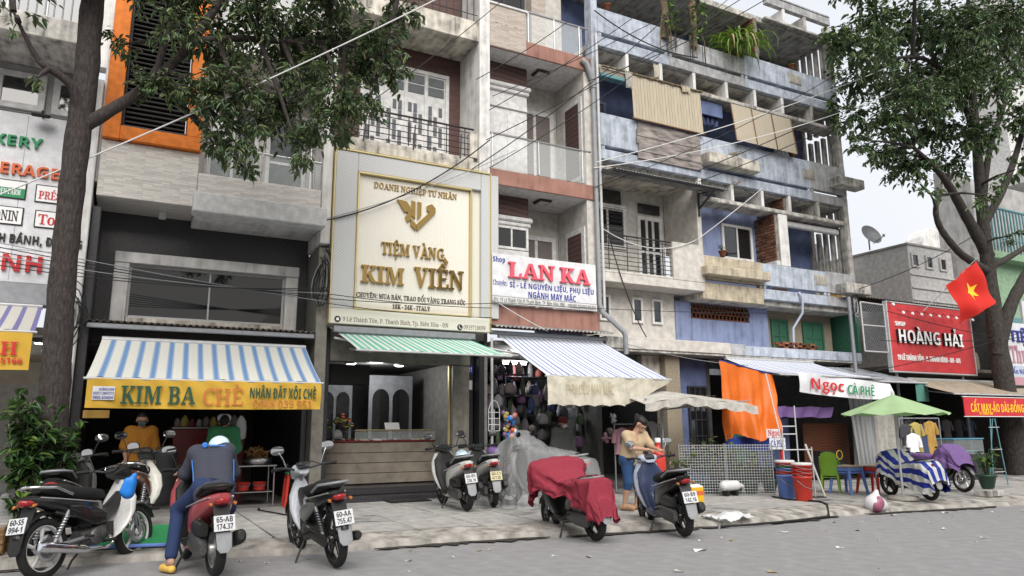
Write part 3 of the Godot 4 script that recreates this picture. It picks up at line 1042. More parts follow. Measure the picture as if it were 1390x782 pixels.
# ---------------------------------------------------------------- the house with the orange louvre frame
func build_louvre_house() -> void:
	var h := thing("louvre_house", "narrow house with an orange framed louvre screen and a black stone front", "house")
	# tiled overhang
	bx(h, "tiled_band", M.strip_tile, -0.68, 0.86, 5.36, 6.36, -1.015, 0.0)
	bx(h, "tiled_parapet", M.strip_tile, 0.865, 3.06, 5.45, 6.0, -0.12, 0.0)
	bx(h, "balcony_slab", M.white_worn, 0.865, 3.06, 5.22, 5.44, -1.015, 0.0)
	bx(h, "balcony_box", M.white, 0.80, 3.10, 5.19, 5.55, 0.003, 0.36, 0.02)
	var gl := bx(h, "glass_balustrade", M.glass_clear, 0.95, 3.05, 6.02, 6.55, -0.07, -0.055, 0.002)
	rod(gl, "hand_rail", M.steel, Vector3(-1.08, 0.28, 0), Vector3(1.05, 0.28, 0), 0.024)
	for i in 3:
		rod(gl, "post", M.steel, Vector3(-1.0 + i * 0.95, -0.26, 0.03), Vector3(-1.0 + i * 0.95, 0.26, 0.03), 0.016)
	bx(h, "corner_pilaster", M.white_worn, 3.07, 3.26, 4.95, 12.0, -1.1, 0.02)
	# orange frame and its dark louvres
	bx(h, "orange_frame", M.orange, -0.68, -0.42, 6.37, 12.0, -0.5, 0.10)
	bx(h, "orange_frame", M.orange, -0.419, 0.87, 6.37, 6.62, -0.5, 0.098)
	bx(h, "orange_frame", M.orange, 0.62, 0.868, 6.62, 12.0, -0.5, 0.09)
	var lf := bx(h, "louvre_frame", M.dark_metal, -0.40, 0.60, 6.64, 12.0, -0.30, -0.25)
	for i in 60:
		var s := bx(lf, "slat", M.dark_slat, -0.49, 0.49, -0.012, 0.012, -0.055, 0.055, 0.003)
		s.position = Vector3(0, -2.62 + i * 0.088, 0.16)
		s.rotation.x = 0.6
	rod(lf, "edge_rail", M.dark_metal, Vector3(-0.5, -2.66, 0.25), Vector3(0.5, -2.66, 0.25), 0.03)
	rod(lf, "edge_rail", M.dark_metal, Vector3(-0.5, -2.66, 0.25), Vector3(-0.5, 2.7, 0.25), 0.03)
	# balcony room behind the leaves
	bx(h, "rear_wall", M.cream, 0.87, 3.06, 5.45, 12.0, -1.35, -1.12)
	window(h, "balcony_window", 1.05, 2.0, 5.7, 7.9, -1.11, 0.08, 2, 1, M.white, M.glass_grey)
	window(h, "balcony_window", 2.15, 2.95, 5.7, 7.9, -1.11, 0.08, 1, 2, M.white, M.glass_grey)
	bx(h, "upper_slab", M.white_worn, 0.87, 3.06, 8.45, 8.95, -1.1, 0.05)
	window(h, "upper_window", 1.1, 2.9, 9.3, 11.2, -1.11, 0.08, 3, 2, M.white, M.glass_grey)
	# black stone front with the white framed window
	bx(h, "stone_wall", M.dark_stone, -0.72, 3.10, 3.0, 5.60, -1.3, -1.018)
	bx(h, "side_wall", M.white_worn, -0.727, -0.684, 5.6, 12.0, -6.0, -0.05)
	bx(h, "stone_cheek", M.dark_stone, -0.72, -0.58, 0.15, 5.2, -1.015, -0.10)
	var fx := [-0.33, 2.88, 3.36, 4.62]
	bx(h, "window_surround", M.white_worn, fx[0], fx[0] + 0.24, fx[2], fx[3] - 0.2, -1.015, -0.84)
	bx(h, "window_surround", M.white_worn, fx[1] - 0.24, fx[1], fx[2], fx[3] - 0.2, -1.015, -0.86)
	bx(h, "window_surround", M.white_worn, fx[0] - 0.003, fx[1] + 0.003, fx[3] - 0.2, fx[3], -1.015, -0.82)
	bx(h, "window_surround", M.cream_worn, fx[0] + 0.245, fx[1] - 0.245, fx[2], fx[2] + 0.09, -1.015, -0.87)
	window(h, "wide_window", fx[0] + 0.24, fx[1] - 0.24, fx[2] + 0.09, fx[3] - 0.2, -1.01, 0.045, 2, 1, M.pale_metal, M.glass_dark, 0.05)
	bx(h, "spout", M.pvc, 0.30, 0.42, 5.22, 5.36, -0.62, -0.52)
	# rusty tin lip over the stall
	corrugated(h, "tin_canopy", M.rust_sheet, -0.66, 3.06, 3.34, -1.02, 3.24, 0.06, 0.10)
	bx(h, "canopy_beam", M.grey_metal, -0.62, 3.04, 3.12, 3.20, -0.02, 0.05)
	# the stall room
	bx(h, "shop_floor", M.floor_tile, -0.70, 3.12, 0.04, 0.15, -6.0, -0.6)
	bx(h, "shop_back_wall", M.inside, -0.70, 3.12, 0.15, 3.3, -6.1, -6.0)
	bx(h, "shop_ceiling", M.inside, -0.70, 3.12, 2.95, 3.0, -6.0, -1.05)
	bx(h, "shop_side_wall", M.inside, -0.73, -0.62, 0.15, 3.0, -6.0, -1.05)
	bx(h, "shop_side_wall", M.dark_stone, 2.98, 3.08, 0.15, 3.0, -6.0, -0.45)
	bx(h, "stone_pier", M.grey_stone, 3.083, 3.30, 0.1, 4.9, -1.0, -0.08)
	bx(h, "shop_sign_strip", M.ochre, -0.52, -0.16, 1.66, 1.78, 0.55, 0.57)

# ---------------------------------------------------------------- the jeweller's house
func build_gold_house() -> void:
	var h := thing("jeweller_house", "house with a tall cream jeweller sign, dark balcony rail and a striped green awning", "house")
	# upper floors
	bx(h, "brown_wall", M.brown_tile, 3.28, 6.45, 6.9, 13.0, -1.3, -1.02)
	bx(h, "white_pillar", M.white_worn, 6.40, 6.655, 6.85, 13.0, -1.3, 0.06)
	bx(h, "balcony_slab", M.cream_worn, 3.30, 6.395, 6.93, 7.12, -1.01, 0.02)
	bx(h, "balcony_kerb", M.cream_worn, 3.30, 6.30, 7.125, 7.22, -0.16, -0.02)
	bx(h, "rail_post", M.cream_worn, 6.20, 6.39, 7.225, 7.80, -0.18, -0.01)
	bx(h, "upper_balcony", M.cream_worn, 3.30, 6.395, 9.98, 10.46, -1.01, 0.02)
	var rl := railing(h, "balcony_railing", M.bronze_metal, 3.32, 6.30, 7.24, 7.88, -0.03, 7, 5, 0.013)
	for i in 3:
		rod(rl, "brace", M.bronze_metal, rl.transform.affine_inverse() * Vector3(3.9 + i * 1.05, 7.72, -0.02), rl.transform.affine_inverse() * Vector3(3.9 + i * 1.05 - 0.1, 7.1, 0.16), 0.016)
	bx(h, "upper_rear", M.brown_tile, 5.0, 6.39, 10.5, 13.0, -1.0, -0.9)
	railing(h, "upper_railing", M.dark_metal, 3.4, 6.38, 10.5, 11.5, -0.04, 18, 2, 0.012)
	# white door set with many lights
	var d := window(h, "balcony_doors", 4.02, 6.10, 7.13, 9.52, -1.015, 0.09, 4, 1, M.white, M.white)
	for i in 4:
		for j in 9:
			var gx := -0.86 + i * 0.485
			var cols := 3 if j < 7 else 1
			if j >= 7:
				bx(d, "light", M.glass_grey, gx - 0.06, gx + 0.32, 0.62 + (j - 7) * 0.24, 0.62 + (j - 7) * 0.24 + 0.2, -0.01, 0.012, 0.0)
				continue
			for k in cols:
				if (j + k + i) % 3 == 0 or j == 6:
					continue
				bx(d, "light", M.glass_grey, gx - 0.05 + k * 0.125, gx + 0.03 + k * 0.125, -1.05 + j * 0.24, -1.05 + j * 0.24 + 0.21, -0.01, 0.012, 0.0)
	# the sign box
	gold_sign = thing("jeweller_sign", "tall cream jeweller sign with gold letters in a pale lattice frame", "sign")
	bx(gold_sign, "sign_box", M.sign_cream, 3.29, 6.64, 3.42, 6.90, -0.55, 0.0)
	var fr := bx(gold_sign, "sign_surround", M.lattice, 3.30, 3.74, 3.72, 6.86, 0.003, 0.09)
	bx(fr, "sign_surround_side", M.lattice, 2.91, 3.325, -1.57, 1.57, -0.043, 0.042)
	bx(fr, "sign_surround_top", M.lattice, 0.222, 2.905, 1.19, 1.57, -0.043, 0.041)
	bx(gold_sign, "sign_foot_band", M.sign_cream, 3.30, 6.63, 3.42, 3.715, 0.003, 0.10)
	for a in [[3.30, 6.63, 6.862, 6.90], [3.742, 6.21, 6.435, 6.475], [3.742, 6.21, 3.717, 3.745]]:
		bx(gold_sign, "gold_trim", M.gold_trim, a[0], a[1], a[2], a[3], 0.003, 0.115)
	for a in [[3.272, 3.298, 3.42, 6.9], [6.632, 6.658, 3.42, 6.9], [3.742, 3.775, 3.75, 6.43], [6.175, 6.209, 3.75, 6.43]]:
		bx(gold_sign, "gold_trim", M.gold_trim, a[0], a[1], a[2], a[3], 0.003, 0.118)
	bx(gold_sign, "sign_panel", M.sign_white, 3.778, 6.172, 3.748, 6.432, 0.003, 0.03)
	# shop front
	bx(h, "stone_lintel", M.grey_stone, 3.45, 6.42, 2.77, 3.40, -0.62, -0.42)
	bx(h, "stone_pier", M.grey_stone, 6.02, 6.25, 0.1, 2.765, -0.66, -0.40)
	bx(h, "stone_pier", M.grey_stone, 6.255, 6.42, 0.1, 2.768, -0.70, -0.46)
	bx(h, "dark_post", M.dark_metal, 3.31, 3.445, 0.1, 3.40, -0.62, -0.38)
	bx(h, "steel_trim", M.gold_trim, 5.98, 6.018, 0.3, 2.77, -0.60, -0.52)
	bx(h, "doorway_post", M.dark_metal, 6.62, 6.74, 0.1, 3.3, -0.66, -0.40)
	bx(h, "side_door", M.dark_metal, 6.425, 6.615, 0.1, 3.38, -0.75, -0.68)
	bx(h, "number_plate", M.ink_blue, 6.44, 6.60, 2.62, 2.80, -0.675, -0.66)
	letters(h, "door_number", "11", "sans bold", M.ink_white, 6.48, 6.56, 2.66, 2.76, -0.659)
	bx(h, "notice", M.sign_flat, 6.44, 6.58, 2.28, 2.48, -0.675, -0.662)
	bx(h, "step", M.dark_stone, 3.35, 6.45, 0.06, 0.22, -6.0, -0.30)
	bx(h, "upper_step", M.dark_stone, 3.45, 6.2, 0.222, 0.36, -6.0, -0.62)
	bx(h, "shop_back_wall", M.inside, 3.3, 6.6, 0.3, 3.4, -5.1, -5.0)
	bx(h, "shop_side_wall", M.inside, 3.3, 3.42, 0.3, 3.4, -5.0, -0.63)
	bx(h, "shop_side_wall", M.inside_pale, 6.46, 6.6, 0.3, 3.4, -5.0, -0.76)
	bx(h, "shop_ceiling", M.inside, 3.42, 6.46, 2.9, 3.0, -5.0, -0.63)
	# arched showcase panels along the back
	for a in [[3.95, 4.75, -3.4], [5.0, 6.05, -2.9]]:
		var st := begin()
		var w: float = a[1] - a[0]
		var pts := PackedVector2Array([Vector2(0, 0), Vector2(w, 0), Vector2(w, 2.3), Vector2(0, 2.3)])
		prism(st, pts, -0.04, 0.0)
		var pan := put("arched_panel", done(st), M.arch_panel, h, Vector3(a[0], 0.4, a[2]))
		for k in 2:
			var c := w * (0.27 + 0.46 * k)
			var hw := w * 0.19
			var ap := PackedVector2Array([Vector2(c - hw, 0.5), Vector2(c + hw, 0.5)])
			for q in 13:
				ap.append(Vector2(c + hw * cos(PI * q / 12.0), 1.75 + hw * 1.2 * sin(PI * q / 12.0)))
			st = begin()
			prism(st, ap, 0.0, 0.012)
			put("arch_glass", done(st), M.glass_dark, pan)
	for x in [4.3, 5.4]:
		var cl := put("ceiling_lamp", disc(0.12, 0.04), M.pale_metal, h, Vector3(x, 2.875, -2.0))
		put("lamp_face", disc(0.09, 0.012), M.lamp, cl, Vector3(0, -0.025, 0))
	var lo := OmniLight3D.new()
	lo.name = "shop_light"
	h.add_child(lo, true)
	lo.position = Vector3(4.85, 2.75, -2.0)
	lo.light_energy = 0.45
	lo.light_size = 0.2
	lo.omni_range = 12.0
	lo.omni_attenuation = 2.0
	lo.shadow_enabled = true
	bx(h, "air_curtain", M.black_plastic, 3.6, 4.4, 2.35, 2.75, -1.2, -0.9)

# ---------------------------------------------------------------- the haberdashery house
func build_haberdashery_house() -> void:
	var h := thing("haberdashery_house", "white narrow house with glass balconies and brown bands above a haberdashery shop", "house")
	for f in [[6.70, 9.95, 7.06], [9.95, 13.2, 10.25]]:
		var y0: float = f[0]
		var y1: float = f[1]
		bx(h, "floor_slab", M.white, 6.66, 9.44, y0, y0 + 0.05, -1.5, -0.002)
		bx(h, "brown_band", M.terracotta, 6.66, 9.44, y0 + 0.003, y0 + 0.36, -0.12, 0.03)
		bx(h, "rear_wall", M.cream, 6.66, 9.44, y0 + 0.05, y1, -1.6, -1.32)
	bx(h, "rear_wall", M.cream, 6.66, 9.44, 4.046, 6.699, -1.6, -1.32)
	for f in [[4.05, 6.70], [7.06, 9.95]]:
		var y0: float = f[0]
		var y1: float = f[1]
		bx(h, "side_pier", M.cream, 9.20, 9.44, y0, y1, -1.31, 0.0)
		# bay with its cornice
		bx(h, "bay", M.white, 6.665, 7.96, y0, y1 - 0.48, -1.31, -0.60)
		bx(h, "bay_head", M.brown_panel, 6.665, 7.95, y1 - 0.479, y1 - 0.002, -1.31, -0.56)
		bx(h, "cornice", M.white, 6.665, 8.04, y1 - 0.60, y1 - 0.482, -1.30, -0.50, 0.03)
		bx(h, "cornice", M.white, 6.665, 8.0, y1 - 0.70, y1 - 0.605, -1.30, -0.54, 0.02)
		# panel window in the side wall
		bx(h, "side_frame", M.white, 9.165, 9.199, y0 + 0.2, y1 - 0.62, -0.92, -0.10, 0.004)
		bx(h, "side_shutter", M.brown_panel, 9.15, 9.163, y0 + 0.3, y1 - 0.75, -0.80, -0.22, 0.002)
		# door at the back
		window(h, "rear_door", 8.0, 9.1, y0 + 0.1, y1 - 0.65, -1.315, 0.11, 2, 1, M.white, M.curtain)
		var cl := put("ceiling_lamp", box_mesh(Vector3(0.34, 0.05, 0.34), 0.015), M.bronze_metal, h, Vector3(8.32, y1 - 0.03, -0.55))
		put("diffuser", box_mesh(Vector3(0.24, 0.02, 0.24), 0.005), M.cream, cl, Vector3(0, -0.028, 0))
	# lower bay: window lights with dark glass; upper bay: panelled white
	window(h, "bay_window", 6.70, 7.93, 4.3, 5.42, -0.598, 0.13, 2, 1, M.white, M.glass_grey)
	window(h, "bay_transom", 6.70, 7.93, 5.44, 5.98, -0.598, 0.06, 3, 1, M.white, M.glass_dark)
	for i in 2:
		bx(h, "shutter_panel", M.white, 6.82 + i * 0.6, 7.26 + i * 0.6, 7.2, 8.72, -0.60, -0.575, 0.012)
	bx(h, "shutter_head", M.white, 6.68, 7.95, 8.84, 9.0, -0.60, -0.56)
	# glass balustrades
	for y in [7.06, 10.26]:
		var x0 := 6.68 if y < 8 else 7.62
		var x1 := 9.19
		var gb := bx(h, "glass_balustrade", M.glass_clear, x0, x1, y + 0.03, y + 0.80, -0.02, -0.008, 0.002)
		var c := (x0 + x1) / 2
		rod(gb, "hand_rail", M.steel, Vector3(x0 - c, 0.42, 0), Vector3(x1 + 0.15 - c, 0.42, 0), 0.028)
		for i in 3:
			var x := lerpf(x0 + 0.05, x1 - 0.1, i / 2.0) - c
			rod(gb, "post", M.steel, Vector3(x, -0.38, 0.03), Vector3(x, 0.4, 0.03), 0.014)
	# stone faced parapet with slots on the top floor
	bx(h, "stone_parapet", M.beige_stone, 6.66, 7.60, 9.96, 11.0, -0.2, 0.05)
	bx(h, "parapet_cap", M.white, 6.64, 7.64, 11.0, 11.06, -0.22, 0.08)
	for i in 3:
		bx(h, "slot", M.beige_stone, 6.78 + i * 0.25, 6.86 + i * 0.25, 10.55, 10.78, 0.03, 0.06)
	bx(h, "stone_pier", M.beige_stone, 8.35, 8.75, 10.3, 13.2, -1.31, -1.0)
	window(h, "upper_door", 7.1, 8.3, 10.3, 12.4, -1.315, 0.1, 2, 1, M.dark_metal, M.glass_dark)
	bx(h, "lower_band", M.terracotta, 6.66, 9.44, 3.58, 4.04, -0.3, 0.03)
	bx(h, "lower_slab", M.white, 6.66, 9.44, 4.0, 4.045, -1.4, -0.31)
	corrugated(h, "tin_canopy", M.zinc, 6.62, 9.62, 3.66, -0.2, 3.54, 0.34, 0.10)
	bx(h, "canopy_beam", M.grey_metal, 6.66, 9.6, 3.40, 3.48, 0.0, 0.1)
	# drain pipes at the party wall
	rod(h, "drain_pipe", M.pvc_grey, Vector3(9.40, 4.2, 0.10), Vector3(9.36, 10.3, 0.10), 0.055, 10)
	rod(h, "drain_pipe", M.pvc, Vector3(9.56, 4.1, 0.06), Vector3(9.52, 11.0, 0.06), 0.035, 10)
	put("drain_bend", tube_mesh([Vector3(9.41, 4.2, 0.10), Vector3(9.44, 4.06, 0.12), Vector3(9.95, 3.62, 0.22), Vector3(10.0, 3.52, 0.22), Vector3(10.0, 3.1, 0.22)], 0.06, 10), M.pvc_grey, h)
	put("drain_bend", tube_mesh([Vector3(9.1, 10.18, 0.08), Vector3(9.22, 10.1, 0.1), Vector3(9.38, 9.75, 0.1), Vector3(9.40, 9.5, 0.1)], 0.075, 10), M.pvc_grey, h)
	# the shop room
	bx(h, "shop_floor", M.floor_tile, 6.66, 9.5, 0.04, 0.15, -6.0, -0.1)
	bx(h, "shop_back_wall", M.inside, 6.66, 9.5, 0.15, 3.6, -6.1, -6.0)
	bx(h, "shop_side_wall", M.inside, 9.42, 9.52, 0.15, 3.56, -6.0, -0.1)
	bx(h, "shop_side_wall", M.inside_pale, 6.76, 6.84, 0.15, 3.56, -6.0, -0.45)
	bx(h, "shop_ceiling", M.inside_pale, 6.84, 9.42, 3.2, 3.3, -6.0, -0.1)

# ---------------------------------------------------------------- the old blue apartment block
func brick_face(p: Node, x: float, y0: float, y1: float, z0: float, z1: float) -> void:
	# bricks of a cross wall whose face looks along -x
	var r := RandomNumberGenerator.new()
	r.seed = int(y0 * 100)
	var wall := bx(p, "cross_wall", M.mortar, x, x + 0.12, y0, y1, z0, z1, 0.0)
	var c := wall.position
	var rows := int((y1 - y0) / 0.085)
	for i in rows:
		var y := y0 + (i + 0.5) * (y1 - y0) / rows
		var z := z0 + (0.0 if i % 2 == 0 else 0.10)
		while z < z1 - 0.02:
			var l := minf(0.2, z1 - z - 0.004)
			if l > 0.04:
				var o := put("brick", box_mesh(Vector3(0.03, 0.066, snappedf(l, 0.02) - 0.016), 0.005), M[["brick", "brick", "brick_pale", "brick_dark"][r.randi() % 4]], wall, Vector3(-0.066 + r.randf_range(-0.004, 0.004), y - c.y, z + l / 2 - c.z))
				o.rotation.y = r.randf_range(-0.03, 0.03)
			z += 0.208

func build_blue_block() -> void:
	var h := thing("apartment_block", "weathered blue pebbledash block with open balconies, bamboo blinds and trailing plants", "apartment block")
	# floor slabs and rear walls
	for f in [[4.70, 12.62], [7.80, 9.47], [10.75, 9.47], [13.13, 9.47]]:
		bx(h, "floor_slab", M.old_concrete, f[1], 18.40, f[0] - 0.06, f[0] + 0.12, -6.0, -0.16)
	bx(h, "end_wall", M.old_concrete, 18.28, 18.42, 3.5, 13.9, -6.0, -1.25)
	bx(h, "corner_post", M.old_concrete, 18.22, 18.425, 4.8, 13.6, -0.2, -0.002)
	bx(h, "left_post", M.blue_pebble, 9.47, 9.66, 7.3, 13.5, -0.3, -0.004)
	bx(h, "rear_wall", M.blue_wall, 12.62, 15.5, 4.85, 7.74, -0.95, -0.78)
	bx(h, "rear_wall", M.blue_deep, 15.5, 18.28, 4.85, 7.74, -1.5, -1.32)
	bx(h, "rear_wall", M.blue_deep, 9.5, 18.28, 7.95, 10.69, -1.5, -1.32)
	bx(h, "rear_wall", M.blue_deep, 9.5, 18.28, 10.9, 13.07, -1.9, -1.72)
	# parapets in two bands with a slit between them
	var bands := [
		["ochre_pebble", 12.62, 14.72, 4.62, 5.05, 5.14, 5.75], ["blue_pebble", 14.724, 17.2, 4.78, 5.05, 5.15, 5.74], ["grey_pebble", 17.204, 18.43, 4.78, 5.05, 5.15, 5.76],
		["blue_pebble", 9.66, 12.9, 7.80, 8.06, 8.15, 8.98], ["blue_pebble", 12.904, 16.9, 7.80, 8.06, 8.15, 8.98], ["grey_pebble", 16.904, 18.43, 7.79, 8.06, 8.15, 8.99],
		["blue_pebble", 9.66, 11.9, 10.75, 11.02, 11.12, 11.78], ["grey_pebble", 11.904, 14.6, 10.75, 11.02, 11.12, 11.62], ["blue_pebble", 14.604, 18.43, 10.75, 11.02, 11.12, 11.74],
		["grey_pebble", 15.7, 18.43, 13.66, 13.90, 13.92, 13.98]]
	for b in bands:
		bx(h, "parapet_foot", M[b[0]], b[1], b[2], b[3], b[4], -0.15, 0.0)
		bx(h, "parapet", M[b[0]], b[1], b[2], b[5], b[6], -0.15, 0.004)
		for x in [b[1] + 0.02, b[2] - 0.12]:
			bx(h, "parapet_block", M[b[0]], x, x + 0.10, b[4], b[5], -0.13, -0.01)
	# transom rails and the thin fins above them
	for t in [[12.62, 18.3, 7.22, 7.34, 7.80, [12.72, 13.85, 14.95, 16.0, 17.15]], [9.6, 18.3, 10.14, 10.25, 10.75, [10.54, 11.62, 12.74, 13.89, 14.95, 16.03, 17.24]], [15.6, 18.3, 13.13, 13.22, 13.66, [16.4, 17.3]]]:
		bx(h, "transom_rail", M.old_concrete, t[0], t[1], t[2], t[3], -0.5, 0.01, 0.02)
		for x in t[5]:
			bx(h, "fin", M.white_worn if x < 16.5 else M.old_concrete, x - 0.05, x + 0.05, t[3], t[4], -0.62, -0.006)
	# upright end louvres with sky between them
	for y in [[5.76, 7.22], [7.35, 7.79], [9.0, 10.13], [10.26, 10.74], [11.76, 13.1]]:
		for i in 4:
			var z := -0.32 - i * 0.235
			bx(h, "end_louvre", M.old_concrete, 18.24, 18.40, y[0], y[1], z - 0.045, z + 0.045)
	bx(h, "roller_box", M.pvc, 15.9, 18.2, 6.98, 7.14, -0.35, -0.2, 0.03)
	# third floor: column, brick cross walls, windows
	bx(h, "column", M.white_worn, 15.50, 15.84, 5.75, 7.22, -0.3, -0.01)
	brick_face(h, 15.38, 5.9, 7.2, -0.76, -0.05)
	brick_face(h, 15.85, 7.36, 7.76, -0.62, -0.1)
	brick_face(h, 15.2, 11.76, 13.1, -1.2, -0.1)
	bx(h, "cross_wall_cap", M.white_worn, 15.36, 15.49, 5.76, 5.9, -0.77, -0.05)
	window(h, "casement_window", 14.08, 15.22, 5.95, 6.96, -0.775, 0.08, 2, 1, M.white_worn, M.glass_dark)
	window(h, "side_window", 13.0, 13.36, 5.8, 7.0, -0.775, 0.08, 1, 1, M.white_worn, M.glass_dark)
	bx(h, "doorway", M.brown_panel, 16.5, 17.1, 5.0, 6.9, -1.319, -1.28)
	window(h, "teal_shutter", 17.1, 17.9, 8.9, 9.62, -1.318, 0.07, 2, 1, M.teal_paint, M.teal_paint)
	window(h, "casement_window", 10.0, 10.75, 8.95, 10.0, -1.318, 0.08, 2, 2, M.blue_wall, M.glass_grey)
	bx(h, "awning_sill", M.teal_paint, 9.68, 10.56, 9.92, 10.02, -0.15, 0.06)
	bx(h, "patched_panel", M.canvas_tan, 9.68, 10.56, 10.02, 10.16, -0.1, 0.03)
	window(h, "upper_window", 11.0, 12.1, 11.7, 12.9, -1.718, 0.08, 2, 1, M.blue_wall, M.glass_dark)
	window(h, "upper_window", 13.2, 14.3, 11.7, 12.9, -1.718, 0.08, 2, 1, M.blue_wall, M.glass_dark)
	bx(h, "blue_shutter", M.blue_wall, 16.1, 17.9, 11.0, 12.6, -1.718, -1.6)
	bx(h, "shutter_head", M.cream_worn, 16.1, 17.9, 12.6, 12.82, -1.718, -1.58)
	# vent plates in the parapets
	for v in [[16.7, 5.34], [16.6, 8.42], [16.35, 11.3]]:
		var pl := bx(h, "vent_plate", M.ochre_pebble, v[0], v[0] + 0.5, v[1], v[1] + 0.28, 0.006, 0.02)
		for i in 4:
			bx(pl, "vent_slot", M.grey_pebble, -0.2 + i * 0.12, -0.14 + i * 0.12, -0.11, 0.11, 0.009, 0.02)
	# planters on the parapets
	for b in [[12.56, 14.72, 5.20, 5.44, 0.28, "ochre_pebble"], [12.80, 14.62, 8.16, 8.46, 0.30, "cream_worn"], [17.72, 18.78, 8.30, 8.58, 0.36, "old_concrete"], [17.55, 18.6, 5.12, 5.42, 0.36, "old_concrete"]]:
		bx(h, "planter", M[b[5]], b[0], b[1], b[2], b[3], 0.008, b[4], 0.02)
	# bamboo blinds, dark opening, weathered boards
	var bl := begin()
	sheet(bl, 30, 8, func(u: float, v: float): return Vector3(10.58 + 2.25 * u, lerpf(8.98, 10.16, v), 0.06 + 0.05 * (1.0 - v) + 0.012 * sin(u * 40.0)))
	put("bamboo_blind", done(bl), M.blind, h)
	rod(h, "blind_batten", M.wood, Vector3(10.55, 8.97, 0.12), Vector3(12.86, 8.97, 0.12), 0.022)
	rod(h, "blind_batten", M.bark_pale, Vector3(9.7, 10.18, 0.08), Vector3(12.9, 10.18, 0.08), 0.03)
	var bw := begin()
	sheet(bw, 20, 6, func(u: float, v: float): return Vector3(13.88 + 2.3 * u, lerpf(8.98, 10.08, v), 0.08 + 0.14 * (1.0 - v) + 0.01 * sin(u * 9.0)))
	put("woven_blind", done(bw), M.woven, h)
	for i in 4:
		rod(h, "blind_batten", M.wood, Vector3(13.88 + i * 0.765, 8.98, 0.235), Vector3(13.88 + i * 0.765, 10.08, 0.10), 0.014)
	for i in 9:
		var y := 10.16 + i * 0.05
		var s := bx(h, "slack_slat", M.blind, 13.0, 16.0 - i * 0.18, y, y + 0.035, -0.10 - i * 0.05, -0.06 - i * 0.05)
		s.rotation.z = 0.01 * sin(i * 2.0)
	for i in 5:
		bx(h, "old_board", M.old_board, 10.72 + 0.03 * sin(i * 2.0), 12.76, 7.98 + i * 0.195, 7.98 + i * 0.195 + 0.19, 0.02, 0.05 + 0.012 * (i % 2), 0.005)
	bx(h, "dark_drape", M.blue_deep, 12.95, 13.8, 9.7, 10.1, -0.16, -0.13)
	# cream balcony bay beside the blue flats
	bx(h, "bay_floor", M.cream, 9.5, 12.66, 4.80, 5.02, -1.3, 0.02)
	bx(h, "bay_lip", M.cream, 9.5, 11.66, 5.02, 5.08, -0.12, 0.022)
	bx(h, "bay_panel", M.cream, 11.68, 12.68, 5.02, 5.98, -0.12, 0.026)
	bx(h, "bay_end_wall", M.cream, 12.56, 12.70, 5.98, 7.62, -1.3, 0.0)
	bx(h, "bay_rear_wall", M.cream, 9.5, 12.56, 5.02, 7.75, -1.45, -1.30)
	bx(h, "bay_ceiling", M.cream_worn, 9.5, 12.60, 7.62, 7.72, -1.3, -0.17)
	var rl := railing(h, "bay_railing", M.dark_metal, 9.52, 11.66, 5.10, 5.96, -0.02, 4, 8, 0.012)
	rl.set_meta("label", "thin dark balcony rail of level bars")
	var dw := window(h, "bay_window", 9.6, 11.25, 6.0, 7.1, -1.295, 0.09, 3, 1, M.white_worn, M.glass_dark)
	bx(dw, "transom", M.glass_dark, -0.7, 0.7, 0.66, 1.02, -0.02, 0.01)
	bx(dw, "transom_frame", M.white_worn, -0.82, 0.82, 0.56, 0.62, -0.02, 0.03)
	var dd := window(h, "bay_door", 11.62, 12.45, 5.05, 6.98, -1.295, 0.10, 3, 2, M.white_worn, M.glass_dark)
	bx(dd, "transom", M.glass_dark, -0.36, 0.36, 1.05, 1.32, -0.02, 0.02)
	for i in 10:
		rod(dw, "grille_bar", M.dark_metal, Vector3(-0.72, -0.5 + i * 0.11, 0.05), Vector3(0.72, -0.5 + i * 0.11, 0.05), 0.008)
	corrugated(h, "tin_canopy", M.zinc, 9.55, 13.05, 7.46, -0.10, 7.33, 0.66, 0.09)
	put("canopy_bracket", tube_mesh([Vector3(12.62, 6.75, 0.02), Vector3(12.62, 7.34, 0.02), Vector3(12.62, 7.27, 0.6), Vector3(12.62, 6.95, 0.03)], 0.03, 6), M.dark_metal, h)
	rod(h, "canopy_beam", M.dark_metal, Vector3(9.55, 7.30, 0.6), Vector3(12.9, 7.30, 0.6), 0.035)
	# lower storey: cream wall, blue wall, breeze blocks, green shutters
	bx(h, "lower_wall", M.cream, 9.5, 12.20, 3.2, 4.80, -0.8, -0.62)
	bx(h, "lower_wall", M.blue_wall, 12.204, 12.73, 3.2, 4.64, -0.8, -0.60)
	bx(h, "lower_wall", M.blue_wall, 14.75, 15.45, 3.2, 4.64, -0.8, -0.60)
	bx(h, "lower_wall", M.blue_wall, 12.73, 14.75, 3.2, 4.24, -0.8, -0.60, 0.0)
	bx(h, "lower_wall", M.blue_wall, 12.73, 14.75, 4.60, 4.64, -0.8, -0.60, 0.0)
	bx(h, "store_rear_wall", M.blue_wall, 9.5, 18.3, 3.2, 4.64, -3.1, -3.0)
	bx(h, "lower_wall", M.sand_pebble, 15.454, 18.25, 3.2, 4.64, -1.0, -0.82)
	for x in [9.86, 10.83, 11.44]:
		window(h, "slot_window", x, x + 0.33, 3.98, 4.62, -0.618, 0.06, 1, 1, M.white_worn, M.glass_dark)
	var vent := bx(h, "vent_sill", M.brick, 12.73, 14.75, 4.22, 4.24, -0.62, -0.585, 0.0)
	for i in 15:
		for j in 3:
			var st := begin()
			ring_z(st, [Vector2(0.072, -0.02), Vector2(0.088, -0.02), Vector2(0.088, 0.02), Vector2(0.072, 0.02)], 6)
			if not boxes.has("breeze"):
				boxes["breeze"] = done(st)
			put("breeze_block", boxes["breeze"], M.brick, vent, Vector3(-0.93 + i * 0.13 + (0.065 if j % 2 else 0.0), 0.075 + j * 0.115, 0.0))
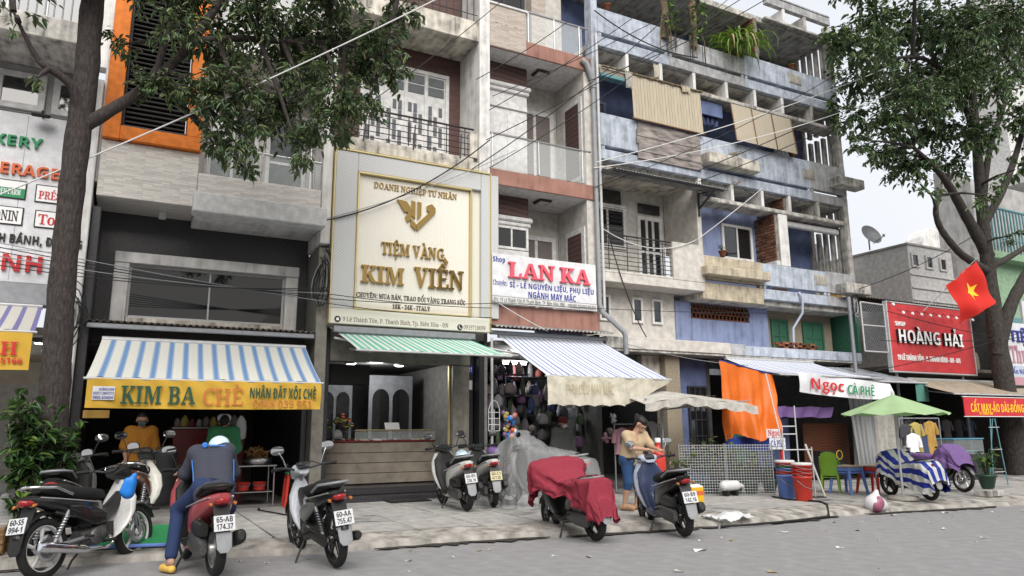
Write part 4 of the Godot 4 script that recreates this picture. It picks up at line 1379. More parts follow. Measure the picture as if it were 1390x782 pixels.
	for a in [[15.75, 16.42], [17.0, 17.85]]:
		var sh := window(h, "green_shutter", a[0], a[1], 3.5, 4.42, -0.818, 0.06, 2, 2, M.green_paint, M.green_paint)
		sh.set_meta("label", "closed green wooden shutter")
	bx(h, "ledge", M.cream, 10.2, 13.43, 3.26, 3.54, -0.6, 0.0)
	bx(h, "ledge", M.old_concrete, 9.62, 10.197, 3.26, 3.53, -0.6, -0.003)
	bx(h, "ledge", M.grey_pebble, 13.434, 13.95, 3.25, 3.53, -0.6, -0.002)
	bx(h, "ledge", M.blue_pebble, 13.954, 18.4, 3.25, 3.50, -0.8, -0.004)
	bx(h, "ledge_soffit", M.old_concrete, 9.62, 18.4, 3.20, 3.255, -2.2, -0.03)
	put("blue_hose", tube_mesh([Vector3(16.0, 5.05, 0.04), Vector3(16.05, 4.9, 0.1), Vector3(16.1, 4.5, 0.02), Vector3(15.95, 4.1, -0.2), Vector3(15.9, 3.55, -0.2)], 0.035, 8), M.paint_ice, h)
	# ground floor
	bx(h, "ground_floor", M.floor_tile, 9.52, 18.4, 0.03, 0.13, -6.0, -0.3)
	bx(h, "ground_back_wall", M.inside, 9.52, 18.4, 0.13, 3.2, -5.1, -5.0)
	bx(h, "ground_pillar", M.sand_pebble, 11.55, 12.0, 0.1, 3.19, -0.7, -0.3)
	bx(h, "ground_wall", M.cream_worn, 11.0, 11.545, 2.45, 3.19, -0.68, -0.5)
	bx(h, "ground_wall", M.blue_deep, 12.01, 13.3, 0.1, 3.19, -0.95, -0.8)
	bx(h, "cellar_door", M.blue_deep, 12.1, 12.55, 0.15, 2.4, -0.79, -0.74)
	window(h, "dark_grille", 12.62, 13.25, 0.4, 2.5, -0.795, 0.05, 3, 5, M.dark_metal, M.glass_dark)
	bx(h, "ground_cross_wall", M.inside, 13.3, 13.42, 0.13, 3.2, -5.0, -0.8)
	bx(h, "ground_cross_wall", M.inside, 18.3, 18.42, 0.13, 3.2, -5.0, -0.4)
	bx(h, "number_plate", M.ink_blue, 11.15, 11.32, 2.5, 2.66, -0.497, -0.485)
	letters(h, "door_number", "11", "sans bold", M.ink_white, 11.2, 11.27, 2.54, 2.62, -0.484)
	# plants growing on the block
	spider_plant(Vector3(14.3, 11.75, 0.12), 1.25, 180, M.leaf_light, "large spider plant spilling over the top parapet of the blue block")
	spider_plant(Vector3(13.75, 8.5, 0.25), 0.36, 34, M.leaf_dry, "small dry spiky plant in the cream planter under the woven blind")
	spider_plant(Vector3(13.9, 7.78, 0.12), 0.28, 26, M.leaf_dry, "withered spiky plant hanging below the cream planter")
	spider_plant(Vector3(16.35, 3.62, -0.15), 0.22, 22, M.leaf_shrub, "tuft of weeds on the broken bricks by the green shutters")
	for a in [[11.75, 12.6, "gnarled pale trunk with hanging roots on the blue parapet", 0.0], [12.72, 13.4, "mossy bare trunk growing from the parapet beside hanging roots", 1.0]]:
		var t := thing("stunted_tree", a[2], "tree", Vector3(a[0], 11.1, 0.06))
		put("trunk", tube_mesh([Vector3(0, 0.35, -0.05), Vector3(0.05, 0.9, 0), Vector3(-0.04, 1.5, 0.05), Vector3(0.1, 2.6, 0.0)], [0.13, 0.09, 0.11, 0.08], 10), M.bark_pale, t)
		for i in 14:
			var x := rng.randf_range(-0.28, 0.28)
			put("hanging_root", tube_mesh([Vector3(x * 0.5, 0.9 + 0.1 * sin(i), 0.08), Vector3(x, 0.5, 0.14), Vector3(x * 1.1, rng.randf_range(-0.15, 0.15), 0.12)], 0.009, 5), M.bark_pale if i % 2 else M.bark, t)
	creeper(Vector3(11.8, 11.5, 0.15), "sparse creeper round the gnarled trunk on the top parapet", 1.3, 60)
	creeper(Vector3(12.75, 11.6, 0.15), "leafy creeper round the mossy trunk on the top parapet", 1.6, 90)
	creeper(Vector3(18.2, 11.8, 0.06), "green creeper climbing the top corner post of the block", 1.5, 170)
	creeper(Vector3(17.9, 10.9, 0.15), "trailing creeper hanging from the end of the upper parapet", -0.9, 120)
	# clutter on the balconies
	single("hung_cloth", "faded blue cloth hanging in the dark opening between the two blinds", "cloth", hung(0.75, 0.55, 0.05), M.goods_c, Vector3(13.35, 10.05, -0.25))
	single("hung_cloth", "pale curtain hanging behind the end louvres of the upper flat", "cloth", hung(0.8, 1.1, 0.06), M.goods_i, Vector3(16.9, 10.1, -0.9))
	single("torn_sheet", "torn pale sheet dangling from the transom above the bamboo blind", "sheet", hung(0.22, 0.42, 0.03), M.canvas_grey, Vector3(10.48, 10.2, 0.1))
	single("torn_sheet", "torn yellowed sheet caught on a fin above the bamboo blind", "sheet", hung(0.2, 0.36, 0.03), M.awning_cream, Vector3(11.5, 10.72, -0.05))
	single("torn_sheet", "torn strip of matting hanging off the end of the bamboo blind", "sheet", hung(0.3, 0.16, 0.02), M.blind, Vector3(12.3, 10.22, 0.12))
	for a in [[10.0, 11.8, "small pot plant on the top parapet by the drain pipe"], [16.6, 11.76, "small pot plant on the top parapet near the end louvres"], [16.3, 9.0, "small pot plant on the parapet beside the woven blind"], [13.4, 5.78, "small pot plant on the ochre parapet"]]:
		potted(Vector3(a[0], a[1], -0.05), 0.25, a[2], 30, int(a[0] * 7), M.brick)
		get_child(get_child_count() - 1).scale = Vector3.ONE * 0.6
	var pile := thing("brick_pile", "low pile of red bricks lying on the blue ledge by the green shutters", "bricks", Vector3(15.9, 3.505, -0.3))
	for i in 26:
		var o := put("brick", box_mesh(Vector3(0.2, 0.062, 0.1), 0.006), M[["brick", "brick_pale", "brick_dark"][i % 3]], pile, Vector3((i % 9) * 0.17 - 0.5, 0.033 + (i / 9) * 0.064, (i % 2) * 0.11))
		o.rotation.y = rng.randf_range(-0.25, 0.25)

func blade(l: float, w: float, droop: float) -> Mesh:
	var st := begin()
	sheet(st, 6, 2, func(u: float, v: float):
		var a: float = 1.1 - droop * u
		var r := 0.0
		var y := 0.0
		for k in 8:
			var t: float = u * (k + 0.5) / 8.0
			r += cos(1.1 - droop * t) * u * l / 8.0
			y += sin(1.1 - droop * t) * u * l / 8.0
		var ww := w * (1.0 - pow(u, 2.0)) * (0.4 + minf(u * 4.0, 0.6))
		return Vector3(r, y + absf(v - 0.5) * ww * 0.5, (v - 0.5) * ww))
	return done(st)

func spider_plant(at: Vector3, size: float, n: int, m: Material, label: String) -> void:
	var t := thing("trailing_plant", label, "plant", at)
	var kinds := [blade(size, size * 0.055, 2.2), blade(size * 0.9, size * 0.05, 2.8), blade(size * 1.15, size * 0.055, 3.0), blade(size * 0.7, size * 0.05, 1.6)]
	var r := RandomNumberGenerator.new()
	r.seed = int(at.x * 100)
	for i in n:
		var o := put("leaf", kinds[r.randi() % 4], M.leaf_dry if (i % 9 == 0) else m, t, Vector3(r.randf_range(-0.25, 0.25) * size, r.randf_range(-0.1, 0.1) * size, r.randf_range(-0.1, 0.15) * size))
		o.rotation = Vector3(0, r.randf() * TAU, r.randf_range(-0.5, 0.3))
		o.scale = Vector3.ONE * r.randf_range(0.7, 1.15)

func leaf_mesh(l: float, w: float, fold := 0.25) -> Mesh:
	# a pointed leaf along +x, folded at its midrib and curling down
	var st := begin()
	st.set_smooth_group(1)
	var mid := [Vector3(0, 0, 0), Vector3(l * 0.3, 0.02 * l, 0), Vector3(l * 0.65, -0.03 * l, 0), Vector3(l, -0.16 * l, 0)]
	for s in [-1.0, 1.0]:
		var a := Vector3(l * 0.28, fold * w * 0.5, s * w * 0.5)
		var b := Vector3(l * 0.62, fold * w * 0.4 - 0.04 * l, s * w * 0.42)
		tri(st, mid[0], mid[1], a)
		tri(st, mid[1], b, a)
		tri(st, mid[1], mid[2], b)
		tri(st, mid[2], mid[3], b)
	return done(st)

func creeper(at: Vector3, label: String, height: float, n: int) -> void:
	var t := thing("creeper", label, "plant", at)
	var r := RandomNumberGenerator.new()
	r.seed = n
	put("stem", tube_mesh([Vector3.ZERO, Vector3(0.08, height * 0.4, 0.05), Vector3(-0.03, height, 0.02)], 0.012, 5), M.bark, t)
	var lm := leaf_mesh(0.13, 0.09)
	for i in n:
		var f := r.randf()
		var o := put("leaf", lm, M[["leaf_shrub", "leaf_light", "leaf_dark"][r.randi() % 3]], t, Vector3(r.randf_range(-0.28, 0.28) * (1.0 - f * 0.5), height * f, r.randf_range(0, 0.22)))
		o.rotation = Vector3(r.randf_range(-1, 1), r.randf() * TAU, r.randf_range(-1.2, 0.2))

# ---------------------------------------------------------------- low houses past the block
func build_end_houses() -> void:
	var h := thing("low_white_house", "low grey white house with a satellite dish and three square vents", "house")
	bx(h, "upper_storey", M.white, 22.55, 24.95, 3.2, 7.36, -6.0, -1.0)
	bx(h, "roof_slab", M.grey_paint, 22.5, 25.0, 7.363, 7.44, -6.05, -0.96)
	bx(h, "rear_storey", M.white, 18.6, 22.54, 3.2, 7.0, -7.0, -3.3)
	for x in [22.84, 23.6, 24.36]:
		window(h, "square_vent", x - 0.2, x + 0.2, 6.62, 7.1, -0.998, 0.07, 1, 1, M.white, M.glass_dark)
	for y in [6.35, 5.9, 5.5]:
		bx(h, "ledge_line", M.white, 22.56, 24.94, y, y + 0.06, -0.998, -0.95)
	bx(h, "yellow_shed", M.ochre, 18.7, 19.9, 4.9, 6.2, -2.6, -1.6)
	bx(h, "shed_roof", M.old_concrete, 18.62, 20.0, 6.2, 6.5, -2.7, -1.5)
	put("water_tank", disc(0.35, 0.7), M.pale_metal, h, Vector3(19.3, 6.85, -2.1))
	put("drain_pipe", tube_mesh([Vector3(21.0, 7.2, -3.25), Vector3(21.2, 6.4, -3.25), Vector3(22.3, 5.0, -3.2), Vector3(22.4, 4.4, -3.2)], 0.05, 8), M.pvc_grey, h)
	corrugated(h, "tin_canopy", M.rust_sheet, 18.45, 24.8, 5.35, -2.6, 5.15, 0.0, 0.14)
	bx(h, "inner_wall", M.green_paint, 18.45, 18.55, 3.3, 5.1, -2.5, -0.1)
	bx(h, "rear_wall", M.inside, 18.45, 25.0, 0.13, 5.3, -4.1, -4.0)
	bx(h, "side_wall", M.inside, 25.0, 25.15, 0.13, 5.3, -4.0, 0.2)
	bx(h, "shop_floor", M.floor_tile, 18.43, 25.0, 0.03, 0.13, -4.0, -0.2)
	bx(h, "shop_ceiling", M.rust_sheet, 18.55, 25.0, 3.0, 3.1, -4.0, 0.9)
	var dish := thing("satellite_dish", "grey satellite dish on the flat roof of the low white house", "dish", Vector3(22.35, 7.44, -2.2), 0.9)
	dish.scale = Vector3.ONE * 0.62
	var st := begin()
	var prof := []
	for i in 9:
		prof.append(Vector2(0.01 + 0.62 * i / 8.0, 0.22 * pow(i / 8.0, 2.0)))
	lathe(st, prof, 26, Transform3D(Basis(Vector3(0, 0, 1), 1.15).rotated(Vector3.UP, 0.5), Vector3(0, 0.75, 0)), false)
	put("reflector", done(st), M.grey_metal, dish)
	put("mast", tube_mesh([Vector3(0.1, 0, 0), Vector3(0.1, 0.7, 0)], 0.04, 8), M.grey_metal, dish)
	put("feed_arm", tube_mesh([Vector3(0, 0.35, 0.2), Vector3(-0.85, 0.55, 0.5)], 0.025, 6), M.grey_metal, dish)
	put("feed_horn", disc(0.07, 0.14), M.pale_metal, dish, Vector3(-0.86, 0.57, 0.5))
	# the mesh gate and the red sign stand over its shop, on posts
	var gate := thing("mesh_gate", "pale steel frame filled with diamond mesh beside the red signboard", "gate", Vector3(17.25, 3.42, 0.95))
	for a in [[Vector3(0, 0, 0), Vector3(0, 1.32, 0)], [Vector3(0.95, 0, 0), Vector3(0.95, 1.3, 0)], [Vector3(0, 0, 0), Vector3(0.95, 0, 0)], [Vector3(0, 1.32, 0), Vector3(0.95, 1.3, 0)], [Vector3(0, 0.7, 0), Vector3(0.95, 0.7, 0)]]:
		rod(gate, "frame_bar", M.pale_metal, a[0], a[1], 0.022)
	st = begin()
	for i in 24:
		var u := -1.3 + i * 0.095
		for s in [0, 1]:
			var p0 := Vector2(u, 0.0)
			var p1 := Vector2(u + 1.31, 1.31)
			if p0.x < 0:
				p0 = Vector2(0, -u)
			if p1.x > 0.95:
				p1 = Vector2(0.95, 0.95 - u)
			if p0.y >= p1.y:
				continue
			if s == 1:
				p0.x = 0.95 - p0.x
				p1.x = 0.95 - p1.x
			tube(st, [Vector3(p0.x, p0.y, 0.006 * s), Vector3(p1.x, p1.y, 0.006 * s)], 0.006, 4, false)
	put("mesh_wire", done(st), M.grey_metal, gate)
	rod(gate, "post", M.grey_metal, Vector3(-0.05, -0.9, -0.3), Vector3(-0.05, 1.5, -0.3), 0.05)
	# green and white buildings at the end of the street
	var gh := thing("green_house", "pale green house with upright blue grey balcony bars behind the tree trunk", "house")
	bx(gh, "side_wall", M.white_worn, 25.2, 25.45, 0.1, 9.8, -1.5, -0.2)
	bx(gh, "front_wall", M.lime_wall, 25.45, 34.0, 3.1, 7.0, -0.9, -0.3)
	bx(gh, "lower_panel", M.teal_paint, 25.5, 34.0, 3.6, 5.1, -0.29, -0.2)
	bx(gh, "upper_wall", M.grey_paint, 25.45, 34.0, 7.0, 10.5, -1.6, -1.3)
	bx(gh, "balcony_slab", M.lime_wall, 25.4, 34.0, 7.0, 7.25, -1.3, 0.15)
	bx(gh, "ground_wall", M.inside, 25.45, 34.0, 0.1, 3.1, -3.1, -3.0)
	railing(gh, "balcony_bars", M.teal_paint, 25.5, 33.0, 7.27, 8.8, 0.1, 38, 1, 0.03)
	var wh := thing("white_tower_house", "tall white house rising behind the tree at the end of the row", "house")
	bx(wh, "tower", M.white, 38.6, 50.0, 0.0, 13.2, -7.2, -6.0)
	bx(wh, "overhang", M.white, 38.3, 50.0, 13.2, 13.7, -7.2, -4.6)
	bx(wh, "top_storey", M.white, 38.6, 50.0, 13.7, 24.0, -7.2, -5.4)
	for i in 3:
		window(wh, "window", 39.6 + i * 2.6, 41.1 + i * 2.6, 15.0, 17.4, -5.395, 0.12, 2, 2, M.white, M.glass_grey)
		window(wh, "window", 39.6 + i * 2.6, 41.1 + i * 2.6, 19.0, 21.4, -5.395, 0.12, 2, 2, M.white, M.glass_grey)
	put("ceiling_lamp", disc(0.3, 0.06), M.pale_metal, wh, Vector3(41.0, 13.17, -5.2))
	var vh := thing("vaulted_house", "white house with a curved vault roof behind the low white house", "house", Vector3(38.3, 0, -9.0))
	st = begin()
	var ap := PackedVector2Array([Vector2(-2.1, 0), Vector2(2.1, 0)])
	for q in 17:
		ap.append(Vector2(2.1 * cos(PI * q / 16.0), 10.7 + 1.3 * sin(PI * q / 16.0)))
	prism(st, ap, -1.0, 0.0)
	put("vaulted_block", done(st), M.white_worn, vh)
	for x in [-1.3, 0.9]:
		window(vh, "window", x - 0.5, x + 0.5, 9.4, 10.6, 0.005, 0.1, 1, 2, M.pale_metal, M.glass_grey)
	# boards under it where the low house roof joins: level slats
	var sl := thing("slatted_screen", "white slatted screen wall between the low house and the tree", "screen", Vector3(26.6, 5.2, -2.6))
	for i in 8:
		bx(sl, "slat", M.white, -1.2, 1.6, i * 0.24, i * 0.24 + 0.13, 0.0, 0.05)
	bx(sl, "backing", M.dark_stone, -1.2, 1.6, -0.05, 1.95, -0.12, -0.06)

# ---------------------------------------------------------------- the other side of the street, seen only as reflections
func build_far_side() -> void:
	var k := 0
	for a in [[-22.0, 8.0, 9.0, "white"], [-13.5, 6.0, 6.5, "cream"], [-7.0, 5.5, 12.0, "grey_paint"], [6.5, 6.5, 7.5, "cream_worn"], [13.5, 7.0, 10.0, "white_worn"], [21.0, 9.0, 7.0, "grey_paint"]]:
		var h := thing("opposite_house", ["plain white house across the street", "low cream house across the street", "tall grey house across the street", "low stained house across the street", "broad white house across the street", "wide grey house across the street"][k], "house", Vector3(a[0], 0, 21.0))
		bx(h, "wall", M[a[3]], 0, a[1], 0, a[2], 0, 8)
		var rows := int(a[2] / 3.1)
		for i in rows:
			for j in 2:
				var w := window(h, "window", a[1] * (0.12 + 0.45 * j), a[1] * (0.12 + 0.45 * j) + a[1] * 0.28, 0.8 + i * 3.1, 2.5 + i * 3.1, -0.05, 0.1, 2, 1, M.white, M.glass_dark)
				w.rotation.y = PI
		k += 1

# ---------------------------------------------------------------- trees
func crown(t: Node3D, clumps: Array, skeleton: Array, leaf_l: float, leaf_w: float, per_area: float, sd: int, bark: Material, tones: Array) -> void:
	var r := RandomNumberGenerator.new()
	r.seed = sd
	var at := t.position
	var twigs := begin()
	var spots := []
	for c in clumps:
		var mid := Vector3(c[0], c[1], c[2]) - at
		var best: Vector3 = skeleton[0]
		for s: Vector3 in skeleton:
			var d := mid.distance_to(s)
			if d < mid.distance_to(best):
				best = s
		var bend: Vector3 = best.lerp(mid, 0.5) + Vector3(r.randf_range(-0.12, 0.12), 0.1, r.randf_range(-0.12, 0.12)) * c[3]
		tube(twigs, [best, bend, mid], [0.035 + 0.02 * c[3], 0.028 + 0.012 * c[3], 0.014], 6)
		var n := int(per_area * c[3] * c[3] * c[4])
		var per_twig := 11
		for k in maxi(n / per_twig, 2):
			var dir := Vector3(r.randfn(), r.randfn() * 0.8 + 0.1, r.randfn()).normalized()
			var len: float = c[3] * pow(r.randf(), 0.45)
			var tip := mid + dir * len + Vector3(0, -0.12 * len, 0)
			var from := mid + dir * len * 0.35
			tube(twigs, [from, from.lerp(tip, 0.55) + Vector3(0, 0.04, 0), tip], [0.009, 0.006, 0.003], 3, false)
			var td := (tip - from).normalized()
			for q in per_twig:
				var f := 0.25 + 0.8 * q / per_twig
				var p := from.lerp(tip, f) + Vector3(r.randfn(), r.randfn(), r.randfn()) * 0.035
				var yaw := r.randf() * TAU
				var d := (td * 0.6 + Vector3(cos(yaw), -0.55 + 0.35 * r.randfn(), sin(yaw))).normalized()
				spots.append([p, d, r.randf()])
	put("twigs", done(twigs), bark, t)
	var mm := MultiMesh.new()
	mm.transform_format = MultiMesh.TRANSFORM_3D
	mm.use_colors = true
	mm.mesh = leaf_mesh(leaf_l, leaf_w)
	mm.instance_count = spots.size()
	for i in spots.size():
		var s: Array = spots[i]
		var x: Vector3 = s[1]
		var z := x.cross(Vector3.UP.rotated(Vector3.RIGHT, r.randfn() * 0.5)).normalized()
		var b := Basis(x, z.cross(x).normalized(), z).scaled(Vector3.ONE * r.randf_range(0.5, 1.3))
		mm.set_instance_transform(i, Transform3D(b, s[0]))
		var c: Color = tones[i % tones.size()]
		mm.set_instance_color(i, c * r.randf_range(0.85, 1.15))
	var o := MultiMeshInstance3D.new()
	o.name = "crown"
	o.multimesh = mm
	o.material_override = M.leaf
	o.set_meta("kind", "stuff")
	t.add_child(o)

func path_points(pts: Array, at: Vector3) -> Array:
	var a := []
	for q in pts:
		a.append(Vector3(q[0], q[1], q[2]) - at)
	return a

func limb(t: Node3D, called: String, pts: Array, radii: Array, m: Material) -> Array:
	# smoothed path with small knots
	var c := Curve3D.new()
	for i in pts.size():
		var p: Vector3 = pts[i]
		var d: Vector3 = ((pts[mini(i + 1, pts.size() - 1)] as Vector3) - (pts[maxi(i - 1, 0)] as Vector3)) * 0.18
		c.add_point(p, -d, d)
	var n := pts.size() * 5
	var out := []
	var rad := []
	for i in n + 1:
		var f := float(i) / n
		out.append(c.sample_baked(f * c.get_baked_length()))
		var k := f * (radii.size() - 1)
		var r0: float = radii[int(k)]
		var r1: float = radii[mini(int(k) + 1, radii.size() - 1)]
		rad.append(lerpf(r0, r1, k - int(k)) * (1.0 + 0.05 * sin(i * 2.3)))
	put(called, tube_mesh(out, rad, 14), m, t)
	return out

func build_trees() -> void:
	var at := Vector3(-0.72, 0.1, 2.8)
	var t := thing("shade_tree", "tall dark trunked tree by the bakery, its leafy limb reaching over the stalls", "tree", at)
	var sk := limb(t, "trunk", path_points([[-0.70, 0.0, 2.8], [-0.72, 0.7, 2.8], [-0.76, 2.0, 2.8], [-0.81, 3.4, 2.8], [-0.82, 5.2, 2.8], [-0.80, 6.2, 2.8], [-0.82, 7.4, 2.8], [-0.7, 9.2, 2.9]], at), [0.23, 0.18, 0.165, 0.153, 0.155, 0.15, 0.14, 0.11], M.bark)
	sk = sk.slice(34) + limb(t, "branch", path_points([[-0.85, 5.40, 2.8], [-0.47, 5.73, 2.9], [-0.06, 6.12, 3.0], [0.28, 6.62, 3.0], [0.46, 6.9, 3.1], [0.78, 7.57, 3.2], [1.13, 8.34, 3.3]], at), [0.10, 0.08, 0.075, 0.063, 0.058, 0.047, 0.035], M.bark)
	sk += limb(t, "branch", path_points([[-0.1, 6.05, 3.0], [0.06, 6.5, 2.95], [0.1, 6.85, 2.9], [0.25, 7.64, 2.8], [0.36, 8.4, 2.8]], at), [0.055, 0.05, 0.05, 0.04, 0.03], M.bark)
	sk += limb(t, "branch", path_points([[-0.74, 5.45, 2.8], [-0.95, 5.95, 3.0], [-1.23, 6.08, 3.1], [-1.39, 6.26, 3.1], [-1.64, 6.71, 3.2]], at), [0.09, 0.065, 0.045, 0.03, 0.015], M.bark)
	sk += limb(t, "branch", path_points([[0.46, 6.9, 3.1], [1.1, 7.1, 3.1], [1.9, 7.3, 3.0], [2.7, 7.4, 3.1], [3.3, 7.3, 3.2]], at), [0.06, 0.05, 0.04, 0.03, 0.02], M.bark)
	for y in [3.9, 2.95, 4.65]:
		put("knot", blob([[Vector3(-0.06, y, 0.10), Vector3(-0.05, y + 0.05, 0.115), 0.06, 0.045]], 0.03, 0.03), M.bark, t)
	var clumps := [[-1.7, 7.3, 3.0, 0.5, 0.7], [-1.1, 7.6, 3.3, 0.5, 0.8], [-0.3, 7.6, 3.3, 0.55, 0.8], [0.4, 7.7, 3.0, 0.55, 0.9], [-0.43, 6.87, 2.58, 0.36, 0.35], [0.07, 6.20, 3.07, 0.43, 0.70], [0.86, 7.10, 2.79, 0.64, 1.00], [0.69, 6.08, 3.17, 0.54, 1.00], [1.15, 5.61, 3.20, 0.47, 1.00], [1.89, 7.61, 2.30, 0.78, 1.10], [1.79, 6.47, 2.22, 0.68, 1.10], [1.91, 5.35, 3.54, 0.31, 1.00], [1.36, 5.26, 2.61, 0.22, 0.80], [2.53, 7.77, 2.57, 0.78, 1.10], [2.34, 6.23, 3.79, 0.58, 1.10], [2.71, 6.00, 2.95, 0.30, 0.90], [3.04, 7.35, 3.54, 0.55, 1.00], [3.48, 7.17, 2.96, 0.34, 0.80], [2.99, 6.44, 3.22, 0.37, 0.90], [0.89, 5.67, 2.44, 0.29, 0.80], [1.29, 7.59, 3.22, 0.65, 1.00], [2.27, 7.91, 3.59, 0.66, 1.00], [3.56, 8.27, 3.04, 0.39, 0.90], [-1.55, 6.53, 3.39, 0.28, 0.30], [-1.29, 5.85, 3.27, 0.24, 0.35], [-0.77, 7.04, 2.30, 0.28, 0.30], [0.23, 6.96, 3.41, 0.45, 0.60], [2.04, 6.74, 3.15, 0.56, 1.00], [3.07, 7.27, 2.68, 0.48, 1.00], [-0.28, 9.17, 2.25, 1.02, 0.80], [0.86, 8.66, 3.58, 1.06, 0.90], [2.36, 9.49, 2.96, 1.08, 0.90], [-1.28, 8.28, 3.35, 0.87, 0.60], [3.52, 9.06, 3.61, 0.47, 0.80], [1.04, 6.25, 3.34, 0.57, 1.00], [2.12, 5.73, 3.67, 0.37, 1.00]]
	crown(t, clumps, sk, 0.13, 0.05, 1850.0, 31, M.bark, [Color(0.105, 0.165, 0.075), Color(0.120, 0.162, 0.068), Color(0.100, 0.162, 0.082), Color(0.140, 0.172, 0.066)])
	at = Vector3(22.08, 0.1, 1.7)
	t = thing("street_tree", "large green tree beside the red signboard, its trunk forking behind the flag", "tree", at)
	sk = limb(t, "trunk", path_points([[22.25, -0.10, 1.70], [22.11, 2.65, 1.70], [22.05, 4.55, 1.70], [22.08, 6.30, 1.70], [22.17, 7.88, 1.70], [22.38, 10.26, 1.70], [22.55, 12.25, 1.70], [22.75, 14.31, 1.70]], at), [0.36, 0.28, 0.235, 0.19, 0.155, 0.13, 0.10, 0.06], M.bark_right)
	sk = sk.slice(24) + limb(t, "branch", path_points([[22.18, 6.33, 1.70], [21.26, 7.53, 1.70], [20.03, 8.40, 1.91], [18.48, 8.92, 2.13]], at), [0.18, 0.14, 0.09, 0.05], M.bark_right)
	sk += limb(t, "branch", path_points([[21.92, 5.90, 1.70], [20.80, 6.06, 1.91], [20.10, 6.23, 2.02], [19.45, 6.78, 2.02], [19.14, 7.24, 2.13], [19.42, 7.70, 2.13]], at), [0.13, 0.11, 0.10, 0.09, 0.075, 0.06], M.bark_right)
	sk += limb(t, "branch", path_points([[21.98, 3.43, 1.70], [22.37, 4.64, 1.91], [23.23, 5.68, 2.02], [24.78, 6.98, 2.02]], at), [0.19, 0.17, 0.15, 0.11], M.bark_right)
	sk += limb(t, "branch", path_points([[22.27, 7.44, 1.70], [23.19, 8.67, 1.91], [24.16, 10.23, 2.02], [25.30, 12.22, 2.02]], at), [0.12, 0.10, 0.07, 0.04], M.bark_right)
	sk += limb(t, "branch", path_points([[22.30, 8.13, 1.70], [22.66, 9.76, 1.91], [24.06, 11.95, 2.02]], at), [0.10, 0.08, 0.05], M.bark_right)
	sk += limb(t, "branch", path_points([[22.19, 6.01, 1.70], [23.91, 6.72, 1.70], [25.09, 7.32, 1.70]], at), [0.10, 0.08, 0.06], M.bark_right)
	sk += limb(t, "branch", path_points([[22.41, 9.97, 1.70], [21.01, 10.94, 2.13], [19.30, 11.58, 2.34], [17.58, 11.26, 2.24]], at), [0.11, 0.08, 0.06, 0.03], M.bark_right)
	clumps = [[15.33, 11.26, 2.45, 0.64, 1.00], [16.30, 13.08, 2.56, 0.86, 1.00], [18.65, 10.51, 2.24, 0.96, 1.00], [21.01, 9.54, 2.45, 0.75, 0.90], [19.94, 10.94, 2.45, 0.96, 1.00], [16.77, 11.76, 1.69, 0.73, 1.00], [16.50, 11.77, 2.77, 0.92, 1.00], [19.82, 12.95, 1.82, 1.27, 1.00], [19.47, 12.17, 3.14, 1.18, 1.00], [22.11, 13.20, 2.99, 1.05, 1.00], [18.21, 11.37, 0.89, 0.81, 1.00], [20.18, 11.89, 0.99, 1.23, 1.00], [22.27, 12.15, 1.21, 1.35, 1.00], [20.79, 10.91, 3.21, 0.94, 0.90], [16.54, 9.51, 1.80, 0.55, 1.00], [17.22, 9.34, 2.31, 0.89, 1.00], [20.59, 10.13, 1.43, 1.05, 1.00], [17.09, 8.55, 1.99, 0.50, 1.00], [19.06, 8.64, 1.66, 0.83, 1.00], [20.87, 8.99, 1.57, 0.70, 0.90], [21.68, 10.05, 2.19, 0.83, 0.80], [23.86, 10.84, 2.19, 0.78, 0.80], [21.53, 8.48, 3.05, 0.49, 0.60], [22.01, 6.78, 2.45, 0.38, 0.50], [19.84, 7.46, 3.12, 0.47, 0.60], [17.65, 7.26, 2.92, 0.33, 0.70], [17.94, 13.83, 3.29, 1.58, 0.90], [23.40, 16.17, 2.43, 1.88, 0.90], [25.68, 14.40, 1.07, 2.21, 0.80], [24.84, 10.26, 2.93, 1.58, 0.70], [15.71, 10.52, 3.21, 0.79, 1.00], [17.72, 9.87, 3.05, 0.86, 1.00], [21.45, 12.13, 2.15, 1.00, 1.00], [15.75, 8.47, 2.54, 0.44, 1.00], [19.09, 9.25, 1.20, 0.76, 1.00]]
	crown(t, clumps, sk, 0.18, 0.083, 850.0, 32, M.bark_right, [Color(0.105, 0.175, 0.080), Color(0.120, 0.178, 0.074), Color(0.100, 0.172, 0.085), Color(0.140, 0.192, 0.072)])
	# shrub in front of the first trunk
	var sh := thing("leafy_shrub", "broad leaved shrub growing in front of the big tree trunk by the parked motorbikes", "shrub", Vector3(-0.82, 0.12, 3.25))
	var r := RandomNumberGenerator.new()
	r.seed = 12
	var kinds := [leaf_mesh(0.17, 0.09), leaf_mesh(0.14, 0.075), leaf_mesh(0.20, 0.10)]
	var more := []
	var n := 0
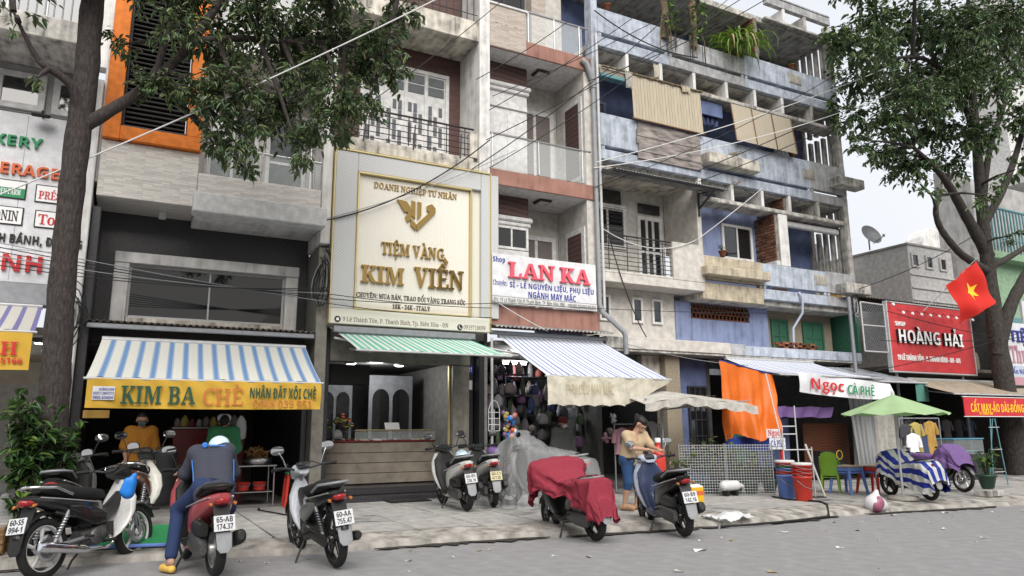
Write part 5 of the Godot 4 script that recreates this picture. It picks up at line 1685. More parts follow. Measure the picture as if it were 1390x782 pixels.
	for s in 34:
		var a := r.randf() * TAU
		var hgt := r.randf_range(0.55, 1.30) if s % 3 == 0 else r.randf_range(1.15, 1.90)
		var rad := r.randf_range(0.1, 0.42) * (1.0 if hgt > 1.0 else 0.7)
		var tip := Vector3(cos(a) * rad, hgt, sin(a) * rad * 0.8)
		var base := Vector3(cos(a) * 0.06, 0, sin(a) * 0.06)
		var mid := base.lerp(tip, 0.65) + Vector3(0, 0.12, 0)
		put("stem", tube_mesh([base, mid, tip], [0.014, 0.009, 0.005], 5), M.bark, sh)
		for q in 22:
			var f := 0.35 + 0.68 * q / 22.0
			var p := mid.lerp(tip, (f - 0.5) * 2.0) if f > 0.5 else base.lerp(mid, f * 2.0)
			p += Vector3(r.randfn(), r.randfn(), r.randfn()) * 0.03
			var rot := Vector3(r.randf_range(-0.6, 0.6), r.randf() * TAU, r.randf_range(-0.9, 0.35))
			var sc := r.randf_range(0.75, 1.15)
			if n < 295 and q % 2 == 0:
				n += 1
				var o := put("leaf", kinds[r.randi() % 3], M[["leaf_shrub", "leaf_dark", "leaf_dark", "leaf_shrub", "leaf_light"][r.randi() % 5]], sh, p)
				o.rotation = rot
				o.scale = Vector3.ONE * sc
			else:
				more.append(Transform3D(Basis.from_euler(rot).scaled(Vector3.ONE * sc), p))
	var mm := MultiMesh.new()
	mm.transform_format = MultiMesh.TRANSFORM_3D
	mm.mesh = kinds[0]
	mm.instance_count = more.size()
	for i in more.size():
		mm.set_instance_transform(i, more[i])
	var mi := MultiMeshInstance3D.new()
	mi.name = "foliage"
	mi.multimesh = mm
	mi.material_override = M.leaf_dark
	mi.set_meta("kind", "stuff")
	sh.add_child(mi)

# ---------------------------------------------------------------- awnings
func awning(called: String, label: String, m: Material, xt0: float, xt1: float, yt: float, zt: float, xb0: float, xb1: float, yb: float, zb: float, sag := 0.05, group := "") -> Node3D:
	var t := thing(called, label, "awning", Vector3.ZERO, 0.0, group)
	var st := begin()
	sheet(st, 60, 14, func(u: float, v: float):
		return Vector3(lerpf(lerpf(xt0, xt1, u), lerpf(xb0, xb1, u), v), lerpf(yt, yb, v) - sag * sin(PI * v) + 0.012 * sin(u * 37.0) * v + 0.008 * sin(u * 90.0 + v * 3.0) * v, lerpf(zt, zb, v)))
	put("canopy", done(st), m, t)
	rod(t, "front_tube", M.pale_metal, Vector3(xb0 - 0.03, yb - 0.01, zb - 0.01), Vector3(xb1 + 0.03, yb - 0.01, zb - 0.01), 0.02)
	rod(t, "roller", M.pale_metal, Vector3(xt0, yt + 0.02, zt - 0.04), Vector3(xt1, yt + 0.02, zt - 0.04), 0.045)
	for f in [0.08, 0.92]:
		rod(t, "arm", M.pale_metal, Vector3(lerpf(xt0, xt1, f), yt - 0.28, zt), Vector3(lerpf(xb0, xb1, f), yb - 0.03, zb - 0.03), 0.017)
	return t

func valance(t: Node3D, m: Material, x0: float, x1: float, y0: float, y1: float, z: float, fold := 0.012, scallop := 0.0) -> MeshInstance3D:
	var st := begin()
	sheet(st, 70, 10, func(u: float, v: float):
		var x := lerpf(x0, x1, u)
		return Vector3(x, lerpf(y1, y0 + scallop * absf(sin(x * 9.0)), v) - 0.012 * sin(PI * u) * v, z + fold * sin(x * 7.0 + v * 4.0) * v + fold * 0.6 * sin(x * 17.0 - v * 7.0)))
	return put("valance", done(st), m, t)

func build_awnings() -> void:
	var a := awning("striped_awning", "blue and white striped awning with a yellow lettered valance over the sticky rice stall", M.awn_blue, -0.38, 2.90, 2.93, 0.02, -0.49, 2.87, 2.22, 1.5, 0.03)
	valance(a, M.yellow_cloth, -0.47, 2.86, 1.79, 2.21, 1.51, 0.016)
	letters(a, "lettering", "KIM BA", "serif bold", M.ink_pine, -0.03, 0.97, 1.85, 2.11, 1.545)
	letters(a, "lettering", "CHÈ", "serif", M.ink_rust, 1.08, 1.65, 1.84, 2.16, 1.545)
	letters(a, "lettering", "NHẬN ĐẶT XÔI CHÈ", "sans bold", M.ink_pine, 1.75, 2.77, 1.955, 2.165, 1.54)
	letters(a, "lettering", "0968 039 951", "serif", M.ink_rust, 1.81, 2.71, 1.81, 1.93, 1.54)
	var tg := bx(a, "printed_tag", M.sign_flat, -0.39, -0.11, 1.90, 2.095, 1.535, 1.545, 0.002)
	letters(tg, "print", "HOÀNG NAM", "sans bold", M.ink_blue, -0.06, 0.13, 0.035, 0.085, 0.006, 0.002)
	letters(tg, "print", "(0251) 3847272", "sans bold", M.ink_blue, -0.13, 0.13, -0.03, 0.02, 0.006, 0.002)
	letters(tg, "print", "0903.604600", "sans bold", M.ink_blue, -0.13, 0.13, -0.085, -0.04, 0.006, 0.002)
	a = awning("striped_awning", "faded violet striped awning with a yellow valance in front of the bakery", M.awn_violet, -4.0, -1.24, 3.38, 0.1, -4.1, -1.17, 2.84, 1.5, 0.02)
	valance(a, M.yellow_cloth, -4.08, -1.19, 2.30, 2.82, 1.51, 0.01)
	letters(a, "lettering", "H", "serif bold", M.ink_red, -1.54, -1.34, 2.50, 2.68, 1.535)
	letters(a, "lettering", "5166", "sans bold", M.ink_red, -1.52, -1.27, 2.38, 2.46, 1.535)
	a = awning("striped_awning", "green and white striped awning under the jeweller sign", M.awn_green, 3.49, 6.25, 3.24, 0.04, 3.53, 6.51, 2.83, 1.22, 0.0)
	bx(a, "cassette", M.grey_metal, 3.38, 6.30, 3.26, 3.38, -0.05, 0.10)
	for x in [3.42, 6.2]:
		rod(a, "folding_arm", M.pale_metal, Vector3(x, 3.16, 0.0), Vector3(x + 0.95, 2.93, 0.62), 0.024)
		rod(a, "folding_arm", M.pale_metal, Vector3(x + 0.95, 2.93, 0.62), Vector3(x + 0.15, 2.82, 1.18), 0.024)
	a = awning("striped_awning", "thin striped blue awning with a stained cream valance over the haberdashery", M.awn_thin, 6.86, 9.50, 3.36, 0.05, 6.98, 9.92, 2.44, 1.8, 0.02)
	valance(a, M.awning_cream, 6.98, 8.75, 1.88, 2.43, 1.81, 0.012, 0.03)
	var st := begin()
	sheet(st, 30, 8, func(u: float, v: float):
		var x := lerpf(8.755, 9.90, u)
		return Vector3(x, lerpf(2.43, lerpf(1.90, 2.36, pow(u, 1.2)), v), 1.81 - 0.05 * v + 0.02 * sin(x * 9.0)))
	put("folded_valance", done(st), M.awning_cream, a)
	letters(a, "lettering", "PHỤ LIỆU MAY MẶC", "sans", M.ink_faded, 7.39, 8.48, 2.11, 2.36, 1.835, 0.003)
	rod(a, "support_pole", M.pale_metal, Vector3(6.62, 0.12, 0.2), Vector3(6.62, 3.3, 0.2), 0.03)
	# patched awnings of the drinks stall
	a = awning("striped_awning", "blue striped awning above the orange tarpaulin", M.awn_thin, 13.25, 16.4, 3.14, 0.0, 13.35, 16.9, 2.66, 1.6, 0.06)
	var b := thing("tin_awning", "pale sheet metal awning above the coffee banner", "awning")
	st = begin()
	sheet(st, 40, 6, func(u: float, v: float): return Vector3(lerpf(lerpf(15.6, 18.2, u), lerpf(16.2, 18.9, u), v), lerpf(3.06, 2.60, v) + 0.01 * sin(u * 100.0), lerpf(0.02, 1.5, v)))
	put("sheet", done(st), M.sheet_metal, b)
	rod(b, "edge_tube", M.pale_metal, Vector3(16.2, 2.58, 1.5), Vector3(18.9, 2.58, 1.5), 0.025)
	st = begin()
	sheet(st, 6, 4, func(u: float, v: float): return Vector3(18.45 + 0.6 * u, lerpf(2.62, 2.1, v), 1.45 + 0.05 * sin(u * 5.0)))
	put("side_flap", done(st), M.teal_cloth, b)
	a = awning("canvas_awning", "tan canvas awning with a red lettered board below the red signboard", M.canvas_tan, 19.0, 24.6, 2.72, 0.9, 18.4, 24.0, 2.26, 2.5, 0.04)
	bx(a, "red_board", M.red_banner, 18.68, 23.2, 1.70, 2.17, 2.5, 2.53)
	bx(a, "board_edge", M.ink_white, 18.66, 23.22, 2.171, 2.19, 2.49, 2.54)
	bx(a, "board_edge", M.ink_white, 18.66, 23.22, 1.68, 1.699, 2.49, 2.54)
	letters(a, "lettering", "CẮT MAY-ÁO DÀI-ĐỒNG PHỤC", "sans bold", M.ink_yellow, 18.94, 21.95, 1.80, 2.08, 2.531, 0.004)
	letters(a, "lettering", "ĐT: 0908221388", "sans bold", M.ink_yellow, 19.28, 19.86, 1.735, 1.80, 2.531, 0.004)
	# grey market canopy on its own pole
	var c := thing("market_canopy", "small grey canvas canopy on a pole beside the orange tarpaulin", "canopy", Vector3(9.9, 0.12, 1.5))
	rod(c, "pole", M.grey_metal, Vector3(0, 0, 0), Vector3(0, 2.08, 0), 0.025)
	st = begin()
	sheet(st, 24, 16, func(u: float, v: float):
		var x := lerpf(-1.0, 1.95, u)
		var z := lerpf(-0.75, 0.75, v)
		var ridge := 2.10 - 0.16 * absf(x - 0.0) * (0.9 if x < 0 else 0.55)
		return Vector3(x, ridge - 0.16 * pow(absf(z) / 0.75, 1.4) + 0.02 * sin(x * 8.0) * absf(z), z))
	put("cloth", done(st), M.canvas_grey, c)
	st = begin()
	sheet(st, 40, 4, func(u: float, v: float):
		var x := lerpf(-1.0, 1.95, u)
		var y := 2.10 - 0.16 * absf(x) * (0.9 if x < 0 else 0.55) - 0.16
		return Vector3(x, y - v * (0.12 + 0.05 * absf(sin(x * 6.0))), 0.755 + 0.015 * sin(x * 14.0) * v))
	put("flap", done(st), M.canvas_grey, c)
	for s in [[1.9, 0.6], [1.9, -0.6], [-0.9, 0.6]]:
		rod(c, "rib", M.grey_metal, Vector3(0, 1.7, 0), Vector3(s[0], 1.9, s[1]), 0.012)
	var lf := leaf_mesh(0.07, 0.04)
	for i in 40:
		var o := put("fallen_leaf", lf, M.leaf_dry, c, Vector3(0.9 + 0.5 * sin(i * 3.7), 2.0 + 0.01 * (i % 3), 0.1 * sin(i * 2.1)))
		o.rotation.y = i * 1.9
	# orange tarpaulin hung from the awning frame
	var tp := thing("orange_tarpaulin", "bright orange tarpaulin with a blue edge hanging beside the drinks stall", "tarpaulin")
	st = begin()
	sheet(st, 44, 36, func(u: float, v: float):
		var x := lerpf(11.80, lerpf(13.42, 13.12, v), u)
		var top := lerpf(2.93, 2.66, u)
		var bot := 1.16 + 0.12 * sin(u * 7.0) + 0.15 * u
		var f := 0.06 * sin(u * 13.0 + 1.2 * v) + 0.035 * sin(u * 29.0 - 1.5 * v) + 0.02 * absf(sin(u * 47.0 + v * 5.0)) + 0.012 * sin(u * 8.0 + v * 14.0) + 0.05 * smoothstep(0.5, 0.75, u + 0.6 * v - 0.35)
		return Vector3(x + 0.03 * sin(v * 6.0), lerpf(top, bot, v), 1.25 + f * (0.45 + 1.15 * v) + 0.25 * u * v))
	put("sheet", done(st), M.orange_tarp, tp)
	st = begin()
	sheet(st, 30, 5, func(u: float, v: float):
		var x := lerpf(11.9, 13.4, u)
		return Vector3(x, lerpf(1.25, 0.98 - 0.06 * sin(x * 5.0), v), 1.22 + 0.04 * sin(x * 12.0)))
	put("blue_hem", done(st), M.blue_tarp, tp)
	rod(tp, "top_rope", M.blue_tarp, Vector3(11.85, 2.95, 1.22), Vector3(13.42, 2.68, 1.26), 0.015)
	# coffee stall banner
	var bn := thing("cloth_banner", "white cloth banner with red and green lettering tied under the tin awning", "banner")
	st = begin()
	sheet(st, 50, 10, func(u: float, v: float):
		var x := lerpf(13.9, 17.22, u)
		return Vector3(x, lerpf(lerpf(2.72, 2.52, u), lerpf(2.26, 2.12, u) - 0.05 * sin(PI * u), v), 1.60 + 0.03 * sin(u * 12.0 + v * 3.0) + 0.08 * u * v))
	put("cloth", done(st), M.sign_flat, bn)
	var w := letters(bn, "lettering", "Ngọc", "sans bold", M.ink_red, 14.25, 15.38, 2.22, 2.56, 1.665, 0.004)
	w.rotation.z = -0.05
	w = letters(bn, "lettering", "CÀ PHÊ", "sans bold", M.ink_green, 15.46, 16.43, 2.21, 2.50, 1.70, 0.004)
	w.rotation.z = -0.05

# ---------------------------------------------------------------- signs
func build_signs() -> void:
	# jeweller's lettering
	var s := gold_sign
	letters(s, "gold_lettering", "DOANH NGHIỆP TƯ NHÂN", "serif bold", M.gold, 4.08, 5.88, 6.20, 6.36, 0.03, 0.02)
	letters(s, "gold_lettering", "TIỆM VÀNG", "serif bold", M.gold, 4.26, 5.60, 4.86, 5.18, 0.03, 0.05)
	letters(s, "gold_lettering", "KIM", "serif bold", M.gold, 3.87, 4.74, 4.26, 4.60, 0.03, 0.07)
	letters(s, "gold_lettering", "VIỀN", "serif bold", M.gold, 4.95, 6.03, 4.26, 4.78, 0.03, 0.07)
	letters(s, "lettering", "CHUYÊN: MUA BÁN, TRAO ĐỔI VÀNG TRANG SỨC", "serif bold", M.ink_brown, 3.80, 6.09, 3.95, 4.09, 0.03, 0.012)
	letters(s, "lettering", "18K - 24K - ITALY", "serif bold", M.ink_brown, 4.53, 5.32, 3.79, 3.88, 0.03, 0.012)
	letters(s, "lettering", "9 Lê Thánh Tôn, P. Thanh Bình, Tp. Biên Hòa - ĐN", "serif", M.ink_brown, 3.54, 5.69, 3.445, 3.56, 0.10, 0.004)
	letters(s, "lettering", "0919718699", "serif", M.ink_brown, 6.03, 6.52, 3.46, 3.55, 0.10, 0.004)
	for a in [[3.44, 3.505], [5.945, 3.495]]:
		var st := begin()
		var ring := PackedVector2Array()
		for i in 20:
			ring.append(Vector2(cos(TAU * i / 20.0), sin(TAU * i / 20.0)) * 0.06)
		prism(st, ring, 0.0, 0.004)
		var ic := put("round_icon", done(st), M.ink_black, s, Vector3(a[0], a[1], 0.102))
		st = begin()
		if a[0] < 4.0:
			prism(st, PackedVector2Array([Vector2(0, 0.035), Vector2(-0.035, 0.005), Vector2(-0.025, 0.005), Vector2(-0.025, -0.025), Vector2(0.025, -0.025), Vector2(0.025, 0.005), Vector2(0.035, 0.005)]), 0.004, 0.007)
		else:
			tube(st, [Vector3(-0.015, 0.035, 0.005), Vector3(-0.02, 0.0, 0.005), Vector3(0.0, -0.02, 0.005), Vector3(0.03, -0.03, 0.005)], 0.008, 5)
		put("icon_mark", done(st), M.ink_white, ic)
	# the gold emblem: two folded wings meeting in a V round two upright bars
	var em := put("emblem", null, null, s, Vector3(4.98, 5.42, 0.03))
	for part in [
		[[-0.42, 0.60], [-0.22, 0.58], [-0.13, 0.47], [-0.13, 0.20], [-0.20, 0.16], [-0.24, 0.26], [-0.18, 0.36], [-0.26, 0.36]],
		[[-0.125, 0.24], [-0.015, 0.14], [-0.015, 0.0], [-0.125, 0.10]],
		[[0.0, 0.13], [0.28, 0.42], [0.22, 0.46], [0.22, 0.55], [0.33, 0.60], [0.41, 0.52], [0.41, 0.42], [0.03, 0.0], [0.0, 0.01]],
		[[-0.11, 0.30], [-0.03, 0.24], [-0.03, 0.60], [-0.11, 0.62]],
		[[0.02, 0.24], [0.10, 0.32], [0.10, 0.60], [0.02, 0.61]]]:
		var pts := PackedVector2Array()
		for q in part:
			pts.append(Vector2(q[0], q[1]))
		var st := begin()
		prism(st, pts, 0.0, 0.05)
		put("emblem_piece", done(st), M.gold, em)
	# haberdashery board
	var b := thing("shop_board", "white shop board with raised rose letters and dark blue print under the glass balconies", "sign", Vector3(0, 0, 0.075))
	bx(b, "board", M.sign_flat, 6.665, 9.30, 4.05, 5.12, 0.034, 0.06)
	bx(b, "board_strip", M.white, 6.665, 9.30, 4.052, 4.20, 0.0605, 0.064, 0.0)
	bx(b, "strip_line", M.ink_black, 6.665, 9.30, 4.20, 4.208, 0.0605, 0.065, 0.0)
	letters(b, "lettering", "Shop", "sans bold", M.ink_blue, 6.68, 6.97, 4.90, 5.06, 0.061)
	letters(b, "raised_lettering", "LAN KA", "serif bold", M.ink_rose, 7.03, 9.11, 4.625, 4.965, 0.061, 0.06)
	letters(b, "lettering", "Chuyên:", "serif", M.ink_blue, 6.68, 7.02, 4.41, 4.55, 0.061)
	letters(b, "lettering", "SỈ - LẺ NGUYÊN LIỆU, PHỤ LIỆU", "sans bold", M.ink_blue, 7.08, 9.22, 4.40, 4.57, 0.061)
	letters(b, "lettering", "NGÀNH MAY MẶC", "sans bold", M.ink_blue, 7.53, 8.74, 4.22, 4.40, 0.061)
	letters(b, "lettering", "Đ/c: 11 Lê Thánh Tôn, P. Thanh Bình, TP. Biên Hòa - ĐN", "sans", M.ink_black, 6.70, 8.42, 4.07, 4.18, 0.065, 0.003)
	letters(b, "lettering", "0908.005.925-0933.043.813", "sans", M.ink_black, 8.52, 9.26, 4.08, 4.165, 0.065, 0.003)
	# bakery board
	b = thing("bakery_board", "tall white bakery board with green, orange and red raised letters and brand badges", "sign")
	bx(b, "board", M.sign_flat, -6.9, -0.955, 3.77, 6.58, -0.1, 0.0)
	for x in [-1.75, -3.2, -4.6]:
		bx(b, "board_joint", M.grey_metal, x, x + 0.008, 3.8, 6.55, 0.0005, 0.002, 0.0)
	bx(b, "board_joint", M.grey_metal, -6.8, -0.97, 4.30, 4.31, 0.0005, 0.002, 0.0)
	letters(b, "lettering", "KERY", "sans bold", M.ink_green, -2.16, -1.51, 6.0, 6.17, 0.002, 0.05)
	letters(b, "lettering", "ERAGE", "sans bold", M.ink_orange, -2.03, -1.23, 5.52, 5.70, 0.002, 0.05)
	letters(b, "lettering", "NH BÁNH, Đ", "sans bold", M.ink_black, -2.05, -1.22, 4.38, 4.58, 0.002, 0.03)
	letters(b, "lettering", "G", "sans bold", M.ink_black, -0.90, -0.80, 4.39, 4.53, 0.064, 0.02)
	letters(b, "lettering", "NH", "sans bold", M.ink_red, -1.85, -1.32, 3.95, 4.21, 0.002, 0.05)
	for a in [[-2.12, -1.65, 5.12, 5.43, "LDEN FARM", "ink_white", "ink_green"], [-1.53, -1.05, 5.11, 5.41, "PRÉSI", "ink_red", ""], [-2.08, -1.65, 4.69, 4.99, "ONIN", "ink_black", ""], [-1.50, -1.03, 4.69, 4.98, "Tor", "ink_red", ""]]:
		var bd := bx(b, "badge", M.ink_black, a[0], a[1], a[2], a[3], 0.002, 0.02, 0.006)
		var w: float = (a[1] - a[0]) / 2 - 0.018
		var hh: float = (a[3] - a[2]) / 2 - 0.018
		bx(bd, "badge_face", M.ink_white, -w, w, -hh, hh, 0.0095, 0.013, 0.001)
		if a[6] != "":
			bx(bd, "badge_band", M[a[6]], -w, w, -hh, 0.02, 0.0135, 0.016, 0.0)
		letters(bd, "badge_print", a[4], "serif bold", M[a[5]], -w * 0.85, w * 0.75, -0.09, 0.0 if a[6] != "" else 0.08, 0.0165, 0.003)
	# floodlight over the bakery board
	var fl := thing("floodlight", "black floodlight on an arm above the bakery board", "lamp", Vector3(-1.55, 6.5, 0.25))
	var hd := put("lamp_head", box_mesh(Vector3(0.26, 0.06, 0.18), 0.015), M.black_plastic, fl)
	hd.rotation.x = 0.4
	put("arm", tube_mesh([Vector3(0, 0.02, -0.02), Vector3(0, 0.12, -0.1), Vector3(0, 0.05, -0.24)], 0.015, 6), M.black_plastic, fl)
	# red board over the clothes shop
	b = thing("red_signboard", "large red signboard with raised white letters and a row of small lamps", "sign")
	bx(b, "board", M.red_board, 18.27, 22.05, 2.93, 4.80, 0.9, 1.0)
	for a in [[18.24, 22.08, 4.80, 4.84], [18.24, 22.08, 2.89, 2.93]]:
		bx(b, "edge_trim", M.pale_metal, a[0], a[1], a[2], a[3], 0.88, 1.02)
	for x in [18.25, 22.06]:
		bx(b, "edge_trim", M.pale_metal, x - 0.018, x + 0.018, 2.931, 4.799, 0.88, 1.021)
	letters(b, "lettering", "SHOP", "sans bold", M.ink_white, 18.52, 18.95, 4.17, 4.29, 1.001, 0.03)
	letters(b, "letter_sides", "HOÀNG HẢI", "sans bold", M.ink_black, 18.54, 21.45, 3.70, 4.17, 1.001, 0.08)
	letters(b, "raised_lettering", "HOÀNG HẢI", "sans bold", M.ink_white, 18.54, 21.45, 3.70, 4.17, 1.0815, 0.006)
	letters(b, "lettering", "19 LÊ THÁNH TÔN - P. THANH BÌNH - BH - ĐN", "sans bold", M.ink_white, 18.49, 21.3, 3.23, 3.42, 1.001, 0.02)
	for i in 10:
		var lp := put("lamp", disc(0.045, 0.04, 12), M.ink_white, b, Vector3(18.32 + i * 0.40, 4.52 + (0.2 if i == 0 else 0.0), 1.16))
		lp.rotation.x = 1.2
		put("lamp_arm", tube_mesh([Vector3(0, 0, 0), Vector3(0, -0.1, -0.16), Vector3(0, -0.16, -0.22)], 0.008, 5), M.dark_metal, lp)
	for x in [18.6, 21.6]:
		rod(b, "post", M.grey_metal, Vector3(x, 0.12, 0.85), Vector3(x, 4.7, 0.85), 0.04)
	# board past the tree
	b = thing("white_signboard", "white and pink signboard with blue lettering behind the tree trunk", "sign")
	bx(b, "board", M.sign_flat, 22.95, 26.5, 2.62, 4.48, 1.40, 1.50)
	bx(b, "upper_board", M.sign_flat, 24.0, 26.5, 4.485, 5.2, 1.40, 1.49)
	bx(b, "pink_strip", M.goods_j, 22.96, 26.49, 2.63, 2.86, 1.5005, 1.505, 0.0)
	bx(b, "blue_strip", M.paint_ice, 22.96, 26.49, 2.88, 3.2, 1.5005, 1.505, 0.0)
	letters(b, "lettering", "TIỆ", "sans bold", M.ink_blue, 23.06, 23.9, 3.9, 4.35, 1.501, 0.03)
	letters(b, "lettering", "Thu", "serif bold", M.goods_j, 22.98, 23.85, 3.27, 3.80, 1.501, 0.02)
	letters(b, "lettering", "Ấn Nữ Tr", "sans bold", M.ink_blue, 23.0, 23.9, 2.95, 3.13, 1.506, 0.004)
	for x in [23.2, 26.3]:
		rod(b, "post", M.grey_metal, Vector3(x, 0.12, 1.35), Vector3(x, 4.4, 1.35), 0.05)
	# the flag on its staff
	var f := thing("red_flag", "red flag with a yellow star on a slanting staff beside the red signboard", "flag")
	rod(f, "staff", M.grey_metal, Vector3(17.9, 4.35, 2.25), Vector3(20.0, 5.92, 2.62), 0.012)
	var o := Vector3(19.87, 5.80, 2.6)
	var ex := Vector3(-1.22, -0.76, -0.1)
	var ey := Vector3(0.62, -1.05, 0.05)
	var st := begin()
	sheet(st, 20, 24, func(u: float, v: float): return o + ex * u + ey * v * (1.0 - 0.12 * u * v) + Vector3(0, 0, 1) * (0.09 * sin(u * 5.0 + v * 6.0) * v + 0.05 * sin(u * 11.0)))
	put("cloth", done(st), M.flag_red, f)
	# the star lies on the cloth: cells of the same waving sheet that fall inside its outline
	st = begin()
	var star := PackedVector2Array()
	for i in 10:
		var rr := 0.29 if i % 2 == 0 else 0.115
		star.append(Vector2(sin(TAU * i / 10.0) * rr, cos(TAU * i / 10.0) * rr))
	var spot := func(p: Vector2) -> Vector3:
		var u := 0.45 - p.x / 1.44
		var v := 0.5 - p.y / 1.22
		return o + ex * u + ey * v * (1.0 - 0.12 * u * v) + Vector3(0, 0, 1) * (0.012 + 0.09 * sin(u * 5.0 + v * 6.0) * v + 0.05 * sin(u * 11.0))
	var n := 64
	for i in n:
		for j in n:
			var p := Vector2(i - n / 2, j - n / 2) * (0.62 / n)
			var e := 0.62 / n
			if Geometry2D.is_point_in_polygon(p + Vector2(e, e) / 2, star):
				quad(st, spot.call(p), spot.call(p + Vector2(e, 0)), spot.call(p + Vector2(e, e)), spot.call(p + Vector2(0, e)))
	put("star", done(st), M.ink_yellow, f)

# ---------------------------------------------------------------- motorbikes; forward is +x, right is +z
func mesh_of(key: String, f: Callable) -> Mesh:
	if not boxes.has(key):
		var st := begin()
		f.call(st)
		boxes[key] = done(st)
	return boxes[key]

func wheel(p: Node, called: String, x: float, R: float, fat: float, rim_mat: Material) -> void:
	var key := "%.3f %.3f" % [R, fat]
	var w := put(called, mesh_of("hub " + key, func(st):
		lathe(st, [Vector2(0.03, -0.075), Vector2(0.052, -0.06), Vector2(0.045, 0.0), Vector2(0.052, 0.06), Vector2(0.03, 0.075)], 16, Transform3D(Basis(Vector3.RIGHT, PI / 2), Vector3.ZERO))), rim_mat, p, Vector3(x, R, 0))
	put("tyre", mesh_of("tyre " + key, func(st):
		var prof := []
		for i in 12:
			var a := TAU * i / 12
			prof.append(Vector2(R - fat + fat * cos(a), fat * 1.02 * sin(a)))
		ring_z(st, prof, 36)), M.rubber, w)
	put("rim", mesh_of("rim " + key, func(st):
		ring_z(st, [Vector2(R - fat * 1.55, -fat * 0.7), Vector2(R - fat * 1.95, -fat * 0.62), Vector2(R - fat * 2.05, 0), Vector2(R - fat * 1.95, fat * 0.62), Vector2(R - fat * 1.55, fat * 0.7), Vector2(R - fat * 1.75, 0)], 36)), rim_mat, w)
	for i in 5:
		var s := put("spoke", mesh_of("spoke " + key, func(st):
			loft(st, [[Vector3(0.03, 0, 0), Vector3(0, 0.024, 0), Vector3(0, 0, 0.018), 3.0], [Vector3(R * 0.45, 0.01, 0), Vector3(0, 0.016, 0), Vector3(0, 0, 0.014), 3.0], [Vector3(R - fat * 1.9, 0, 0), Vector3(0, 0.022, 0), Vector3(0, 0, 0.016), 3.0]], 8)), rim_mat, w)
		s.rotation.z = TAU * i / 5 + 0.3
	put("brake_disc", mesh_of("disc " + key, func(st): ring_z(st, [Vector2(0.055, 0.062), Vector2(R * 0.45, 0.062), Vector2(R * 0.45, 0.066), Vector2(0.055, 0.066)], 24)), M.steel, w)

func fender(st: SurfaceTool, c: Vector3, r: float, a0: float, a1: float, w: float) -> void:
	for off in [0.0, 0.006]:
		sheet(st, 14, 6, func(u: float, v: float):
			var a := lerpf(a0, a1, u)
			var q := (v - 0.5) * 2.0
			var rr: float = r + off - 0.035 * q * q * (1.0 if absf(q) < 2 else 1.0)
			return c + Vector3(cos(a) * rr, sin(a) * rr, q * w * (0.75 + 0.25 * sin(PI * u))))

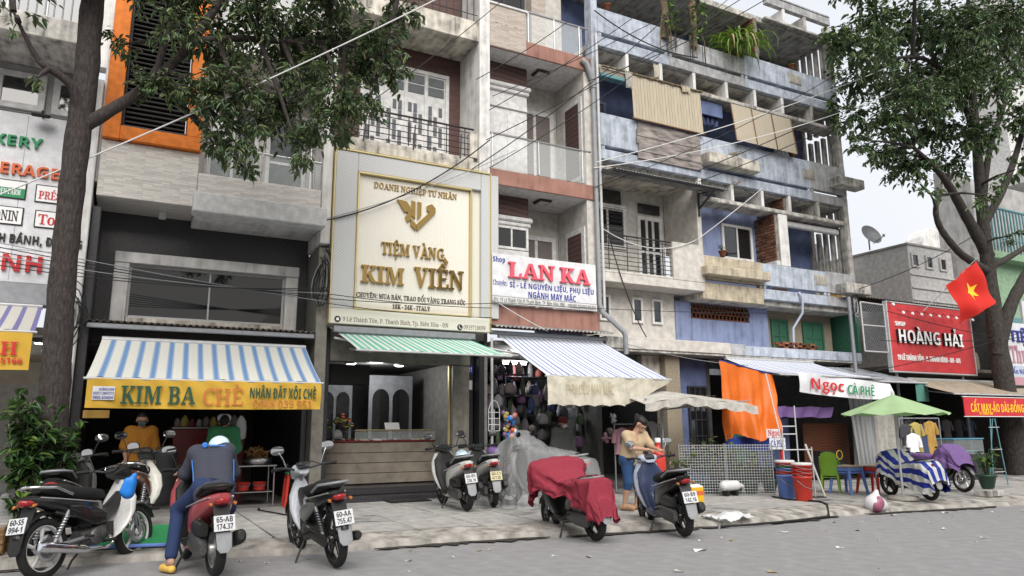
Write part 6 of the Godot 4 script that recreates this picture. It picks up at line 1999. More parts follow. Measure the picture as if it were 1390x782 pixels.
# o: body, side, shield, trim materials and flags
func motorbike(label: String, o: Dictionary) -> Node3D:
	var scooter: bool = o.get("scooter", false)
	var R: float = 0.26 if scooter else 0.285
	var k := "scooter " if scooter else "cub "
	var t := thing("motorbike", label, "motorbike")
	var rear: Vector2 = o.rear
	var front: Vector2 = o.front
	var d := (front - rear).normalized()
	var mid: Vector2 = rear + d * 0.62 * o.get("size", 1.04)
	t.transform = Transform3D(Basis(Vector3.UP, atan2(-d.y, d.x)) * Basis(Vector3.RIGHT, -o.get("lean", 0.10)), Vector3(mid.x, o.get("y", 0.0) + 0.006, mid.y))
	t.scale = Vector3.ONE * o.get("size", 1.04)
	var body: Material = o.body
	var side: Material = o.get("side", o.body)
	var shield: Material = o.get("shield", o.body)
	var rim: Material = o.get("rim", M.paint_black)
	var trim: Material = o.get("trim", M.black_plastic)
	wheel(t, "rear_wheel", -0.62, R, 0.05 if scooter else 0.042, rim)
	# steering: fork, fender, front wheel and bars turn together
	put("fork", mesh_of(k + "fork", func(st):
		for s in [-1.0, 1.0]:
			tube(st, [Vector3(0.62, R, s * 0.078), Vector3(0.545, R + 0.2, s * 0.078)], 0.024, 10)
			tube(st, [Vector3(0.55, R + 0.18, s * 0.078), Vector3(0.42, 0.74, s * 0.06)], 0.017, 10)
		tube(st, [Vector3(0.46, 0.64, -0.08), Vector3(0.46, 0.64, 0.08)], 0.02, 8)
		tube(st, [Vector3(0.47, 0.62, 0), Vector3(0.36, 0.95, 0)], 0.028, 10)), M.grey_metal, t)
	wheel(t, "front_wheel", 0.62, R, 0.042, rim)
	put("front_fender", mesh_of(k + "ffender", func(st): fender(st, Vector3(0.62, R, 0), R + 0.045, 0.35, 2.75, 0.068)), shield if scooter else o.get("fender", shield), t)
	var hb := put("handlebar_cover", mesh_of(k + "hcover", func(st):
		if scooter:
			loft_x(st, [[0.26, 0.945, 0.07, 0.035], [0.31, 0.965, 0.13, 0.055], [0.40, 0.96, 0.15, 0.065], [0.47, 0.93, 0.13, 0.06], [0.52, 0.90, 0.06, 0.03]])
		else:
			loft_x(st, [[0.27, 0.93, 0.06, 0.03], [0.32, 0.94, 0.09, 0.055], [0.41, 0.93, 0.105, 0.075], [0.50, 0.90, 0.09, 0.075], [0.535, 0.885, 0.06, 0.05]])), o.get("bars", trim), t)
	put("headlight", mesh_of(k + "lamp", func(st): loft_x(st, [[0.49, 0.89, 0.075, 0.05], [0.535, 0.885, 0.07, 0.045], [0.555, 0.88, 0.04, 0.025]] if not scooter else [[0.505, 0.66, 0.11, 0.05], [0.545, 0.63, 0.10, 0.045], [0.565, 0.62, 0.05, 0.02]])), M.lens_clear, t)
	put("instruments", mesh_of(k + "dial", func(st): loft_x(st, [[0.255, 0.965, 0.07, 0.012], [0.30, 1.0, 0.08, 0.02], [0.35, 1.015, 0.06, 0.012]])), M.glass_dark, hb)
	put("handlebar", mesh_of(k + "bar", func(st):
		tube(st, [Vector3(0.22, 0.985, -0.34), Vector3(0.28, 0.985, -0.22), Vector3(0.34, 0.95, -0.08), Vector3(0.34, 0.95, 0.08), Vector3(0.28, 0.985, 0.22), Vector3(0.22, 0.985, 0.34)], 0.013, 8)), M.dark_metal, t)
	for s in [-1.0, 1.0]:
		put("grip", mesh_of("grip%d" % s, func(st): tube(st, [Vector3(0.262, 0.985, s * 0.255), Vector3(0.215, 0.985, s * 0.35), Vector3(0.207, 0.985, s * 0.365)], [0.020, 0.021, 0.024], 10)), M.rubber, t)
		put("lever", mesh_of("lever%d" % s, func(st): tube(st, [Vector3(0.30, 0.98, s * 0.21), Vector3(0.315, 0.975, s * 0.27), Vector3(0.27, 0.97, s * 0.36)], 0.007, 6)), M.cast_silver, t)
		put("indicator", mesh_of(k + "ind%d" % s, func(st): loft_x(st, [[-0.81, 0.70, 0.014, 0.012], [-0.84, 0.695, 0.019, 0.015], [-0.852, 0.69, 0.01, 0.008]], s * 0.11)), M.lens_amber, t)
		if o.get("mirrors", true):
			var mr := put("mirror", mesh_of("mirror%d" % s, func(st):
				tube(st, [Vector3(0.27, 0.99, s * 0.2), Vector3(0.26, 1.08, s * 0.23), Vector3(0.27, 1.16, s * 0.27)], 0.007, 6)
				loft(st, [[Vector3(0.305, 1.19, s * 0.29), Vector3(0, 0.02, 0.0), Vector3(0, 0, 0.03), 2.2], [Vector3(0.29, 1.19, s * 0.29), Vector3(0, 0.045, 0.0), Vector3(0, 0, 0.07), 2.4], [Vector3(0.268, 1.188, s * 0.29), Vector3(0, 0.05, 0.0), Vector3(0, 0, 0.078), 2.4]], 16)), o.get("mirror_shell", M.black_plastic), t)
			put("glass", mesh_of("mglass%d" % s, func(st): loft(st, [[Vector3(0.2675, 1.188, s * 0.29), Vector3(-0.006, 0.044, 0.0), Vector3(0, 0, 0.071), 2.4], [Vector3(0.2655, 1.188, s * 0.29), Vector3(-0.006, 0.044, 0.0), Vector3(0, 0, 0.071), 2.4]], 16)), M.mirror, mr)
	# body
	if scooter:
		put("front_apron", mesh_of("s apron", func(st): loft_y(st, [[0.95, 0.40, 0.05, 0.06], [0.88, 0.43, 0.07, 0.16], [0.74, 0.44, 0.09, 0.215], [0.60, 0.42, 0.085, 0.225], [0.45, 0.37, 0.06, 0.20], [0.33, 0.31, 0.05, 0.16], [0.27, 0.26, 0.04, 0.12]])), shield, t)
		put("inner_apron", mesh_of("s inner", func(st): loft_y(st, [[0.90, 0.34, 0.03, 0.10], [0.78, 0.345, 0.04, 0.19], [0.55, 0.33, 0.04, 0.185], [0.36, 0.26, 0.04, 0.15], [0.27, 0.22, 0.03, 0.12]])), trim, t)
		put("floorboard", mesh_of("s floor", func(st): loft_x(st, [[0.30, 0.29, 0.13, 0.03, 5.0], [0.2, 0.265, 0.165, 0.035, 5.0], [-0.02, 0.26, 0.165, 0.04, 5.0], [-0.12, 0.30, 0.14, 0.05, 4.0]])), trim, t)
		put("side_skirt", mesh_of("s skirt", func(st): loft_x(st, [[0.26, 0.23, 0.12, 0.03], [0.0, 0.22, 0.15, 0.045], [-0.25, 0.27, 0.13, 0.06], [-0.33, 0.30, 0.10, 0.04]])), side, t)
		put("body_cover", mesh_of("s body", func(st): loft_x(st, [[-0.02, 0.42, 0.09, 0.12], [-0.08, 0.46, 0.15, 0.17], [-0.22, 0.53, 0.175, 0.17], [-0.42, 0.61, 0.175, 0.13], [-0.62, 0.68, 0.145, 0.095], [-0.78, 0.735, 0.10, 0.06], [-0.87, 0.765, 0.05, 0.03]], 0.0, 18)), body, t)
		put("seat", mesh_of("s seat", func(st): loft_x(st, [[0.02, 0.70, 0.06, 0.025], [-0.04, 0.71, 0.12, 0.06], [-0.2, 0.74, 0.15, 0.07], [-0.42, 0.765, 0.15, 0.065], [-0.5, 0.805, 0.145, 0.065], [-0.68, 0.835, 0.115, 0.05], [-0.75, 0.84, 0.06, 0.02]])), M.seat_vinyl, t)
		put("engine", mesh_of("s engine", func(st):
			loft_x(st, [[-0.05, 0.30, 0.08, 0.08], [-0.25, 0.32, 0.11, 0.10], [-0.45, 0.30, 0.07, 0.08]])
			loft_x(st, [[-0.15, 0.30, 0.03, 0.07], [-0.35, 0.30, 0.05, 0.095], [-0.62, 0.28, 0.05, 0.10], [-0.70, 0.28, 0.03, 0.06]], -0.13)), M.engine, t)
		put("air_filter", mesh_of("s filter", func(st): loft_x(st, [[-0.30, 0.45, 0.03, 0.06, 4.0], [-0.5, 0.46, 0.05, 0.075, 4.0], [-0.68, 0.45, 0.04, 0.06, 4.0]], -0.13)), M.black_plastic, t)
		put("muffler", mesh_of("s muffler", func(st):
			tube(st, [Vector3(-0.1, 0.24, 0.1), Vector3(-0.3, 0.20, 0.14), Vector3(-0.42, 0.26, 0.15)], 0.018, 8)
			loft(st, [[Vector3(-0.36, 0.27, 0.16), Vector3(0, 0.04, 0), Vector3(0, 0, 0.035), 2.4], [Vector3(-0.48, 0.29, 0.165), Vector3(0.012, 0.065, 0), Vector3(0, 0, 0.05), 2.6], [Vector3(-0.76, 0.36, 0.17), Vector3(0.016, 0.07, 0), Vector3(0, 0, 0.055), 2.6], [Vector3(-0.86, 0.385, 0.17), Vector3(0.015, 0.062, 0), Vector3(0, 0, 0.05), 2.4], [Vector3(-0.87, 0.388, 0.17), Vector3(0.01, 0.035, 0), Vector3(0, 0, 0.03), 2.0]], 14)), M.black_plastic, t)
	else:
		put("leg_shield", mesh_of("c shield", func(st):
			loft_y(st, [[0.86, 0.43, 0.05, 0.06], [0.78, 0.435, 0.06, 0.12], [0.66, 0.42, 0.05, 0.20], [0.52, 0.37, 0.035, 0.225], [0.40, 0.31, 0.03, 0.20], [0.31, 0.25, 0.025, 0.15], [0.27, 0.22, 0.02, 0.10]])), shield, t).scale.z = o.get("shield_width", 1.0)
		put("spine_cover", mesh_of("c spine", func(st): loft_x(st, [[0.38, 0.66, 0.05, 0.09], [0.2, 0.53, 0.06, 0.085], [0.04, 0.49, 0.09, 0.10], [-0.08, 0.53, 0.11, 0.12]])), trim, t)
		put("body_cover", mesh_of("c body", func(st): loft_x(st, [[0.08, 0.60, 0.07, 0.07], [-0.04, 0.60, 0.125, 0.115], [-0.25, 0.63, 0.145, 0.10], [-0.46, 0.675, 0.14, 0.08], [-0.64, 0.715, 0.115, 0.065], [-0.80, 0.745, 0.07, 0.045], [-0.86, 0.755, 0.04, 0.025]], 0.0, 18)), body, t)
		for s in [-1.0, 1.0]:
			put("side_panel", mesh_of("c side%d" % s, func(st): loft_x(st, [[0.04, 0.50, 0.012, 0.05], [-0.1, 0.52, 0.02, 0.095], [-0.3, 0.58, 0.02, 0.07], [-0.44, 0.62, 0.012, 0.03]], s * 0.135)), side, t)
		put("seat", mesh_of("c seat", func(st): loft_x(st, [[0.14, 0.71, 0.05, 0.025], [0.07, 0.73, 0.10, 0.055], [-0.1, 0.745, 0.135, 0.07], [-0.3, 0.765, 0.14, 0.075], [-0.42, 0.795, 0.14, 0.08], [-0.62, 0.825, 0.115, 0.06], [-0.70, 0.83, 0.06, 0.025]])), M.seat_vinyl, t)
		put("engine", mesh_of("c engine", func(st):
			loft_x(st, [[0.20, 0.36, 0.05, 0.05, 4.0], [0.12, 0.36, 0.085, 0.065, 4.0], [0.08, 0.34, 0.10, 0.09, 3.5], [-0.08, 0.32, 0.12, 0.10, 3.0], [-0.2, 0.32, 0.07, 0.07, 3.0]])
			for i in 5:
				cbox(st, Vector3(0.11 + i * 0.022, 0.365, 0), Vector3(0.008, 0.15, 0.19), 0.0)
			lathe(st, [Vector2(0.01, -0.14), Vector2(0.085, -0.135), Vector2(0.095, -0.10), Vector2(0.095, 0.10), Vector2(0.085, 0.135), Vector2(0.01, 0.14)], 18, Transform3D(Basis(Vector3.RIGHT, PI / 2), Vector3(-0.05, 0.32, 0)))), M.engine, t)
		put("chain_case", mesh_of("c chain", func(st): loft_x(st, [[-0.08, 0.32, 0.02, 0.05], [-0.3, 0.315, 0.02, 0.055], [-0.62, 0.29, 0.022, 0.065], [-0.70, 0.29, 0.015, 0.04]], -0.125)), M.black_plastic, t)
		put("swing_arm", mesh_of("c swing", func(st):
			for s in [-1.0, 1.0]:
				tube(st, [Vector3(-0.05, 0.33, s * 0.09), Vector3(-0.64, R, s * 0.09)], 0.02, 8)), M.grey_metal, t)
		put("muffler", mesh_of("c muffler", func(st):
			tube(st, [Vector3(0.14, 0.30, 0.09), Vector3(0.16, 0.22, 0.12), Vector3(0.05, 0.19, 0.14), Vector3(-0.25, 0.21, 0.15)], 0.016, 8)
			tube(st, [Vector3(-0.22, 0.205, 0.15), Vector3(-0.30, 0.22, 0.155), Vector3(-0.80, 0.31, 0.17), Vector3(-0.84, 0.318, 0.17)], [0.028, 0.045, 0.05, 0.036], 14)), o.get("muffler", M.black_plastic), t)
		put("foot_peg", mesh_of("c peg", func(st): tube(st, [Vector3(0.06, 0.26, -0.24), Vector3(0.06, 0.25, 0), Vector3(0.06, 0.26, 0.24)], 0.016, 8)), M.rubber, t)
	for s in [-1.0, 1.0]:
		var sh := put("shock_absorber", mesh_of(k + "shock%d" % s, func(st): tube(st, [Vector3(-0.60, R + 0.04, s * 0.115), Vector3(-0.42, 0.62, s * 0.12)], 0.018, 8)), M.grey_metal, t)
		put("spring", mesh_of(k + "spring%d" % s, func(st):
			var pts := []
			for i in 61:
				var f := i / 60.0
				var c := Vector3(-0.585, R + 0.09, s * 0.115).lerp(Vector3(-0.45, 0.57, s * 0.12), f)
				pts.append(c + Vector3(cos(f * TAU * 8) * 0.03, 0, sin(f * TAU * 8) * 0.03))
			tube(st, pts, 0.006, 5)), o.get("spring", M.dark_metal), sh)
	put("rear_fender", mesh_of(k + "rfender", func(st):
		fender(st, Vector3(-0.62, R, 0), R + 0.06, 1.2, 2.75, 0.065)
		sheet(st, 4, 6, func(u: float, v: float): return Vector3(-0.78 - 0.12 * v, 0.68 - 0.34 * v, (u - 0.5) * lerpf(0.16, 0.12, v)))), M.black_plastic, t)
	put("mud_flap", mesh_of(k + "flap", func(st): loft(st, [[Vector3(-0.905, 0.44, 0), Vector3(0, 0, 0.075), Vector3(0.006, 0, 0), 4.0], [Vector3(-0.94, 0.30, 0), Vector3(0, 0, 0.07), Vector3(0.006, 0, 0), 4.0], [Vector3(-0.945, 0.26, 0), Vector3(0, 0, 0.04), Vector3(0.006, 0, 0), 3.0]], 12)), o.get("flap", M.pvc_grey), t)
	put("tail_light", mesh_of(k + "tail", func(st): loft_x(st, [[-0.74, 0.725, 0.075, 0.03], [-0.84, 0.72, 0.065, 0.036], [-0.875, 0.725, 0.045, 0.026], [-0.885, 0.73, 0.02, 0.012]])), M.lens_red, t)
	put("grab_rail", mesh_of(k + "grab", func(st): tube(st, [Vector3(-0.42, 0.76, -0.15), Vector3(-0.62, 0.84, -0.15), Vector3(-0.80, 0.86, -0.10), Vector3(-0.84, 0.865, 0), Vector3(-0.80, 0.86, 0.10), Vector3(-0.62, 0.84, 0.15), Vector3(-0.42, 0.76, 0.15)], 0.015, 8)), o.get("rail", M.grey_metal), t)
	put("stand", mesh_of(k + "stand", func(st): tube(st, [Vector3(0.02, 0.24, -0.10), Vector3(-0.04, 0.10, -0.20), Vector3(-0.06, -0.02, -0.26), Vector3(-0.10, -0.03, -0.27)], 0.012, 6)), M.dark_metal, t)
	for s in [-1.0, 1.0]:
		put("brake_cable", mesh_of(k + "bcable%d" % s, func(st): tube(st, [Vector3(0.30, 0.985, s * 0.2), Vector3(0.42, 1.02, s * 0.14), Vector3(0.52, 0.93, s * 0.09), Vector3(0.50, 0.72, s * 0.085), Vector3(0.58, R + 0.05, s * 0.1)], 0.006, 5)), M.cable_black, t)
		put("trim_strip", mesh_of(k + "strip%d" % s, func(st): tube(st, [Vector3(-0.10, 0.62, s * 0.172), Vector3(-0.35, 0.665, s * 0.178), Vector3(-0.6, 0.72, s * 0.148), Vector3(-0.76, 0.755, s * 0.11)] if scooter else [Vector3(-0.06, 0.655, s * 0.128), Vector3(-0.3, 0.69, s * 0.143), Vector3(-0.55, 0.73, s * 0.132), Vector3(-0.74, 0.762, s * 0.092)], 0.0075, 5)), o.get("strip", M.cast_silver), t)
		put("rear_peg", mesh_of(k + "rpeg%d" % s, func(st): tube(st, [Vector3(-0.22, 0.34, s * 0.12), Vector3(-0.24, 0.33, s * 0.23)], 0.014, 6)), M.rubber, t)
	# number plate: two lines
	if o.has("plate"):
		var pl := put("number_plate", box_mesh(Vector3(0.008, 0.145, 0.195), 0.002), o.get("plate_mat", M.plate_white), t, Vector3(-0.915, 0.525, 0))
		pl.rotation.z = -0.28
		for i in 2:
			var w := letters(pl, "plate_print", o.plate[i], "sans bold", M.ink_black, -0.075, 0.075, 0.008 if i == 0 else -0.058, 0.06 if i == 0 else -0.006, 0.0, 0.002)
			var q := w.position
			w.rotation.y = -PI / 2
			w.position = Vector3(-0.0055, q.y, q.x)
	return t

# cloth thrown over a bike: sections [x, ridge height, half width, hem height] along its length
func drape(secs: Array, wave := 0.02, n_side := 9, sd := 1) -> Mesh:
	var st := begin()
	var nz := FastNoiseLite.new()
	nz.seed = sd
	nz.frequency = 2.2
	var n := (secs.size() - 1) * 9
	sheet(st, n, n_side * 3 + 9, func(u: float, v: float):
		var f: float = u * (secs.size() - 1)
		var i := mini(int(f), secs.size() - 2)
		var a: Array = secs[i]
		var b: Array = secs[i + 1]
		var k := smoothstep(0.0, 1.0, f - i)
		var x := lerpf(a[0], b[0], f - i)
		var top := lerpf(a[1], b[1], k)
		var hw := lerpf(a[2], b[2], k)
		var hem := lerpf(a[3], b[3], k)
		var s: float = (v - 0.5) * 2.0
		var q := absf(s)
		var y := 0.0
		var z := 0.0
		if q < 0.3:
			z = hw * q / 0.3
			y = top - 0.05 * pow(q / 0.3, 2.0) + wave * 0.5 * nz.get_noise_2d(x * 2.5, s * 4.0)
		else:
			var g2 := (q - 0.3) / 0.7
			z = hw + 0.05 * g2 + wave * (0.7 * sin(x * 19.0 + s * 2.0 + 3.0 * nz.get_noise_2d(x, s)) + 0.5 * sin(x * 41.0 - g2 * 3.0)) * g2 + wave * nz.get_noise_2d(x * 1.1, g2 + s) * 2.4
			y = lerpf(top - 0.05, hem + 0.07 * nz.get_noise_2d(x * 1.2, s * 2.0), g2)
		return Vector3(x + wave * nz.get_noise_2d(x * 1.5, s * 1.5), y, z * signf(s)))
	return done(st)

func over(bike: Node3D, called: String, label: String, cat: String, m: Material, mesh: Mesh) -> MeshInstance3D:
	var o := single(called, label, cat, mesh, m)
	o.transform = bike.transform
	return o

func build_motorbikes() -> void:
	motorbike("black motorbike with white wheels and white leg shields parked in front of the shrub", {"rear": Vector2(-0.56, 4.62), "front": Vector2(0.16, 3.75), "body": M.paint_black, "side": M.paint_black, "shield": M.paint_white, "fender": M.paint_grey, "rim": M.paint_white, "plate": ["60-S5", "994-1"], "muffler": M.chrome, "spring": M.chrome, "rail": M.chrome, "lean": 0.12, "size": 1.05, "flap": M.black_plastic})
	motorbike("dark scooter with a yellowish plate half hidden behind the black motorbike", {"scooter": true, "rear": Vector2(-0.55, 3.55), "front": Vector2(-0.38, 2.35), "y": 0.12, "body": M.paint_black, "shield": M.paint_grey, "bars": M.paint_grey, "plate": ["60-B4", "551.2"], "plate_mat": M.plate_yellow, "lean": 0.06})
	motorbike("brown motorbike with white leg shields between the black motorbike and the rider", {"rear": Vector2(0.20, 2.75), "front": Vector2(0.42, 1.5), "y": 0.12, "body": M.paint_brown, "side": M.paint_brown, "shield": M.paint_cream, "rim": M.chrome, "plate": ["60-F3", "597.99"], "muffler": M.chrome, "spring": M.chrome, "rail": M.chrome, "lean": 0.03, "size": 1.08})
	motorbike("red scooter with a bent over rider on its seat", {"scooter": true, "rear": Vector2(0.97, 5.30), "front": Vector2(0.80, 4.06), "body": M.paint_red, "side": M.paint_red, "shield": M.paint_red, "rim": M.cast_silver, "plate": ["65-AB", "174.37"], "lean": 0.03, "rail": M.black_plastic, "size": 1.05})
	motorbike("grey and black motorbike standing alone on the kerb before the jeweller", {"rear": Vector2(2.18, 5.42), "front": Vector2(2.05, 4.15), "body": M.paint_black, "side": M.paint_grey, "shield": M.paint_silver, "bars": M.paint_silver, "fender": M.paint_black, "plate": ["60-AA", "755.47"], "shield_width": 0.68, "lean": 0.10, "size": 1.05, "mirror_shell": M.chrome})
	motorbike("white scooter with a blue helmet on it parked at the jeweller step", {"scooter": true, "rear": Vector2(5.20, 2.15), "front": Vector2(5.30, 0.88), "y": 0.12, "body": M.paint_white, "side": M.paint_white, "shield": M.paint_white, "plate": ["60-B5", "238.16"], "lean": 0.09})
	motorbike("black and white scooter with a cream plate beside the white scooter", {"scooter": true, "rear": Vector2(5.86, 1.80), "front": Vector2(6.12, 0.55), "y": 0.12, "body": M.paint_white, "side": M.paint_black, "shield": M.paint_white, "plate": ["60-C1", "417.05"], "plate_mat": M.plate_yellow, "lean": 0.06})
	var b := motorbike("scooter hidden under clear plastic in front of the haberdashery", {"scooter": true, "rear": Vector2(7.0, 2.7), "front": Vector2(6.25, 1.7), "y": 0.12, "body": M.paint_grey, "lean": 0.04})
	over(b, "plastic_cover", "clear crumpled plastic sheet thrown over a scooter by the haberdashery", "cover", M.plastic_sheet, drape([[-1.05, 0.35, 0.2, 0.02], [-0.9, 0.80, 0.24, 0.0], [-0.5, 0.92, 0.28, 0.0], [-0.1, 0.98, 0.32, 0.0], [0.2, 1.12, 0.40, 0.0], [0.36, 1.26, 0.38, 0.0], [0.6, 1.12, 0.30, 0.0], [0.95, 0.62, 0.3, 0.0], [1.15, 0.05, 0.3, 0.0]], 0.022, 9, 4))
	b = motorbike("black scooter under a dark red cloth on the kerb", {"scooter": true, "rear": Vector2(5.64, 5.26), "front": Vector2(5.68, 4.02), "body": M.paint_black, "shield": M.paint_grey, "lean": 0.08, "mirrors": false, "size": 0.96})
	over(b, "red_cloth_cover", "dark red cloth thrown over a black scooter from handlebar to tail", "cover", M.red_cover, drape([[-0.98, 0.36, 0.10, 0.30], [-0.93, 0.60, 0.13, 0.26], [-0.86, 0.86, 0.17, 0.30], [-0.62, 0.88, 0.19, 0.42], [-0.30, 0.82, 0.20, 0.58], [-0.05, 0.80, 0.21, 0.55], [0.08, 0.90, 0.33, 0.60], [0.20, 1.07, 0.42, 0.66], [0.36, 1.10, 0.41, 0.62], [0.52, 0.98, 0.27, 0.52], [0.64, 0.62, 0.20, 0.38]], 0.04, 9, 8))
	motorbike("dark blue scooter with pale shields where the woman in beige bends over the handlebar", {"scooter": true, "rear": Vector2(6.88, 5.56), "front": Vector2(7.22, 4.34), "body": M.paint_black, "side": M.paint_blue, "shield": M.paint_ice, "bars": M.paint_ice, "trim": M.paint_blue, "plate": ["60-B9", "142.16"], "lean": 0.07, "mirror_shell": M.chrome})
	b = motorbike("motorbike under a blue and white striped tarpaulin beside the green umbrella", {"rear": Vector2(13.15, 5.0), "front": Vector2(13.5, 3.8), "y": 0.12, "body": M.paint_black, "lean": 0.08, "mirrors": false, "size": 0.84})
	over(b, "striped_tarpaulin", "blue and white striped tarpaulin covering a parked motorbike by the umbrella", "cover", M.tarp_striped, drape([[-1.0, 0.45, 0.16, 0.22], [-0.92, 0.72, 0.2, 0.2], [-0.75, 0.86, 0.24, 0.18], [-0.4, 0.85, 0.26, 0.26], [-0.05, 0.80, 0.28, 0.34], [0.14, 0.92, 0.34, 0.5], [0.3, 1.08, 0.38, 0.6], [0.48, 1.0, 0.32, 0.55], [0.62, 0.66, 0.25, 0.42]], 0.03, 9, 12))
	b = motorbike("motorbike with spoked wheel under a purple cover past the umbrella", {"rear": Vector2(15.55, 3.2), "front": Vector2(15.33, 4.45), "y": 0.12, "body": M.paint_black, "lean": 0.10, "mirrors": false, "rim": M.chrome, "size": 0.88})
	over(b, "purple_cover", "purple cover over a parked motorbike in front of the clothes rack", "cover", M.purple_cover, drape([[-1.0, 0.5, 0.15, 0.3], [-0.85, 0.86, 0.2, 0.3], [-0.4, 0.86, 0.25, 0.3], [0.0, 0.82, 0.27, 0.36], [0.2, 0.98, 0.36, 0.5], [0.35, 1.10, 0.36, 0.55], [0.52, 0.98, 0.3, 0.5], [0.75, 0.66, 0.22, 0.45]], 0.025, 9, 15))
	# things left on the bikes
	var hm := thing("helmet", "pale blue helmet hung on the white scooter", "helmet", Vector3(5.55, 0.95, 1.15))
	put("shell", blob([[Vector3.ZERO, Vector3(0.0, 0.02, -0.03), 0.13, 0.125]], 0.02, 0.02), M.helmet, hm)
	put("brim", disc(0.14, 0.02), M.black_plastic, hm, Vector3(0, -0.04, 0.0))
	hm = thing("helmet", "small purple helmet behind the white scooters", "helmet", Vector3(6.3, 1.02, 0.9))
	put("shell", blob([[Vector3.ZERO, Vector3(0.0, 0.02, -0.02), 0.12, 0.115]], 0.02, 0.02), M.purple_cover, hm)
	put("brim", disc(0.13, 0.02), M.black_plastic, hm, Vector3(0, -0.04, 0.0))
	var bag := thing("plastic_bag", "bright blue plastic bag hanging from the black motorbike's handlebar", "bag", Vector3(0.14, 0.78, 4.12))
	put("sack", blob([[Vector3(0, 0, 0), Vector3(0.02, 0.10, 0), 0.07, 0.06], [Vector3(0.02, 0.1, 0), Vector3(0.05, 0.19, 0.02), 0.05, 0.03], [Vector3(-0.05, 0.02, 0.02), Vector3(-0.02, 0.14, 0.03), 0.04, 0.03]], 0.018, 0.03), M.bag_blue, bag)
	bag = thing("plastic_bag", "blue bag and bottle in the grey motorbike's front rack", "bag", Vector3(2.07, 0.70, 4.62))
	put("sack", blob([[Vector3(-0.04, 0, 0), Vector3(-0.05, 0.05, 0), 0.05, 0.04]], 0.018, 0.03), M.bag_blue, bag)
	put("bottle", disc(0.03, 0.16, 12), M.lime_plastic, bag, Vector3(0.06, 0.05, 0.02))

# ---------------------------------------------------------------- people: one continuous body, clothing over it
func joined(meshes: Array) -> Mesh:
	var st := SurfaceTool.new()
	for m in meshes:
		st.append_from(m, 0, Transform3D.IDENTITY)
	return st.commit()

# hand from the wrist along dir; palm faces 'palm'; curl bends the fingers
func hand_mesh(w: Vector3, dir: Vector3, palm: Vector3, curl: float, thumb_side: float) -> Mesh:
	dir = dir.normalized()
	palm = (palm - dir * palm.dot(dir)).normalized()
	var across := dir.cross(palm).normalized() * thumb_side
	var b := []
	var kn := w + dir * 0.085
	for i in 4:
		var off := across * (0.03 - i * 0.02)
		b.append([w + dir * 0.015 + off * 0.6, kn + off, 0.014, 0.012])
	for i in 4:
		var p: Vector3 = kn + across * (0.03 - i * 0.02)
		var l: float = [0.034, 0.038, 0.035, 0.027][i]
		var d := dir
		for s in 3:
			d = d.rotated(across.normalized(), -curl * thumb_side * (0.5 if s == 0 else 0.8)) if absf(curl) > 0.001 else d
			if d.dot(palm) < 0 and curl > 0 and s == 0:
				d = (dir + palm * curl * 0.5).normalized()
			var q := p + d * l * (1.0 - 0.18 * s)
			b.append([p, q, 0.0095 - 0.0008 * s, 0.0088 - 0.0008 * s])
			p = q
	var tp := w + dir * 0.03 + across * 0.032
	var td := (dir * 0.7 + across * 0.7 + palm * 0.3).normalized()
	b.append([tp, tp + td * 0.04, 0.013, 0.011])
	b.append([tp + td * 0.04, tp + td * 0.04 + (dir * 0.85 + across * 0.3 + palm * 0.35).normalized() * 0.032, 0.0105, 0.009])
	return blob(b, 0.0055, 0.007)

# head centred at c, looking along look, up along up
func head_mesh(c: Vector3, look: Vector3, up: Vector3, s := 1.0) -> Mesh:
	look = look.normalized()
	up = (up - look * up.dot(look)).normalized()
	var r := look.cross(up).normalized()
	var b := [
		[c + up * 0.045 * s - look * 0.015 * s, c + up * 0.04 * s + look * 0.012 * s, 0.082 * s, 0.078 * s],
		[c + look * 0.03 * s, c - up * 0.055 * s + look * 0.045 * s, 0.062 * s, 0.045 * s],
		[c - up * 0.085 * s + look * 0.052 * s, c - up * 0.085 * s + look * 0.06 * s, 0.028 * s, 0.024 * s],
		[c + up * 0.0 * s + look * 0.088 * s, c - up * 0.032 * s + look * 0.103 * s, 0.011 * s, 0.015 * s],
		[c - up * 0.06 * s + look * 0.088 * s - r * 0.015 * s, c - up * 0.06 * s + look * 0.088 * s + r * 0.015 * s, 0.010 * s, 0.010 * s],
		[c + up * 0.025 * s + look * 0.082 * s - r * 0.04 * s, c + up * 0.025 * s + look * 0.088 * s - r * 0.015 * s, 0.011 * s, 0.010 * s],
		[c + up * 0.025 * s + look * 0.082 * s + r * 0.04 * s, c + up * 0.025 * s + look * 0.088 * s + r * 0.015 * s, 0.011 * s, 0.010 * s]]
	for q in [-1.0, 1.0]:
		b.append([c + r * q * 0.082 * s + up * 0.015 * s, c + r * q * 0.085 * s - up * 0.025 * s, 0.016 * s, 0.011 * s])
	return blob(b, 0.008, 0.018)

func eyes(p: Node, c: Vector3, look: Vector3, up: Vector3) -> void:
	look = look.normalized()
	var r := look.cross(up).normalized()
	for q in [-1.0, 1.0]:
		var st := begin()
		lathe(st, [Vector2(0.001, -0.006), Vector2(0.009, -0.003), Vector2(0.011, 0.0), Vector2(0.009, 0.003), Vector2(0.001, 0.006)], 10)
		put("eye", done(st), M.hair, p, c + up * 0.005 + look * 0.084 + r * q * 0.03)

